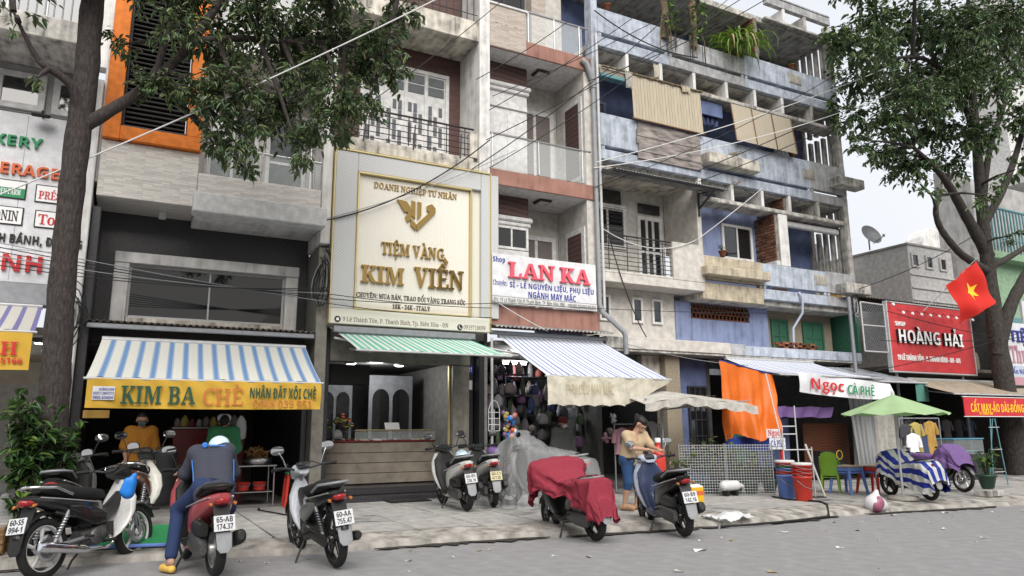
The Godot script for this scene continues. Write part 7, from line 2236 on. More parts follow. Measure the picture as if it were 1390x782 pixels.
# J: joint positions. Returns the person with its body; clothing is added by the caller
func person(label: String, at: Vector3, J: Dictionary, look: Vector3, up := Vector3.UP, curl := 0.5) -> Node3D:
	var t := thing("person", label, "person", at)
	var bones := []
	var hip: Vector3 = (J.hip_l + J.hip_r) / 2
	var sh: Vector3 = (J.sh_l + J.sh_r) / 2
	bones.append([hip, hip.lerp(sh, 0.8), 0.10, 0.10])
	bones.append([J.hip_l, J.hip_r, 0.09, 0.09])
	bones.append([J.sh_l, J.sh_r, 0.05, 0.05])
	bones.append([sh, J.head, 0.058, 0.05])
	for s in ["l", "r"]:
		bones.append([J["sh_" + s], J["el_" + s], 0.046, 0.038])
		bones.append([J["el_" + s], J["wr_" + s], 0.038, 0.026])
		bones.append([J["hip_" + s], J["kn_" + s], 0.075, 0.052])
		bones.append([J["kn_" + s], (J["kn_" + s] as Vector3).lerp(J["an_" + s], 0.35), 0.050, 0.054])
		bones.append([(J["kn_" + s] as Vector3).lerp(J["an_" + s], 0.35), J["an_" + s], 0.054, 0.034])
		var an: Vector3 = J["an_" + s]
		var toe: Vector3 = J["toe_" + s]
		bones.append([an - Vector3(0, 0.03, 0) - (toe - an) * Vector3(1, 0, 1) * 0.2, toe, 0.035, 0.026])
	var ms := [blob(bones, 0.016, 0.03), head_mesh(J.head, look, up)]
	for s in ["l", "r"]:
		var w: Vector3 = J["wr_" + s]
		var dir: Vector3 = (w - (J["el_" + s] as Vector3)).normalized()
		if J.has("hand_" + s):
			dir = J["hand_" + s]
		ms.append(hand_mesh(w - dir * 0.01, dir, J.get("palm", Vector3(0, -1, 0)), curl, 1.0 if s == "l" else -1.0))
	put("body", joined(ms), M.skin, t)
	eyes(t, J.head, look, up)
	return t

func torso_cloth(J: Dictionary, sleeve: float, extra := 0.012, hem := 0.0, belly := 0.0) -> Array:
	var hip: Vector3 = (J.hip_l + J.hip_r) / 2
	var sh: Vector3 = (J.sh_l + J.sh_r) / 2
	var ax: Vector3 = (J.sh_r - J.sh_l).normalized() * 0.075
	var low := hip + (hip - sh).normalized() * hem
	var b := [
		[low - ax, sh.lerp(hip, 0.3) - ax, 0.105 + extra + belly, 0.108 + extra], [low + ax, sh.lerp(hip, 0.3) + ax, 0.105 + extra + belly, 0.108 + extra],
		[sh.lerp(hip, 0.3) - ax, (J.sh_l as Vector3).lerp(sh, 0.2), 0.10 + extra, 0.062 + extra], [sh.lerp(hip, 0.3) + ax, (J.sh_r as Vector3).lerp(sh, 0.2), 0.10 + extra, 0.062 + extra],
		[J.sh_l, J.sh_r, 0.056 + extra, 0.056 + extra]]
	for s in ["l", "r"]:
		var a: Vector3 = J["sh_" + s]
		var e: Vector3 = J["el_" + s]
		if sleeve <= 1.0:
			b.append([a, a.lerp(e, sleeve), 0.054 + extra, 0.058 + extra])
		else:
			b.append([a, e, 0.054 + extra, 0.044 + extra])
			b.append([e, e.lerp(J["wr_" + s], sleeve - 1.0), 0.044 + extra, 0.034 + extra])
	return b

func leg_cloth(J: Dictionary, to_ankle: float, extra := 0.012) -> Array:
	var b := [[J.hip_l, J.hip_r, 0.105 + extra, 0.105 + extra]]
	for s in ["l", "r"]:
		var k: Vector3 = J["kn_" + s]
		b.append([J["hip_" + s], k, 0.09 + extra, 0.062 + extra])
		if to_ankle > 0.0:
			b.append([k, k.lerp(J["an_" + s], to_ankle), 0.06 + extra, lerpf(0.06, 0.046, to_ankle) + extra])
	return b

func shoes(t: Node, J: Dictionary, m: Material, called := "shoe") -> void:
	for s in ["l", "r"]:
		var an: Vector3 = J["an_" + s]
		var toe: Vector3 = J["toe_" + s]
		var heel := Vector3(an.x, toe.y, an.z) - (toe - an) * Vector3(1, 0, 1) * 0.3
		put(called, blob([[heel + Vector3(0, 0.005, 0), toe + Vector3(0, 0.0, 0), 0.040, 0.036], [heel.lerp(toe, 0.55) + Vector3(0, 0.025, 0), toe + Vector3(0, 0.012, 0), 0.036, 0.03]], 0.012, 0.02), m, t)

func hair_cap(c: Vector3, look: Vector3, up: Vector3, bun := false) -> Mesh:
	look = look.normalized()
	var b := [[c + up * 0.062 - look * 0.03, c + up * 0.066 + look * 0.018, 0.088, 0.076], [c + up * 0.02 - look * 0.045, c - up * 0.03 - look * 0.05, 0.07, 0.05]]
	if bun:
		b.append([c + up * 0.06 - look * 0.115, c + up * 0.08 - look * 0.13, 0.045, 0.038])
	return blob(b, 0.01, 0.02)

func build_people() -> void:
	# rider bent over the handlebar of the red scooter, seen from behind; he faces -z
	var J := {"hip_l": Vector3(-0.10, 0.86, 0.02), "hip_r": Vector3(0.10, 0.86, 0.02), "sh_l": Vector3(-0.17, 1.21, -0.34), "sh_r": Vector3(0.16, 1.23, -0.32), "head": Vector3(0.09, 1.23, -0.52),
		"el_l": Vector3(-0.25, 0.99, -0.46), "el_r": Vector3(0.25, 0.99, -0.44), "wr_l": Vector3(-0.27, 0.98, -0.72), "wr_r": Vector3(0.22, 0.98, -0.70),
		"kn_l": Vector3(-0.30, 0.62, -0.34), "kn_r": Vector3(0.22, 0.60, -0.42), "an_l": Vector3(-0.36, 0.14, -0.10), "an_r": Vector3(0.16, 0.36, -0.52), "toe_l": Vector3(-0.42, 0.04, -0.22), "toe_r": Vector3(0.16, 0.32, -0.66)}
	var look := Vector3(0.15, -0.75, -0.65)
	var up := Vector3(0.1, 0.65, -0.75)
	var t := person("rider in a dark jacket, jeans and pale helmet bending over the red scooter", Vector3(0.94, 0.0, 4.94), J, look, up, 0.9)
	var jk := put("jacket", blob(torso_cloth(J, 1.85, 0.024, 0.10), 0.013, 0.045), M.jacket, t)
	for a in [[-0.15, 0.98, -0.02, 0.10, 0.94], [0.15, 1.02, -0.06, -0.06, 0.95], [-0.16, 1.07, -0.12, 0.02, 1.02], [0.16, 1.1, -0.15, 0.02, 1.05], [0.15, 0.93, 0.03, -0.02, 0.9]]:
		put("cloth_fold", tube_mesh([Vector3(a[0], a[1], a[2] + 0.055), Vector3(lerpf(a[0], a[3], 0.5), lerpf(a[1], a[4], 0.5), a[2] + 0.115), Vector3(a[3], a[4], a[2] + 0.145)], [0.006, 0.014, 0.004], 6), M.jacket, jk)
	for s in [-1.0, 1.0]:
		put("side_stripe", tube_mesh([Vector3(s * 0.20, 0.88, 0.02), Vector3(s * 0.205, 1.0, -0.05), Vector3(s * 0.215, 1.14, -0.20)], 0.006, 5), M.trim_blue, jk)
	var pr := put("back_print", mesh_of("backprint", func(st):
		lathe(st, [Vector2(0.02, 0.0), Vector2(0.035, 0.002), Vector2(0.02, 0.006)], 14, Transform3D(Basis(Vector3.RIGHT, 0.9), Vector3(-0.09, 0, 0)))
		for i in 9:
			cbox(st, Vector3(-0.035 + i * 0.019, -0.001 * i, 0), Vector3(0.013, 0.006, 0.022), 0.0)), M.trim_blue, jk, Vector3(0, 1.296, -0.245))
	pr.rotation.x = 0.75
	put("jeans", blob(leg_cloth(J, 0.92, 0.016), 0.014, 0.04), M.denim, t)
	shoes(t, J, M.sandal_yellow, "sandal")
	var hm := put("helmet", blob([[J.head + up * 0.05, J.head + up * 0.055 - look * 0.02, 0.125, 0.12]], 0.014, 0.02), M.helmet, t)
	put("helmet_rim", blob([[J.head + Vector3(-0.05, -0.03, 0.05), J.head + Vector3(0.05, -0.03, 0.05), 0.085, 0.085]], 0.014, 0.02), M.black_plastic, hm)
	# woman in beige by the blue scooter, head bowed; she faces the scooter to the left-front
	J = {"hip_l": Vector3(0.09, 0.80, 0.02), "hip_r": Vector3(-0.09, 0.80, -0.02), "sh_l": Vector3(0.16, 1.18, 0.16), "sh_r": Vector3(-0.17, 1.18, 0.06), "head": Vector3(0.03, 1.345, 0.20),
		"el_l": Vector3(0.20, 0.98, 0.30), "el_r": Vector3(-0.19, 0.98, 0.18), "wr_l": Vector3(0.08, 0.95, 0.52), "wr_r": Vector3(-0.04, 0.95, 0.42),
		"kn_l": Vector3(0.10, 0.44, 0.06), "kn_r": Vector3(-0.10, 0.44, 0.02), "an_l": Vector3(0.12, 0.08, 0.0), "an_r": Vector3(-0.12, 0.08, -0.06), "toe_l": Vector3(0.16, 0.035, 0.16), "toe_r": Vector3(-0.10, 0.035, 0.10)}
	look = Vector3(0.12, -0.62, 0.75)
	up = Vector3(0.08, 0.78, 0.62)
	t = person("woman in a beige shirt and blue knee shorts bending over a scooter's handlebar", Vector3(7.62, 0.125, 3.42), J, look, up, 0.7)
	t.rotation.y = 0.25
	t.scale = Vector3.ONE * 1.03
	put("shirt", blob(torso_cloth(J, 0.75, 0.010, 0.02, 0.012), 0.013, 0.04), M.shirt_beige, t)
	put("shorts", blob(leg_cloth(J, 0.25, 0.012), 0.014, 0.04), M.denim_light, t)
	put("hair", hair_cap(J.head, look, up, true), M.hair, t)
	shoes(t, J, M.sandal_tan, "sandal")
	# man in orange standing in the stall, mask on
	J = standing(1.60)
	look = Vector3(0.1, -0.15, 1)
	t = person("man in an orange shirt and dark face mask standing inside the sticky rice stall", Vector3(0.33, 0.155, -0.75), J, look, Vector3.UP, 0.4)
	put("shirt", blob(torso_cloth(J, 0.9, 0.03, 0.06, 0.01), 0.018, 0.04), M.shirt_orange, t)
	put("trousers", blob(leg_cloth(J, 0.95, 0.02), 0.02, 0.04), M.black_cloth, t)
	put("hair", hair_cap(J.head, look, Vector3.UP), M.hair, t)
	put("face_mask", blob([[J.head + Vector3(-0.035, -0.045, 0.075), J.head + Vector3(0.035, -0.045, 0.075), 0.036, 0.036], [J.head + Vector3(0, -0.08, 0.06), J.head + Vector3(0, -0.04, 0.09), 0.036, 0.03]], 0.01, 0.02), M.mask, t)
	shoes(t, J, M.black_plastic)
	# customer in green, back turned, head bowed
	J = standing(1.62)
	look = Vector3(0.2, -0.5, -1)
	for k in J:
		J[k] = Vector3(-J[k].x, J[k].y, -J[k].z)
	J.head += Vector3(0, -0.05, -0.08)
	t = person("person in a green shirt seen from behind at the stall table", Vector3(1.62, 0.125, -0.25), J, look, Vector3(0.1, 0.8, -0.4), 0.5)
	put("shirt", blob(torso_cloth(J, 1.3, 0.028, 0.05, 0.0), 0.016, 0.04), M.shirt_green, t)
	put("trousers", blob(leg_cloth(J, 0.95, 0.022), 0.02, 0.04), M.black_cloth, t)
	put("hair", hair_cap(J.head, look, Vector3(0.1, 0.9, -0.3)), M.hair, t)
	put("cap_band", blob([[J.head + Vector3(-0.05, 0.10, -0.02), J.head + Vector3(0.05, 0.10, -0.02), 0.07, 0.07]], 0.012, 0.02), M.bag_white, t)
	shoes(t, J, M.black_plastic)
	# shopkeeper in grey with a dark red cap
	J = standing(1.52)
	look = Vector3(-0.25, -0.2, 1)
	t = person("person in a grey jacket, dark red cap and white mask inside the haberdashery", Vector3(8.62, 0.15, -0.35), J, look, Vector3.UP, 0.4)
	put("jacket", blob(torso_cloth(J, 1.8, 0.034, 0.06), 0.018, 0.04), M.jacket_grey, t)
	put("trousers", blob(leg_cloth(J, 0.95, 0.02), 0.02, 0.04), M.black_cloth, t)
	put("cap", blob([[J.head + Vector3(0, 0.06, -0.02), J.head + Vector3(0, 0.065, 0.03), 0.098, 0.09], [J.head + Vector3(-0.03, 0.035, 0.09), J.head + Vector3(0.03, 0.035, 0.09), 0.03, 0.03]], 0.012, 0.02), M.cap_red, t)
	put("face_mask", blob([[J.head + Vector3(-0.03, -0.05, 0.075), J.head + Vector3(0.03, -0.05, 0.075), 0.036, 0.036]], 0.01, 0.02), M.mask_white, t)
	shoes(t, J, M.black_plastic)

func standing(h: float) -> Dictionary:
	var J := {"hip_l": Vector3(0.085, 0.51, 0), "hip_r": Vector3(-0.085, 0.51, 0), "sh_l": Vector3(0.175, 0.815, 0), "sh_r": Vector3(-0.175, 0.815, 0), "head": Vector3(0, 0.93, 0.03),
		"el_l": Vector3(0.24, 0.64, 0.02), "el_r": Vector3(-0.24, 0.64, 0.02), "wr_l": Vector3(0.20, 0.52, 0.15), "wr_r": Vector3(-0.20, 0.52, 0.15),
		"kn_l": Vector3(0.095, 0.285, 0.01), "kn_r": Vector3(-0.095, 0.285, 0.01), "an_l": Vector3(0.10, 0.055, -0.02), "an_r": Vector3(-0.10, 0.055, -0.02), "toe_l": Vector3(0.13, 0.024, 0.11), "toe_r": Vector3(-0.13, 0.024, 0.11)}
	for k in J:
		J[k].y *= h
	return J

# ---------------------------------------------------------------- inside the shops
const TONES := {"goods_a": "black", "goods_b": "grey", "goods_c": "navy", "goods_d": "dark red", "goods_e": "beige", "goods_f": "olive", "goods_h": "violet", "goods_i": "pale grey"}

func pouch(w: float, h: float, d: float) -> Mesh:
	var st := begin()
	loft_y(st, [[0, 0, w * 0.35, d * 0.25, 3.0], [h * 0.08, 0, w * 0.5, d * 0.45, 3.0], [h * 0.45, 0, w * 0.5, d * 0.5, 2.6], [h * 0.8, 0, w * 0.42, d * 0.32, 2.4], [h * 0.95, 0, w * 0.2, d * 0.12, 2.2], [h, 0, w * 0.12, d * 0.1, 2.0]], 10)
	return done(st)

func build_shop_contents() -> void:
	var r := RandomNumberGenerator.new()
	r.seed = 77
	# sticky rice stall: steel table with trays of food
	var t := thing("steel_table", "stainless steel table with a lower shelf at the stall front", "table", Vector3(2.2, 0.12, -0.75))
	bx(t, "table_top", M.steel, -0.38, 0.38, 0.70, 0.73, -0.3, 0.35)
	bx(t, "shelf", M.steel, -0.34, 0.34, 0.25, 0.27, -0.26, 0.31)
	for x in [-0.34, 0.34]:
		for z in [-0.26, 0.31]:
			rod(t, "leg", M.steel, Vector3(x, 0, z), Vector3(x, 0.70, z), 0.016)
	t = thing("bread_basket", "round steel tray heaped with golden fried sticks", "food tray", Vector3(2.25, 0.851, -0.65))
	var st := begin()
	lathe(st, [Vector2(0.20, 0.0), Vector2(0.27, 0.03), Vector2(0.28, 0.12), Vector2(0.26, 0.12), Vector2(0.25, 0.03)], 24)
	put("tray", done(st), M.steel, t)
	for i in 46:
		var a := r.randf() * TAU
		var q := put("fried_stick", mesh_of("stick", func(s): tube(s, [Vector3(-0.11, 0, 0), Vector3(0, 0.01, 0), Vector3(0.11, 0, 0.01)], [0.015, 0.021, 0.014], 6)), M.bread, t, Vector3(cos(a) * r.randf() * 0.16, 0.08 + 0.18 * r.randf(), sin(a) * r.randf() * 0.16))
		q.rotation = Vector3(r.randf_range(-0.6, 0.6), r.randf() * TAU, r.randf_range(-0.9, 0.9))
	for i in 2:
		var b := bucket("red_tub", "small red plastic tub on the lower shelf of the steel table", "tub", M.red_plastic, Vector3(2.05 + i * 0.28, 0.40, -0.68), 0.10, 0.14)
		b.set_meta("group", "red tubs under the steel table")
	t = thing("hanging_bag", "white plastic bag hanging beside the customer in green", "bag", Vector3(1.98, 1.30, -0.9))
	put("sack", pouch(0.2, 0.42, 0.16), M.bag_white, t)
	t = thing("red_cabinet", "dark red counter cabinet behind the stall", "cabinet", Vector3(1.5, 0.15, -2.2))
	bx(t, "carcass", M.counter_red, -0.6, 0.7, 0, 1.35, -0.4, 0.3)
	bx(t, "worktop", M.steel, -0.63, 0.73, 1.351, 1.38, -0.42, 0.33)
	for i in 10:
		var o := single("food_jar", ["cream", "yellow", "dark red", "pale"][i % 4] + " food jar standing on the dark red cabinet", "jar", pouch(0.13, 0.2, 0.13), M[["goods_e", "goods_g", "goods_d", "goods_i"][i % 4]], Vector3(0.98 + i * 0.13, 1.53, -2.2), i, "jars on the stall cabinet")
		o.scale = Vector3.ONE * r.randf_range(0.8, 1.2)
	t = thing("cooking_pot", "covered steel cooking pot at the back of the stall", "pot", Vector3(0.75, 0.15, -1.9))
	st = begin()
	lathe(st, [Vector2(0.22, 0.0), Vector2(0.24, 0.02), Vector2(0.24, 0.9), Vector2(0.25, 0.92), Vector2(0.2, 0.97), Vector2(0.03, 1.02)], 22)
	put("vessel", done(st), M.grey_metal, t)
	put("knob", disc(0.03, 0.04), M.black_plastic, t, Vector3(0, 1.03, 0))
	stool("plastic_stool", "tall red plastic stool with a green seat cover beside the grey pier", Vector3(2.84, 0.12, -0.25), 0.6, M.red_plastic, M.green_board)
	# jeweller's counter: rounded front with dark bands
	t = thing("jewellery_counter", "curved pale jewellery counter with dark bands and a dark red glass top", "counter", Vector3(0, 0.362, 0))
	var path := []
	for i in 9:
		var a := PI * 0.5 * i / 8.0
		path.append(Vector2(4.25 - 0.55 * sin(a), -1.85 + 0.55 * cos(a)))
	path.reverse()
	path.append(Vector2(6.0, -1.30))
	for k in 4:
		var y0 := 0.03 + k * 0.205
		st = begin()
		sheet(st, path.size() - 1, 1, func(u: float, v: float): 
			var q: Vector2 = path[int(round(u * (path.size() - 1)))]
			return Vector3(q.x, y0 + 0.192 * v, q.y))
		put("front_panel", done(st), M.counter_front, t)
		st = begin()
		sheet(st, path.size() - 1, 1, func(u: float, v: float):
			var q: Vector2 = path[int(round(u * (path.size() - 1)))]
			return Vector3(q.x, y0 + 0.192 + 0.013 * v, q.y - 0.012))
		put("dark_band", done(st), M.dark_metal, t)
	for pr in [[0.85, 0.03, "counter_red"], [1.08, 0.012, "glass_shop"]]:
		var pts := PackedVector2Array()
		for q in path:
			pts.append(Vector2(q.x, -q.y - 0.03))
		pts.append(Vector2(6.0, 1.75))
		pts.append(Vector2(4.2, 1.85))
		st = begin()
		prism(st, pts, 0, pr[1], Transform3D(Basis(Vector3.RIGHT, -PI / 2), Vector3(0, pr[0], 0)))
		put("counter_top", done(st), M[pr[2]], t)
	for k in 26:
		var q := put("jewel_tray", box_mesh(Vector3(0.16, 0.02, 0.14), 0.004), M[["counter_red", "gold_trim", "ink_white", "counter_red"][k % 4]], t, Vector3(4.2 + 0.28 * (k % 7), 0.895, -1.42 - 0.13 * (k / 7)))
		q.rotation.x = 0.15
	bx(t, "glass_front", M.glass_clear, 4.25, 6.0, 0.885, 1.075, -1.315, -1.307, 0.001)
	bx(t, "top_rail", M.gold_trim, 4.25, 6.0, 1.075, 1.10, -1.30, -1.28)
	bx(t, "base", M.dark_stone, 4.1, 6.0, -0.2, 0.02, -1.9, -1.36)
	t = thing("price_card", "small white card standing on the jewellery counter", "card", Vector3(5.1, 1.455, -1.5))
	var cd := bx(t, "card", M.ink_white, -0.16, 0.16, 0, 0.16, -0.005, 0.005)
	cd.rotation.x = -0.5
	bx(t, "foot", M.black_plastic, -0.1, 0.1, 0, 0.01, -0.05, 0.05)
	t = thing("flower_bouquet", "bouquet of orange and yellow flowers behind the jewellery counter", "flowers", Vector3(4.15, 1.35, -2.3))
	for i in 40:
		var d := Vector3(r.randfn(), absf(r.randfn()) * 0.9 + 0.1, r.randfn() * 0.7).normalized() * r.randf_range(0.15, 0.34)
		put("flower", mesh_of("flower", func(s): lathe(s, [Vector2(0.005, 0.0), Vector2(0.04, 0.015), Vector2(0.055, 0.04), Vector2(0.03, 0.035), Vector2(0.01, 0.05)], 10)), M[["goods_g", "ink_orange", "leaf_light", "goods_e", "leaf_shrub"][i % 5]], t, d + Vector3(0, 0.1, 0))
	put("vase", pouch(0.22, 0.2, 0.2), M.white_plastic, t, Vector3(0, -0.09, 0))
	# haberdashery: shelves and hanging packets
	var racks := [[6.9, 8.1, -1.0], [8.0, 9.35, -1.7], [6.9, 9.3, -3.0]]
	for q in racks.size():
		var a: Array = racks[q]
		t = thing("shelf_rack", ["dark shelf rack on the jeweller side of the haberdashery", "dark shelf rack behind the shopkeeper", "long dark shelf rack at the back of the haberdashery"][q], "shelf", Vector3(0, 0.15, a[2]))
		for k in 6:
			bx(t, "shelf", M.dark_metal, a[0], a[1], 0.25 + k * 0.45, 0.27 + k * 0.45, -0.2, 0.15)
		for x in [a[0], a[1] - 0.03]:
			bx(t, "upright", M.dark_metal, x, x + 0.03, 0, 2.75, -0.2, -0.17)
	var kinds := [pouch(0.2, 0.3, 0.12), pouch(0.16, 0.22, 0.14), pouch(0.26, 0.24, 0.2), pouch(0.14, 0.36, 0.1)]
	var tones := ["goods_a", "goods_a", "goods_b", "goods_b", "goods_c", "goods_d", "goods_e", "goods_f", "goods_h", "goods_a", "goods_i"]
	for a in racks:
		for k in 6:
			var x: float = a[0] + 0.12
			while x < a[1] - 0.1:
				var tn: String = tones[r.randi() % tones.size()]
				var o := single("goods_packet", "%s packet on the %s" % [TONES[tn], ["rack nearest the jeweller", "rack behind the shopkeeper", "long back rack of the haberdashery"][racks.find(a)]], "packet", kinds[r.randi() % 4], M[tn], Vector3(x, 0.421 + k * 0.45, a[2] + r.randf_range(-0.05, 0.05)), r.randf() * 0.8, "packets on the haberdashery shelves")
				o.scale = Vector3.ONE * r.randf_range(0.8, 1.15)
				x += r.randf_range(0.17, 0.28)
	for i in 60:
		var x := r.randf_range(7.1, 9.35)
		var y := r.randf_range(0.9, 2.3)
		var tn: String = ["goods_a", "goods_b", "goods_e", "goods_c", "goods_f", "goods_b", "goods_i", "goods_h"][r.randi() % 8]
		single("hanging_packet", "%s packet hanging under the haberdashery awning" % TONES[tn], "packet", kinds[r.randi() % 4], M[tn], Vector3(x, y, r.randf_range(-1.1, -0.45)), r.randf() * TAU, "packets hanging in the haberdashery")
	for a in [[9.75, 1.35, -0.15, "goods_e"], [9.85, 1.68, -0.2, "goods_i"], [9.95, 1.15, -0.1, "goods_b"], [9.6, 1.25, -0.1, "goods_j"]]:
		t = thing("ribbon_rosette", "pale frilled rosette bunch hanging at the haberdashery corner", "rosette", Vector3(a[0], a[1], a[2]), 0.0, "rosettes at the haberdashery corner")
		for i in 12:
			var f := put("frill", mesh_of("frill", func(s): loft(s, [[Vector3.ZERO, Vector3(0.03, 0, 0), Vector3(0, 0.01, 0), 2.0], [Vector3(0, 0.0, 0.07), Vector3(0.055, 0, 0), Vector3(0, 0.022, 0), 2.0], [Vector3(0, 0.0, 0.12), Vector3(0.03, 0.0, 0), Vector3(0, 0.015, 0), 2.0]], 8)), M[a[3]], t)
			f.rotation = Vector3(r.randf() * TAU, r.randf() * TAU, 0)
	t = thing("wire_display", "white wire display stand hanging at the haberdashery door", "display stand", Vector3(6.5, 1.42, 0.5))
	for y in [0.0, 0.12, 0.24, 0.36]:
		rod(t, "wire", M.white_plastic, Vector3(-0.1, y, 0), Vector3(0.14, y, 0), 0.008, 6)
	for x in [-0.1, 0.02, 0.14]:
		rod(t, "wire", M.white_plastic, Vector3(x, 0, 0), Vector3(x, 0.42, 0), 0.008, 6)
	put("hook", tube_mesh([Vector3(-0.1, 0.42, 0), Vector3(-0.05, 0.55, 0), Vector3(0.02, 0.6, 0), Vector3(0.09, 0.55, 0), Vector3(0.14, 0.42, 0)], 0.008, 6), M.white_plastic, t)
	t = thing("pompom_bunch", "bunch of many coloured pompoms hanging at the haberdashery door", "pompoms", Vector3(6.86, 1.36, 0.5))
	for i in 34:
		put("pompom", mesh_of("pompom", func(s): lathe(s, [Vector2(0.005, -0.05), Vector2(0.035, -0.035), Vector2(0.05, 0.0), Vector2(0.035, 0.035), Vector2(0.005, 0.05)], 10)), M[["goods_h", "goods_g", "goods_j", "ink_white", "bag_blue", "goods_c", "ink_orange"][i % 7]], t, Vector3(r.randf_range(-0.12, 0.12), r.randf_range(-0.05, 0.42), r.randf_range(-0.08, 0.1)))
	for a in [[9.42, 1.12, "goods_j", 0.55], [9.72, 1.15, "goods_d", 0.6], [9.58, 1.10, "goods_b", 0.5], [9.92, 1.2, "goods_a", 0.7], [10.2, 1.25, "goods_i", 0.8]]:
		garment(["pink", "red", "grey", "black", "pale grey"][[ "goods_j", "goods_d", "goods_b", "goods_a", "goods_i"].find(a[2])] + " garment hanging on the rail behind the woman in beige", Vector3(a[0], a[1] + 0.35, 0.75), M[a[2]], a[3])
	rail_stand("clothes rail of dark steel behind the woman in beige", Vector3(9.85, 0.12, 0.72), 1.2, 1.42)
	t = thing("tube_lamp", "lit white tube lamp under the haberdashery ceiling", "lamp", Vector3(8.0, 2.95, -1.4))
	var tb := rod(t, "tube", M.lamp, Vector3(-0.3, 0, 0), Vector3(0.3, 0, 0), 0.018)
	bx(t, "batten", M.white_plastic, -0.34, 0.34, 0.025, 0.08, -0.03, 0.03)
	var lo := OmniLight3D.new()
	lo.name = "tube_light"
	t.add_child(lo)
	lo.position = Vector3(0, -0.08, 0.05)
	lo.light_energy = 0.6
	lo.light_size = 0.2
	lo.omni_range = 10.0
	lo.omni_attenuation = 2.0
	lo.shadow_enabled = true
	# drinks stall and clothes shop interiors under the block
	t = thing("brown_panel", "brown wooden panel with a yellow ring sticker at the drinks stall", "panel", Vector3(15.6, 0.13, 0.2))
	bx(t, "board", M.wood_brown, -0.1, 1.6, 0.1, 1.42, 0, 0.04)
	bx(t, "dark_shelf", M.dark_metal, 0.2, 1.1, 0.1, 0.72, 0.041, 0.30)
	st = begin()
	ring_z(st, [Vector2(0.10, 0.0), Vector2(0.12, 0.0), Vector2(0.12, 0.01), Vector2(0.10, 0.01)], 20)
	put("ring_sticker", done(st), M.ink_yellow, t, Vector3(0.85, 0.62, 0.302))
	for a in [[13.9, 1.9, "teal_cloth", "dark teal cloth hanging at the back of the drinks stall", -0.3, 1.3], [14.6, 1.7, "blue_deep", "dark blue cloth hanging in the drinks stall", 0.0, 1.2]]:
		single("hanging_cloth", a[3], "cloth", hung(1.2, a[5], 0.08), M[a[2]], Vector3(a[0], a[1], a[4]))
	single("grey_drape", "pale grey drape gathered at the edge of the drinks stall", "drape", hung(0.85, 1.75, 0.10), M.grey_sheet, Vector3(16.9, 2.25, 0.9))
	single("grey_drape", "wide grey patterned drape beside the hanging yellow clothes", "drape", hung(1.3, 1.6, 0.06), M.canvas_grey, Vector3(18.1, 2.1, 0.7))
	single("stall_parasol_cloth", "dark purple cloth stretched under the coffee banner", "cloth", hung(2.6, 0.25, 0.05), M.purple_cover, Vector3(14.2, 1.95, 1.2))

func hung(w: float, h: float, fold: float) -> Mesh:
	var st := begin()
	sheet(st, 40, 14, func(u: float, v: float): return Vector3((u - 0.5) * w * (1.0 - 0.12 * v), -h * v - 0.03 * absf(sin(u * 9.0)), fold * sin(u * 26.0 + 1.5 * v) * (0.5 + 0.5 * v) + fold * 0.4 * sin(u * 57.0)))
	return done(st)

func garment(label: String, at: Vector3, m: Material, l: float) -> void:
	var t := thing("hanging_garment", label, "garment", at)
	var st := begin()
	loft_y(st, [[0.0, 0, 0.03, 0.02], [-0.03, 0, 0.13, 0.03], [-0.08, 0, 0.18, 0.045], [-0.3, 0, 0.15, 0.05], [-0.5, 0, 0.17, 0.06], [-l, 0, 0.22, 0.07]], 14)
	for s in [-1.0, 1.0]:
		tube(st, [Vector3(s * 0.15, -0.06, 0), Vector3(s * 0.21, -0.2, 0.01), Vector3(s * 0.22, -0.32, 0.01)], [0.05, 0.05, 0.055], 8)
	put("cloth", done(st), m, t)
	put("hanger", tube_mesh([Vector3(0, -0.02, 0), Vector3(0, 0.06, 0), Vector3(0.02, 0.09, 0), Vector3(-0.01, 0.10, 0)], 0.005, 5), M.dark_metal, t)

func rail_stand(label: String, at: Vector3, w: float, h: float) -> void:
	var t := thing("clothes_rail", label, "clothes rail", at)
	rod(t, "rail", M.grey_metal, Vector3(-w / 2, h, 0), Vector3(w / 2, h, 0), 0.016)
	for s in [-1.0, 1.0]:
		rod(t, "upright", M.grey_metal, Vector3(s * w / 2, 0.04, 0), Vector3(s * w / 2, h, 0), 0.016)
		rod(t, "foot", M.grey_metal, Vector3(s * w / 2, 0.03, -0.25), Vector3(s * w / 2, 0.03, 0.25), 0.016)

func bucket(called: String, label: String, cat: String, m: Material, at: Vector3, r0: float, h: float, lid: Material = null) -> Node3D:
	var t := thing(called, label, cat, at)
	var st := begin()
	lathe(st, [Vector2(0.004, 0.002), Vector2(r0 * 0.95, 0.0), Vector2(r0, 0.01), Vector2(r0 * 1.16, h * 0.92), Vector2(r0 * 1.24, h * 0.93), Vector2(r0 * 1.24, h), Vector2(r0 * 1.17, h), Vector2(r0 * 0.98, 0.03)], 26, Transform3D.IDENTITY, false)
	put("pail", done(st), m, t)
	if lid:
		put("lid", disc(r0 * 1.25, 0.05, 26), lid, t, Vector3(0, h + 0.02, 0))
	put("handle", tube_mesh([Vector3(-r0 * 1.2, h * 0.85, 0.02), Vector3(-r0 * 0.8, h * 0.6, r0 * 0.95), Vector3(0, h * 0.5, r0 * 1.2), Vector3(r0 * 0.8, h * 0.6, r0 * 0.95), Vector3(r0 * 1.2, h * 0.85, 0.02)], 0.005, 5), M.grey_metal, t)
	return t

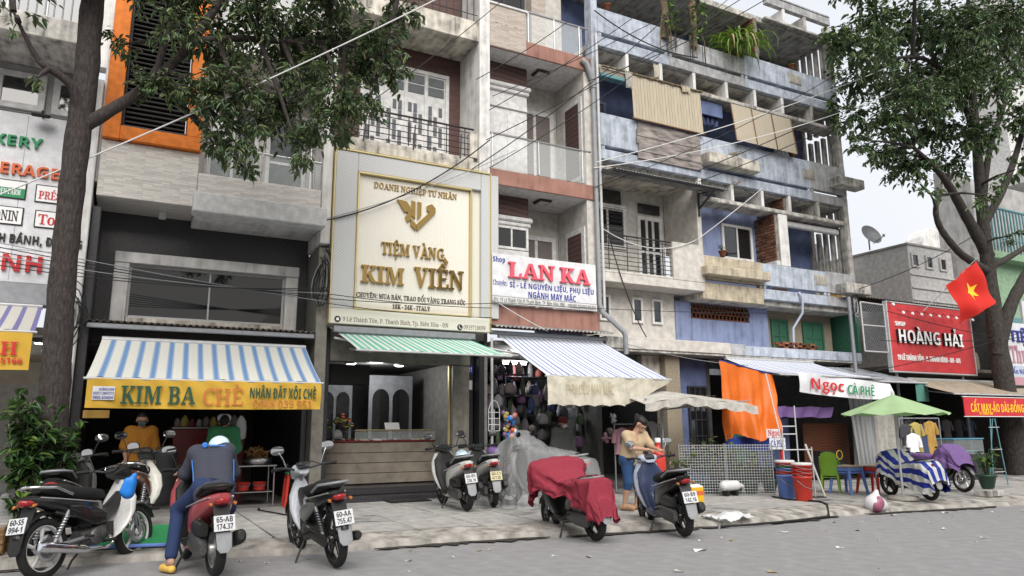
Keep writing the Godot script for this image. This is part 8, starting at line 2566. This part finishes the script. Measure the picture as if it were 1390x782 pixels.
func stool(called: String, label: String, at: Vector3, h: float, m: Material, top: Material, w := 0.26, cat := "stool") -> Node3D:
	var t := thing(called, label, cat, at)
	put("seat", box_mesh(Vector3(w, 0.035, w), 0.014), top, t, Vector3(0, h - 0.018, 0))
	bx(t, "apron", m, -w * 0.48, w * 0.48, h - 0.11, h - 0.036, -w * 0.48, w * 0.48)
	for sx in [-1.0, 1.0]:
		for sz in [-1.0, 1.0]:
			var st := begin()
			loft(st, [[Vector3(sx * w * 0.42, h - 0.1, sz * w * 0.42), Vector3(0.03, 0, 0), Vector3(0, 0, 0.03), 4.0], [Vector3(sx * w * 0.55, 0.0, sz * w * 0.55), Vector3(0.022, 0, 0), Vector3(0, 0, 0.022), 4.0]], 8)
			put("leg", done(st), m, t)
	return t

# ---------------------------------------------------------------- on the pavement
func build_pavement_things() -> void:
	var r := RandomNumberGenerator.new()
	r.seed = 15
	# by the big tree
	var t := thing("plank_bundle", "few pale and blue planks leaning against the big tree trunk", "planks", Vector3(-0.98, 0.12, 3.1))
	for i in 4:
		var o := bx(t, "plank", [M.wood, M.wood, M.ochre, M.paint_ice][i], -0.025, 0.025, 0, 0.95 - i * 0.06, -0.012, 0.012, 0.003)
		o.position += Vector3(i * 0.05, 0, 0.02 * i)
		o.rotation.z = -0.08
	t = thing("wood_crate", "low reddish wooden box beside the parked motorbikes", "crate", Vector3(-1.35, 0.12, 3.2))
	for i in 3:
		bx(t, "board", M.wood, -0.3, 0.3, 0.02 + i * 0.09, 0.10 + i * 0.09, 0.2, 0.22, 0.003)
		bx(t, "board", M.wood, -0.3, 0.3, 0.02 + i * 0.09, 0.10 + i * 0.09, -0.22, -0.2, 0.003)
	bx(t, "base", M.wood, -0.3, 0.3, 0, 0.02, -0.2, 0.2)
	for x in [-0.31, 0.29]:
		bx(t, "end", M.wood, x, x + 0.02, 0, 0.29, -0.195, 0.195, 0.003)
	t = thing("plastic_bag", "crumpled clear plastic sack on the wooden box", "bag", Vector3(-1.15, 0.42, 3.15))
	put("sack", blob([[Vector3(-0.1, 0, 0), Vector3(0.12, 0.05, 0), 0.16, 0.13], [Vector3(0, 0.1, 0), Vector3(0.05, 0.3, 0.03), 0.12, 0.05], [Vector3(-0.18, 0.05, 0.05), Vector3(-0.2, 0.18, 0.05), 0.08, 0.05]], 0.025, 0.06), M.plastic_sheet, t)
	t = thing("green_board", "green board lying on the ground behind the black motorbike", "board", Vector3(0.25, 0.13, 3.3), -0.25)
	var g1 := bx(t, "panel", M.green_board, -0.5, 0.5, 0, 0.02, -0.3, 0.3, 0.004)
	g1.rotation.x = 0.25
	g1.position.y += 0.08
	bx(t, "blue_tube", M.blue_plastic, -0.4, 0.45, 0.0, 0.04, 0.36, 0.40)
	t = thing("floor_cable", "thin dark cable lying across the paving slabs before the jeweller", "cable")
	put("cord", tube_mesh([Vector3(2.2, 0.135, 0.2), Vector3(2.5, 0.135, 1.4), Vector3(2.55, 0.135, 2.6), Vector3(2.3, 0.135, 3.6)], 0.012, 6), M.cable_black, t)
	put("plug", disc(0.02, 0.05, 10), M.black_plastic, t, Vector3(2.2, 0.145, 0.2))
	t = thing("door_mat", "dark rubber mat on the jeweller step", "mat", Vector3(4.95, 0.125, -0.05))
	bx(t, "mat", M.rubber, -0.4, 0.4, 0, 0.02, -0.22, 0.25)
	bx(t, "border", M.black_plastic, -0.36, 0.36, 0.0202, 0.026, -0.18, 0.21)
	# yellow carton
	t = thing("yellow_carton", "yellow and red cardboard carton standing on the pavement by the blue scooter", "carton", Vector3(8.66, 0.12, 3.75), 0.1)
	bx(t, "box", M.yellow_box, -0.14, 0.14, 0, 0.36, -0.11, 0.11)
	bx(t, "red_band", M.ink_orange, -0.1405, 0.1405, 0.22, 0.29, 0.1105, 0.112, 0.0)
	bx(t, "red_panel", M.ink_orange, -0.142, -0.1405, 0.06, 0.3, -0.08, 0.08, 0.0)
	for s in [-1.0, 1.0]:
		var fl := bx(t, "flap", M.ink_white, -0.13, 0.13, 0.0, 0.006, 0, 0.1, 0.0)
		fl.position = Vector3(0, 0.372, s * 0.06)
		fl.rotation.x = s * 0.35
	t = thing("red_cylinder", "tall red cylinder standing behind the blue scooter", "cylinder", Vector3(8.55, 0.12, 3.0))
	var st := begin()
	lathe(st, [Vector2(0.10, 0.0), Vector2(0.13, 0.02), Vector2(0.13, 0.85), Vector2(0.10, 0.95), Vector2(0.05, 0.99), Vector2(0.04, 1.05), Vector2(0.05, 1.08)], 22)
	put("shell", done(st), M.red_plastic, t)
	put("cap", disc(0.055, 0.08, 14), M.ink_white, t, Vector3(0, 1.12, 0))
	# folding chair heap behind the covered scooter
	t = thing("folding_chair", "red and black folding chair beside the clear plastic cover", "chair", Vector3(7.6, 0.12, 2.2), 0.4)
	bx(t, "seat", M.red_plastic, -0.18, 0.18, 0.42, 0.45, -0.18, 0.18)
	bx(t, "backrest", M.black_plastic, -0.18, 0.18, 0.6, 0.82, -0.2, -0.17)
	for s in [-1.0, 1.0]:
		rod(t, "leg", M.dark_metal, Vector3(s * 0.18, 0, 0.2), Vector3(s * 0.17, 0.84, -0.19), 0.011)
		rod(t, "leg", M.dark_metal, Vector3(s * 0.15, 0, -0.22), Vector3(s * 0.15, 0.43, 0.16), 0.011)
	# wire fence with plants behind
	t = thing("mesh_fence", "grey square mesh fence panel in front of potted plants by the orange tarpaulin", "fence", Vector3(10.12, 0.14, 1.72), -0.545)
	st = begin()
	for i in 36:
		tube(st, [Vector3(i * 0.053, 0, 0), Vector3(i * 0.053, 0.98, 0)], 0.0052, 4, false)
	for j in 19:
		tube(st, [Vector3(0, j * 0.0535, 0.006), Vector3(1.86, j * 0.0535, 0.006)], 0.0052, 4, false)
	put("mesh_wire", done(st), M.pale_metal, t)
	for x in [0.0, 0.93, 1.86]:
		rod(t, "post", M.grey_metal, Vector3(x, -0.02, -0.012), Vector3(x, 1.0, -0.012), 0.014)
	for i in 7:
		var x := 0.1 + i * 0.27
		potted(Vector3(10.15 + x * 0.78, 0.12, 1.55 + x * 0.42 - 0.1 * (i % 2)), 0.5 + 0.12 * (i % 3), ["pale bushy pot plant behind the mesh fence", "dark leafy pot plant behind the mesh fence"][i % 2], 66, i, M.pot_green, "pot plants behind the mesh fence")
	potted(Vector3(12.1, 0.12, 2.2), 0.55, "tall broad leaved plant at the end of the mesh fence", 40, 40, M.pot_green)
	# small stall sign
	t = thing("stall_sign", "small white stall sign with red and black words on a red post", "sign", Vector3(12.2, 0.12, 2.35))
	rod(t, "post", M.red_plastic, Vector3(0.16, 0, 0), Vector3(0.16, 1.28, 0), 0.04)
	bx(t, "upper_board", M.sign_flat, -0.30, 0.10, 1.12, 1.30, 0.04, 0.05)
	bx(t, "lower_board", M.sign_flat, -0.24, 0.22, 0.88, 1.115, 0.05, 0.06)
	letters(t, "lettering", "Ngọc", "serif bold", M.ink_red, -0.26, 0.08, 1.12, 1.28, 0.051, 0.003)
	letters(t, "lettering", "CÀ PHÊ", "serif bold", M.ink_blue, -0.2, 0.18, 0.93, 1.11, 0.061, 0.003)
	# steel stand, buckets, chairs, tables of the drinks stall
	t = thing("steel_stand", "tall bare steel stand with shelves beside the stacked buckets", "stand", Vector3(11.75, 0.12, 3.3), -0.45)
	for a in [[-0.28, 1.35], [0.0, 1.75], [0.28, 0.95]]:
		rod(t, "upright", M.pale_metal, Vector3(a[0], 0, 0), Vector3(a[0], a[1], 0), 0.014)
	for y in [0.9, 1.2, 1.35]:
		rod(t, "cross_bar", M.pale_metal, Vector3(-0.28, y, 0), Vector3(0.0 if y > 1.0 else 0.28, y, 0), 0.012)
	rod(t, "strut", M.pale_metal, Vector3(-0.28, 0.9, 0), Vector3(0.1, 2.5, -1.6), 0.014)
	bx(t, "foot_plate", M.dark_metal, -0.1, 0.45, -0.005, 0.015, -0.12, 0.12)
	bucket("bucket", "blue plastic bucket stacked under red and white tubs beside the red bucket", "bucket", M.blue_plastic, Vector3(11.42, 0.12, 3.25), 0.145, 0.44)
	for i in 4:
		bucket("basin", ["lowest red", "blue", "green", "lidded red"][i] + " plastic basin in the stack on the blue bucket", "basin", [M.red_plastic, M.blue_plastic, M.green_paint, M.red_plastic][i], Vector3(11.42, 0.50 + i * 0.055, 3.25), 0.15, 0.12, M.white_plastic if i == 3 else null).set_meta("group", "basins stacked on the blue bucket")
	bucket("bucket", "red plastic bucket with a stack of red tubs on top", "bucket", M.red_plastic, Vector3(11.27, 0.12, 3.78), 0.145, 0.44)
	for i in 3:
		bucket("basin", "red plastic tub stacked on the red bucket", "basin", M.red_plastic, Vector3(11.27, 0.48 + i * 0.07, 3.78), 0.15, 0.14, M.white_plastic if i == 2 else null).set_meta("group", "tubs stacked on the red bucket")
	rod(thing("white_pipe", "white plastic pipe leaning beside the lime chairs", "pipe", Vector3(12.35, 0.12, 3.35)), "pipe", M.white_plastic, Vector3(0, 0, 0), Vector3(-0.2, 1.0, -0.2), 0.02)
	for i in 4:
		chair("lime green plastic chair nested in a stack beside the buckets", Vector3(13.1, 0.12 + i * 0.065, 2.9), 2.2, "lime chairs nested in one stack")
	for a in [[13.25, 3.2, "blue"], [13.75, 3.45, "red"]]:
		t = stool("low_table", "low plastic table with a pale top and %s legs by the lime chairs" % a[2], Vector3(a[0], 0.12, a[1]), 0.56, M.blue_plastic if a[2] == "blue" else M.red_plastic, M.canvas_tan, 0.46, "table")
		bx(t, "blue_apron", M.blue_plastic, -0.2, 0.2, 0.40, 0.448, -0.2, 0.2)
	# umbrella
	t = thing("market_umbrella", "pale green market umbrella standing in a stone base at the kerb", "umbrella", Vector3(12.92, 0.12, 4.62))
	st = begin()
	lathe(st, [Vector2(0.26, 0.0), Vector2(0.27, 0.02), Vector2(0.25, 0.07), Vector2(0.05, 0.09)], 24)
	put("base", done(st), M.concrete, t)
	rod(t, "pole", M.pale_metal, Vector3(0, 0.05, 0), Vector3(0, 1.88, 0), 0.022)
	st = begin()
	sheet(st, 64, 8, func(u: float, v: float):
		var a: float = TAU * u
		var seg := absf(fmod(u * 8.0, 1.0) - 0.5) * 2.0
		var rr: float = 0.94 * v * (0.94 + 0.06 * seg)
		return Vector3(cos(a) * rr, 1.90 - 0.32 * v - 0.05 * v * v * (1.0 - seg) + 0.03 * (1.0 - v), sin(a) * rr))
	put("canopy", done(st), M.lime_cloth, t)
	for i in 8:
		rod(t, "rib", M.grey_metal, Vector3(0, 1.86, 0), Vector3(cos(TAU * i / 8) * 0.9, 1.57, sin(TAU * i / 8) * 0.9), 0.008, 5)
	put("finial", disc(0.03, 0.08, 10), M.white_plastic, t, Vector3(0, 1.95, 0))
	# rubbish bag, hose, litter heap at the kerb
	t = thing("rubbish_bag", "knotted translucent bag of pink and blue rubbish on the road edge", "rubbish bag", Vector3(11.6, 0.02, 5.0))
	put("sack", blob([[Vector3(-0.05, 0.13, 0), Vector3(0.06, 0.12, 0.02), 0.15, 0.13], [Vector3(0.0, 0.22, 0), Vector3(0.06, 0.33, 0), 0.09, 0.04], [Vector3(0.15, 0.09, 0.03), Vector3(0.18, 0.14, 0.0), 0.09, 0.06]], 0.022, 0.05), M.bag_white, t)
	put("contents", blob([[Vector3(-0.05, 0.12, 0.03), Vector3(-0.02, 0.15, 0.05), 0.135, 0.12]], 0.022, 0.04), M.bag_pink, t)
	t = thing("rubber_hose", "black rubber hose snaking from the buckets to the kerb", "hose")
	put("tube", tube_mesh([Vector3(11.3, 0.135, 3.0), Vector3(11.1, 0.135, 3.6), Vector3(11.3, 0.135, 4.1), Vector3(11.0, 0.13, 4.5), Vector3(10.3, 0.03, 5.1), Vector3(9.5, 0.03, 5.2), Vector3(8.5, 0.03, 5.25), Vector3(7.9, 0.03, 5.15)], 0.017, 6), M.rubber, t)
	put("nozzle", disc(0.022, 0.06, 10), M.grey_metal, t, Vector3(7.88, 0.03, 5.15))
	t = thing("crumpled_sheet", "crumpled white plastic sheet lying on the kerb edge", "plastic sheet", Vector3(8.35, 0.06, 4.85))
	st = begin()
	var nz := FastNoiseLite.new()
	nz.frequency = 1.1
	sheet(st, 18, 10, func(u: float, v: float): return Vector3((u - 0.5) * 0.75, 0.05 + 0.09 * nz.get_noise_2d(u * 3.0, v * 2.0) + 0.05 * sin(PI * u) * sin(PI * v), (v - 0.5) * 0.4))
	put("sheet", done(st), M.bag_white, t)
	put("fold", blob([[Vector3(0.05, 0.06, 0), Vector3(0.2, 0.07, 0.03), 0.06, 0.05]], 0.025, 0.03), M.ink_white, t)
	t = thing("white_jug", "white plastic jug lying on dark feet before the mesh fence", "jug", Vector3(10.85, 0.12, 2.35))
	put("vessel", blob([[Vector3(-0.16, 0.2, 0), Vector3(0.14, 0.2, 0), 0.10, 0.10], [Vector3(0.14, 0.2, 0), Vector3(0.3, 0.18, 0.02), 0.06, 0.04]], 0.02, 0.04), M.white_plastic, t)
	for x in [-0.12, 0.12]:
		put("foot", box_mesh(Vector3(0.05, 0.1, 0.16)), M.black_plastic, t, Vector3(x, 0.055, 0))
	# clothes hung out past the umbrella
	rail_stand("clothes rail carrying yellow and striped clothes past the umbrella", Vector3(16.7, 0.12, 2.6), 1.5, 1.52)
	garment("yellow patterned dress on the rail past the umbrella", Vector3(16.50, 1.55, 2.62), M.goods_g, 0.85)
	garment("ochre long dress on the rail past the umbrella", Vector3(17.05, 1.58, 2.62), M.ochre, 1.05)
	garment("black and white shirt on the rail past the umbrella", Vector3(16.15, 1.52, 2.62), M.goods_a, 0.5)
	garment("white skirt on the rail past the umbrella", Vector3(16.22, 1.3, 2.72), M.ink_white, 0.55)
	garment("dark blue blouse on the rail past the umbrella", Vector3(16.75, 1.5, 2.6), M.goods_c, 0.7)
	t = thing("glass_case", "blue glass display case past the purple covered motorbike", "display case", Vector3(19.1, 0.12, 2.0))
	bx(t, "cabinet", M.dark_metal, -0.65, 0.65, 0, 0.62, -0.3, 0.3)
	bx(t, "glass_box", M.glass_clear, -0.62, 0.62, 0.622, 1.0, -0.28, 0.28)
	bx(t, "shelf", M.screen_blue, -0.6, 0.6, 0.70, 0.72, -0.26, 0.26)
	bx(t, "lid", M.screen_blue, -0.65, 0.65, 1.001, 1.03, -0.3, 0.3)
	t = thing("wire_stand", "thin green steel display stand beside the pot plant", "display stand", Vector3(17.9, 0.12, 3.6))
	for a in [[-0.18, 0.0], [0.18, 0.0], [0.0, -0.25]]:
		rod(t, "leg", M.teal_paint, Vector3(a[0] * 1.6, 0, a[1]), Vector3(a[0] * 0.5, 1.5, 0), 0.012)
	for y in [0.3, 0.8, 1.3]:
		rod(t, "cross_bar", M.pale_metal, Vector3(-0.2, y, 0.01), Vector3(0.2, y, 0.01), 0.010)
	for i in 9:
		single("wrapped_clothes", "clear wrapped bundle of clothes in the dark tailor shop", "bundle", pouch(0.4, 0.3, 0.3), M[["goods_b", "goods_i", "goods_b"][i % 3]], Vector3(20.0 + (i % 5) * 0.55, 0.14 + (i / 5) * 0.3, 0.9 - 0.3 * (i % 2)), i, "bundles in the tailor shop")
	for i in 6:
		garment(["grey", "black", "navy"][i % 3] + " coat hanging in the tailor shop", Vector3(19.3 + i * 0.55, 1.65, 0.6), M[["goods_b", "goods_a", "goods_c"][i % 3]], 0.9)
		get_child(get_child_count() - 1).set_meta("group", "coats in the tailor shop")
	potted(Vector3(14.95, 0.26, 5.0), 0.42, "leafy green plant in a dark green pot on bricks at the kerb", 90, 60, M.pot_green)
	t = thing("brick_plinth", "two grey concrete blocks under the dark green plant pot", "blocks", Vector3(14.95, 0.12, 5.0))
	bx(t, "block", M.old_concrete, -0.24, 0.02, 0, 0.13, -0.14, 0.14)
	bx(t, "block", M.old_concrete, 0.03, 0.26, 0, 0.12, -0.12, 0.15)
	for a in [["blue_plastic", 22.3, "blue plastic drum behind the tree trunk"], ["canvas_tan", 22.9, "tan sack behind the tree trunk"]]:
		single("storage_drum", a[2], "drum", disc(0.3, 0.6, 20), M[a[0]], Vector3(a[1], 3.35, 0.3))

func chair(label: String, at: Vector3, turn: float, group: String) -> void:
	var t := thing("plastic_chair", label, "chair", at, turn, group)
	t.scale = Vector3.ONE * 0.8
	bx(t, "seat", M.lime_plastic, -0.2, 0.2, 0.38, 0.41, -0.2, 0.2)
	for sx in [-1.0, 1.0]:
		for sz in [-1.0, 1.0]:
			put("leg", mesh_of("cleg %d %d" % [sx, sz], func(st): loft(st, [[Vector3(sx * 0.18, 0.39, sz * 0.18), Vector3(0.025, 0, 0), Vector3(0, 0, 0.02), 4.0], [Vector3(sx * 0.21, 0, sz * 0.22), Vector3(0.018, 0, 0), Vector3(0, 0, 0.015), 4.0]], 8)), M.lime_plastic, t)
		put("arm", mesh_of("carm %d" % sx, func(st): tube(st, [Vector3(sx * 0.21, 0.4, 0.18), Vector3(sx * 0.23, 0.58, 0.14), Vector3(sx * 0.23, 0.6, -0.1), Vector3(sx * 0.2, 0.66, -0.22)], 0.017, 6)), M.lime_plastic, t)
	put("backrest", mesh_of("cback", func(st): sheet(st, 12, 6, func(u: float, v: float): return Vector3((u - 0.5) * 0.42 * (1.0 - 0.15 * v), 0.44 + 0.36 * v - 0.06 * pow(2.0 * u - 1.0, 2.0) * v, -0.2 - 0.08 * v - 0.05 * (1.0 - pow(2.0 * u - 1.0, 2.0))))), M.lime_plastic, t)

func potted(at: Vector3, h: float, label: String, n: int, sd: int, pot: Material, group := "") -> void:
	var t := thing("potted_plant", label, "pot plant", at, 0.0, group)
	var r := RandomNumberGenerator.new()
	r.seed = sd
	put("pot", mesh_of("pot", func(st): lathe(st, [Vector2(0.09, 0.0), Vector2(0.11, 0.02), Vector2(0.16, 0.22), Vector2(0.185, 0.23), Vector2(0.185, 0.27), Vector2(0.15, 0.27), Vector2(0.13, 0.22)], 20)), pot, t)
	put("soil", disc(0.14, 0.02), M.earth, t, Vector3(0, 0.23, 0))
	var lm := mesh_of("potleaf", func(st): pass) if false else leaf_mesh(0.13, 0.06)
	for i in n / 6:
		var a := r.randf() * TAU
		var tip := Vector3(cos(a) * r.randf_range(0.08, 0.3), 0.25 + h * r.randf_range(0.6, 1.25), sin(a) * r.randf_range(0.08, 0.3))
		put("stem", tube_mesh([Vector3(0, 0.22, 0), Vector3(tip.x * 0.4, tip.y * 0.7, tip.z * 0.4), tip], 0.006, 4), M.leaf_dark, t)
		for q in 6:
			var p := Vector3(tip.x * 0.4, tip.y * 0.7, tip.z * 0.4).lerp(tip, q / 5.0)
			var o := put("leaf", lm, M[["leaf_shrub", "leaf_light", "leaf_dark"][r.randi() % 3] if sd > 30 else ["leaf_light", "leaf_shrub", "leaf_dry"][r.randi() % 3]], t, p)
			o.rotation = Vector3(r.randf_range(-0.5, 0.5), r.randf() * TAU, r.randf_range(-0.6, 0.5))
			o.scale = Vector3.ONE * r.randf_range(0.7, 1.2)

# ---------------------------------------------------------------- overhead cables
func cable(label: String, m: Material, a: Vector3, b: Vector3, sag: float, r := 0.011, group := "") -> void:
	var pts := []
	for i in 25:
		var f := i / 24.0
		pts.append(a.lerp(b, f) - Vector3(0, sag * 4.0 * f * (1.0 - f), 0))
	single("overhead_cable", label, "cable", tube_mesh(pts, r, 5), m, Vector3.ZERO, 0.0, group)

func build_cables() -> void:
	cable("thick white cable rising from the bakery board through the leaves of the big tree", M.cable_white, Vector3(-1.79, 4.41, 2.40), Vector3(4.16, 8.13, 4.50), 0.10, 0.011)
	var thin := [
		[Vector3(6.10, 6.83, 0.30), Vector3(11.84, 12.31, 1.60), 0.25, 0.011], [Vector3(6.51, 6.93, 0.30), Vector3(12.65, 12.12, 2.00), 0.25, 0.009],
		[Vector3(6.51, 8.25, 0.30), Vector3(10.18, 11.18, 2.00), 0.1, 0.009], [Vector3(6.2, 8.9, 0.30), Vector3(7.80, 10.06, 1.50), 0.05, 0.009],
		[Vector3(6.44, 7.55, 0.30), Vector3(13.00, 12.06, 2.60), 0.15, 0.011], [Vector3(9.28, 6.96, 0.15), Vector3(17.90, 11.89, 2.00), 0.3, 0.009],
		[Vector3(9.2, 9.6, 0.2), Vector3(15.5, 13.6, 2.2), 0.3, 0.012], [Vector3(12.5, 7.9, 0.2), Vector3(24.0, 14.4, 2.6), 0.3, 0.013], [Vector3(12.5, 7.6, 0.2), Vector3(24.2, 13.9, 2.7), 0.3, 0.012], [Vector3(3.4, 7.4, 0.4), Vector3(8.2, 12.4, 1.8), 0.2, 0.009], [Vector3(9.5, 11.6, 0.1), Vector3(12.6, 11.0, 0.3), 0.25, 0.016], [Vector3(6.6, 8.6, 0.3), Vector3(14.4, 13.8, 2.0), 0.2, 0.009], [Vector3(-1.0, 6.26, 1.0), Vector3(3.55, 9.35, 2.0), 0.15, 0.009]]
	for a in thin:
		cable("thin black cable climbing across the upper floors of the houses", M.cable_black, a[0], a[1], a[2], a[3], "black cables across the upper floors")
	for a in [[Vector3(9.40, 7.61, 0.15), Vector3(24.90, 15.08, 2.60), 0.5], [Vector3(9.31, 7.45, 0.15), Vector3(23.75, 13.64, 3.00), 0.75]]:
		cable("pale cable sweeping from the drain pipe of the white house to the far tree", M.cable_white, a[0], a[1], a[2], 0.012, "pale cables to the far tree")
	cable("short pale cable from the cream balcony up to the blue parapet", M.cable_white, Vector3(12.43, 6.10, 0.1), Vector3(14.85, 7.82, 0.1), 0.02, 0.011)
	cable("slack white cable drooping across the cream balcony rail", M.cable_white, Vector3(9.55, 6.05, 0.06), Vector3(12.43, 6.10, 0.06), 0.35, 0.011)
	cable("black cable from the house corner box up to the jeweller balcony", M.cable_black, Vector3(3.11, 5.37, 0.12), Vector3(6.58, 7.62, 0.20), 0.28, 0.014)
	cable("grey cable crossing above the jeweller emblem", M.grey_metal, Vector3(3.11, 5.40, 0.12), Vector3(7.22, 7.5, 0.20), 0.12, 0.008)
	for i in 6:
		cable("thin cable running level along the fronts above the shop awnings", M.cable_black if i % 3 else M.grey_metal, Vector3(-1.9, 4.32 - i * 0.07, 0.32), Vector3(3.2, 3.80 + 0.05 * i, 0.18 + 0.02 * i), 0.04 + 0.02 * i, 0.008, "cables along the fronts")
	for i in 3:
		cable("thin cable passing over the foot of the jeweller sign", M.cable_black, Vector3(3.2, 3.95 - i * 0.09, 0.2), Vector3(6.62, 3.92 + 0.1 * (i % 2) - 0.2 * float(i == 2), 0.22), 0.05, 0.008, "cables over the jeweller sign")
	cable("thin cable passing along the haberdashery board to the blue wall", M.cable_black, Vector3(6.6, 4.05, 0.2), Vector3(15.0, 4.4, 0.1), 0.06, 0.007)
	cable("white cord slanting under the haberdashery board", M.cable_white, Vector3(6.66, 4.12, 0.15), Vector3(7.9, 3.5, 0.3), 0.02, 0.009)
	cable("black cable hanging down the cream wall beside the drain pipe", M.cable_black, Vector3(9.75, 5.9, 0.05), Vector3(10.75, 3.55, 0.03), 0.25, 0.013)
	cable("thin cable from the awning ledge down to the orange tarpaulin", M.grey_metal, Vector3(9.6, 3.40, 0.3), Vector3(13.04, 2.9, 0.9), 0.1, 0.008)
	for i in 3:
		cable("thin cable strung past the red signboard to the tree", M.cable_black, Vector3(16.9 + i * 0.4, 2.85 + 0.8 * i, 1.4), Vector3(24.5, 4.5 - 0.35 * i, 1.9), 0.1, 0.011, "cables past the red signboard")
	cable("thin cable slanting from the block's corner to the tree trunk", M.cable_black, Vector3(18.0, 5.25, 0.4), Vector3(20.5, 6.6, 2.2), 0.1, 0.011)
	# the knots of wire on the house corners
	var r := RandomNumberGenerator.new()
	r.seed = 9
	for a in [[Vector3(3.12, 4.3, 0.05), "tangle of black cable loops on the corner pier beside the jeweller sign"], [Vector3(-0.84, 3.3, 0.14), "tangle of grey cables on the bakery corner above the meter box"], [Vector3(18.0, 4.85, 0.2), "tangle of pale wires at the corner of the blue block"]]:
		var t := thing("cable_tangle", a[1], "cables", a[0])
		for i in 9:
			var pts := []
			var h := r.randf_range(0.3, 0.9)
			var w := r.randf_range(0.05, 0.2)
			for k in 13:
				var f := k / 12.0
				pts.append(Vector3(w * sin(f * TAU) + 0.05 * sin(i), h * cos(f * TAU * 0.9) * 0.6 - 0.1 * f, 0.03 + 0.03 * cos(f * 9.0 + i)))
			put("loop", tube_mesh(pts, 0.009, 5), [M.cable_black, M.cable_black, M.grey_metal, M.cable_white][i % 4 if a[0].x > 10 or i % 4 < 3 else 0], t)
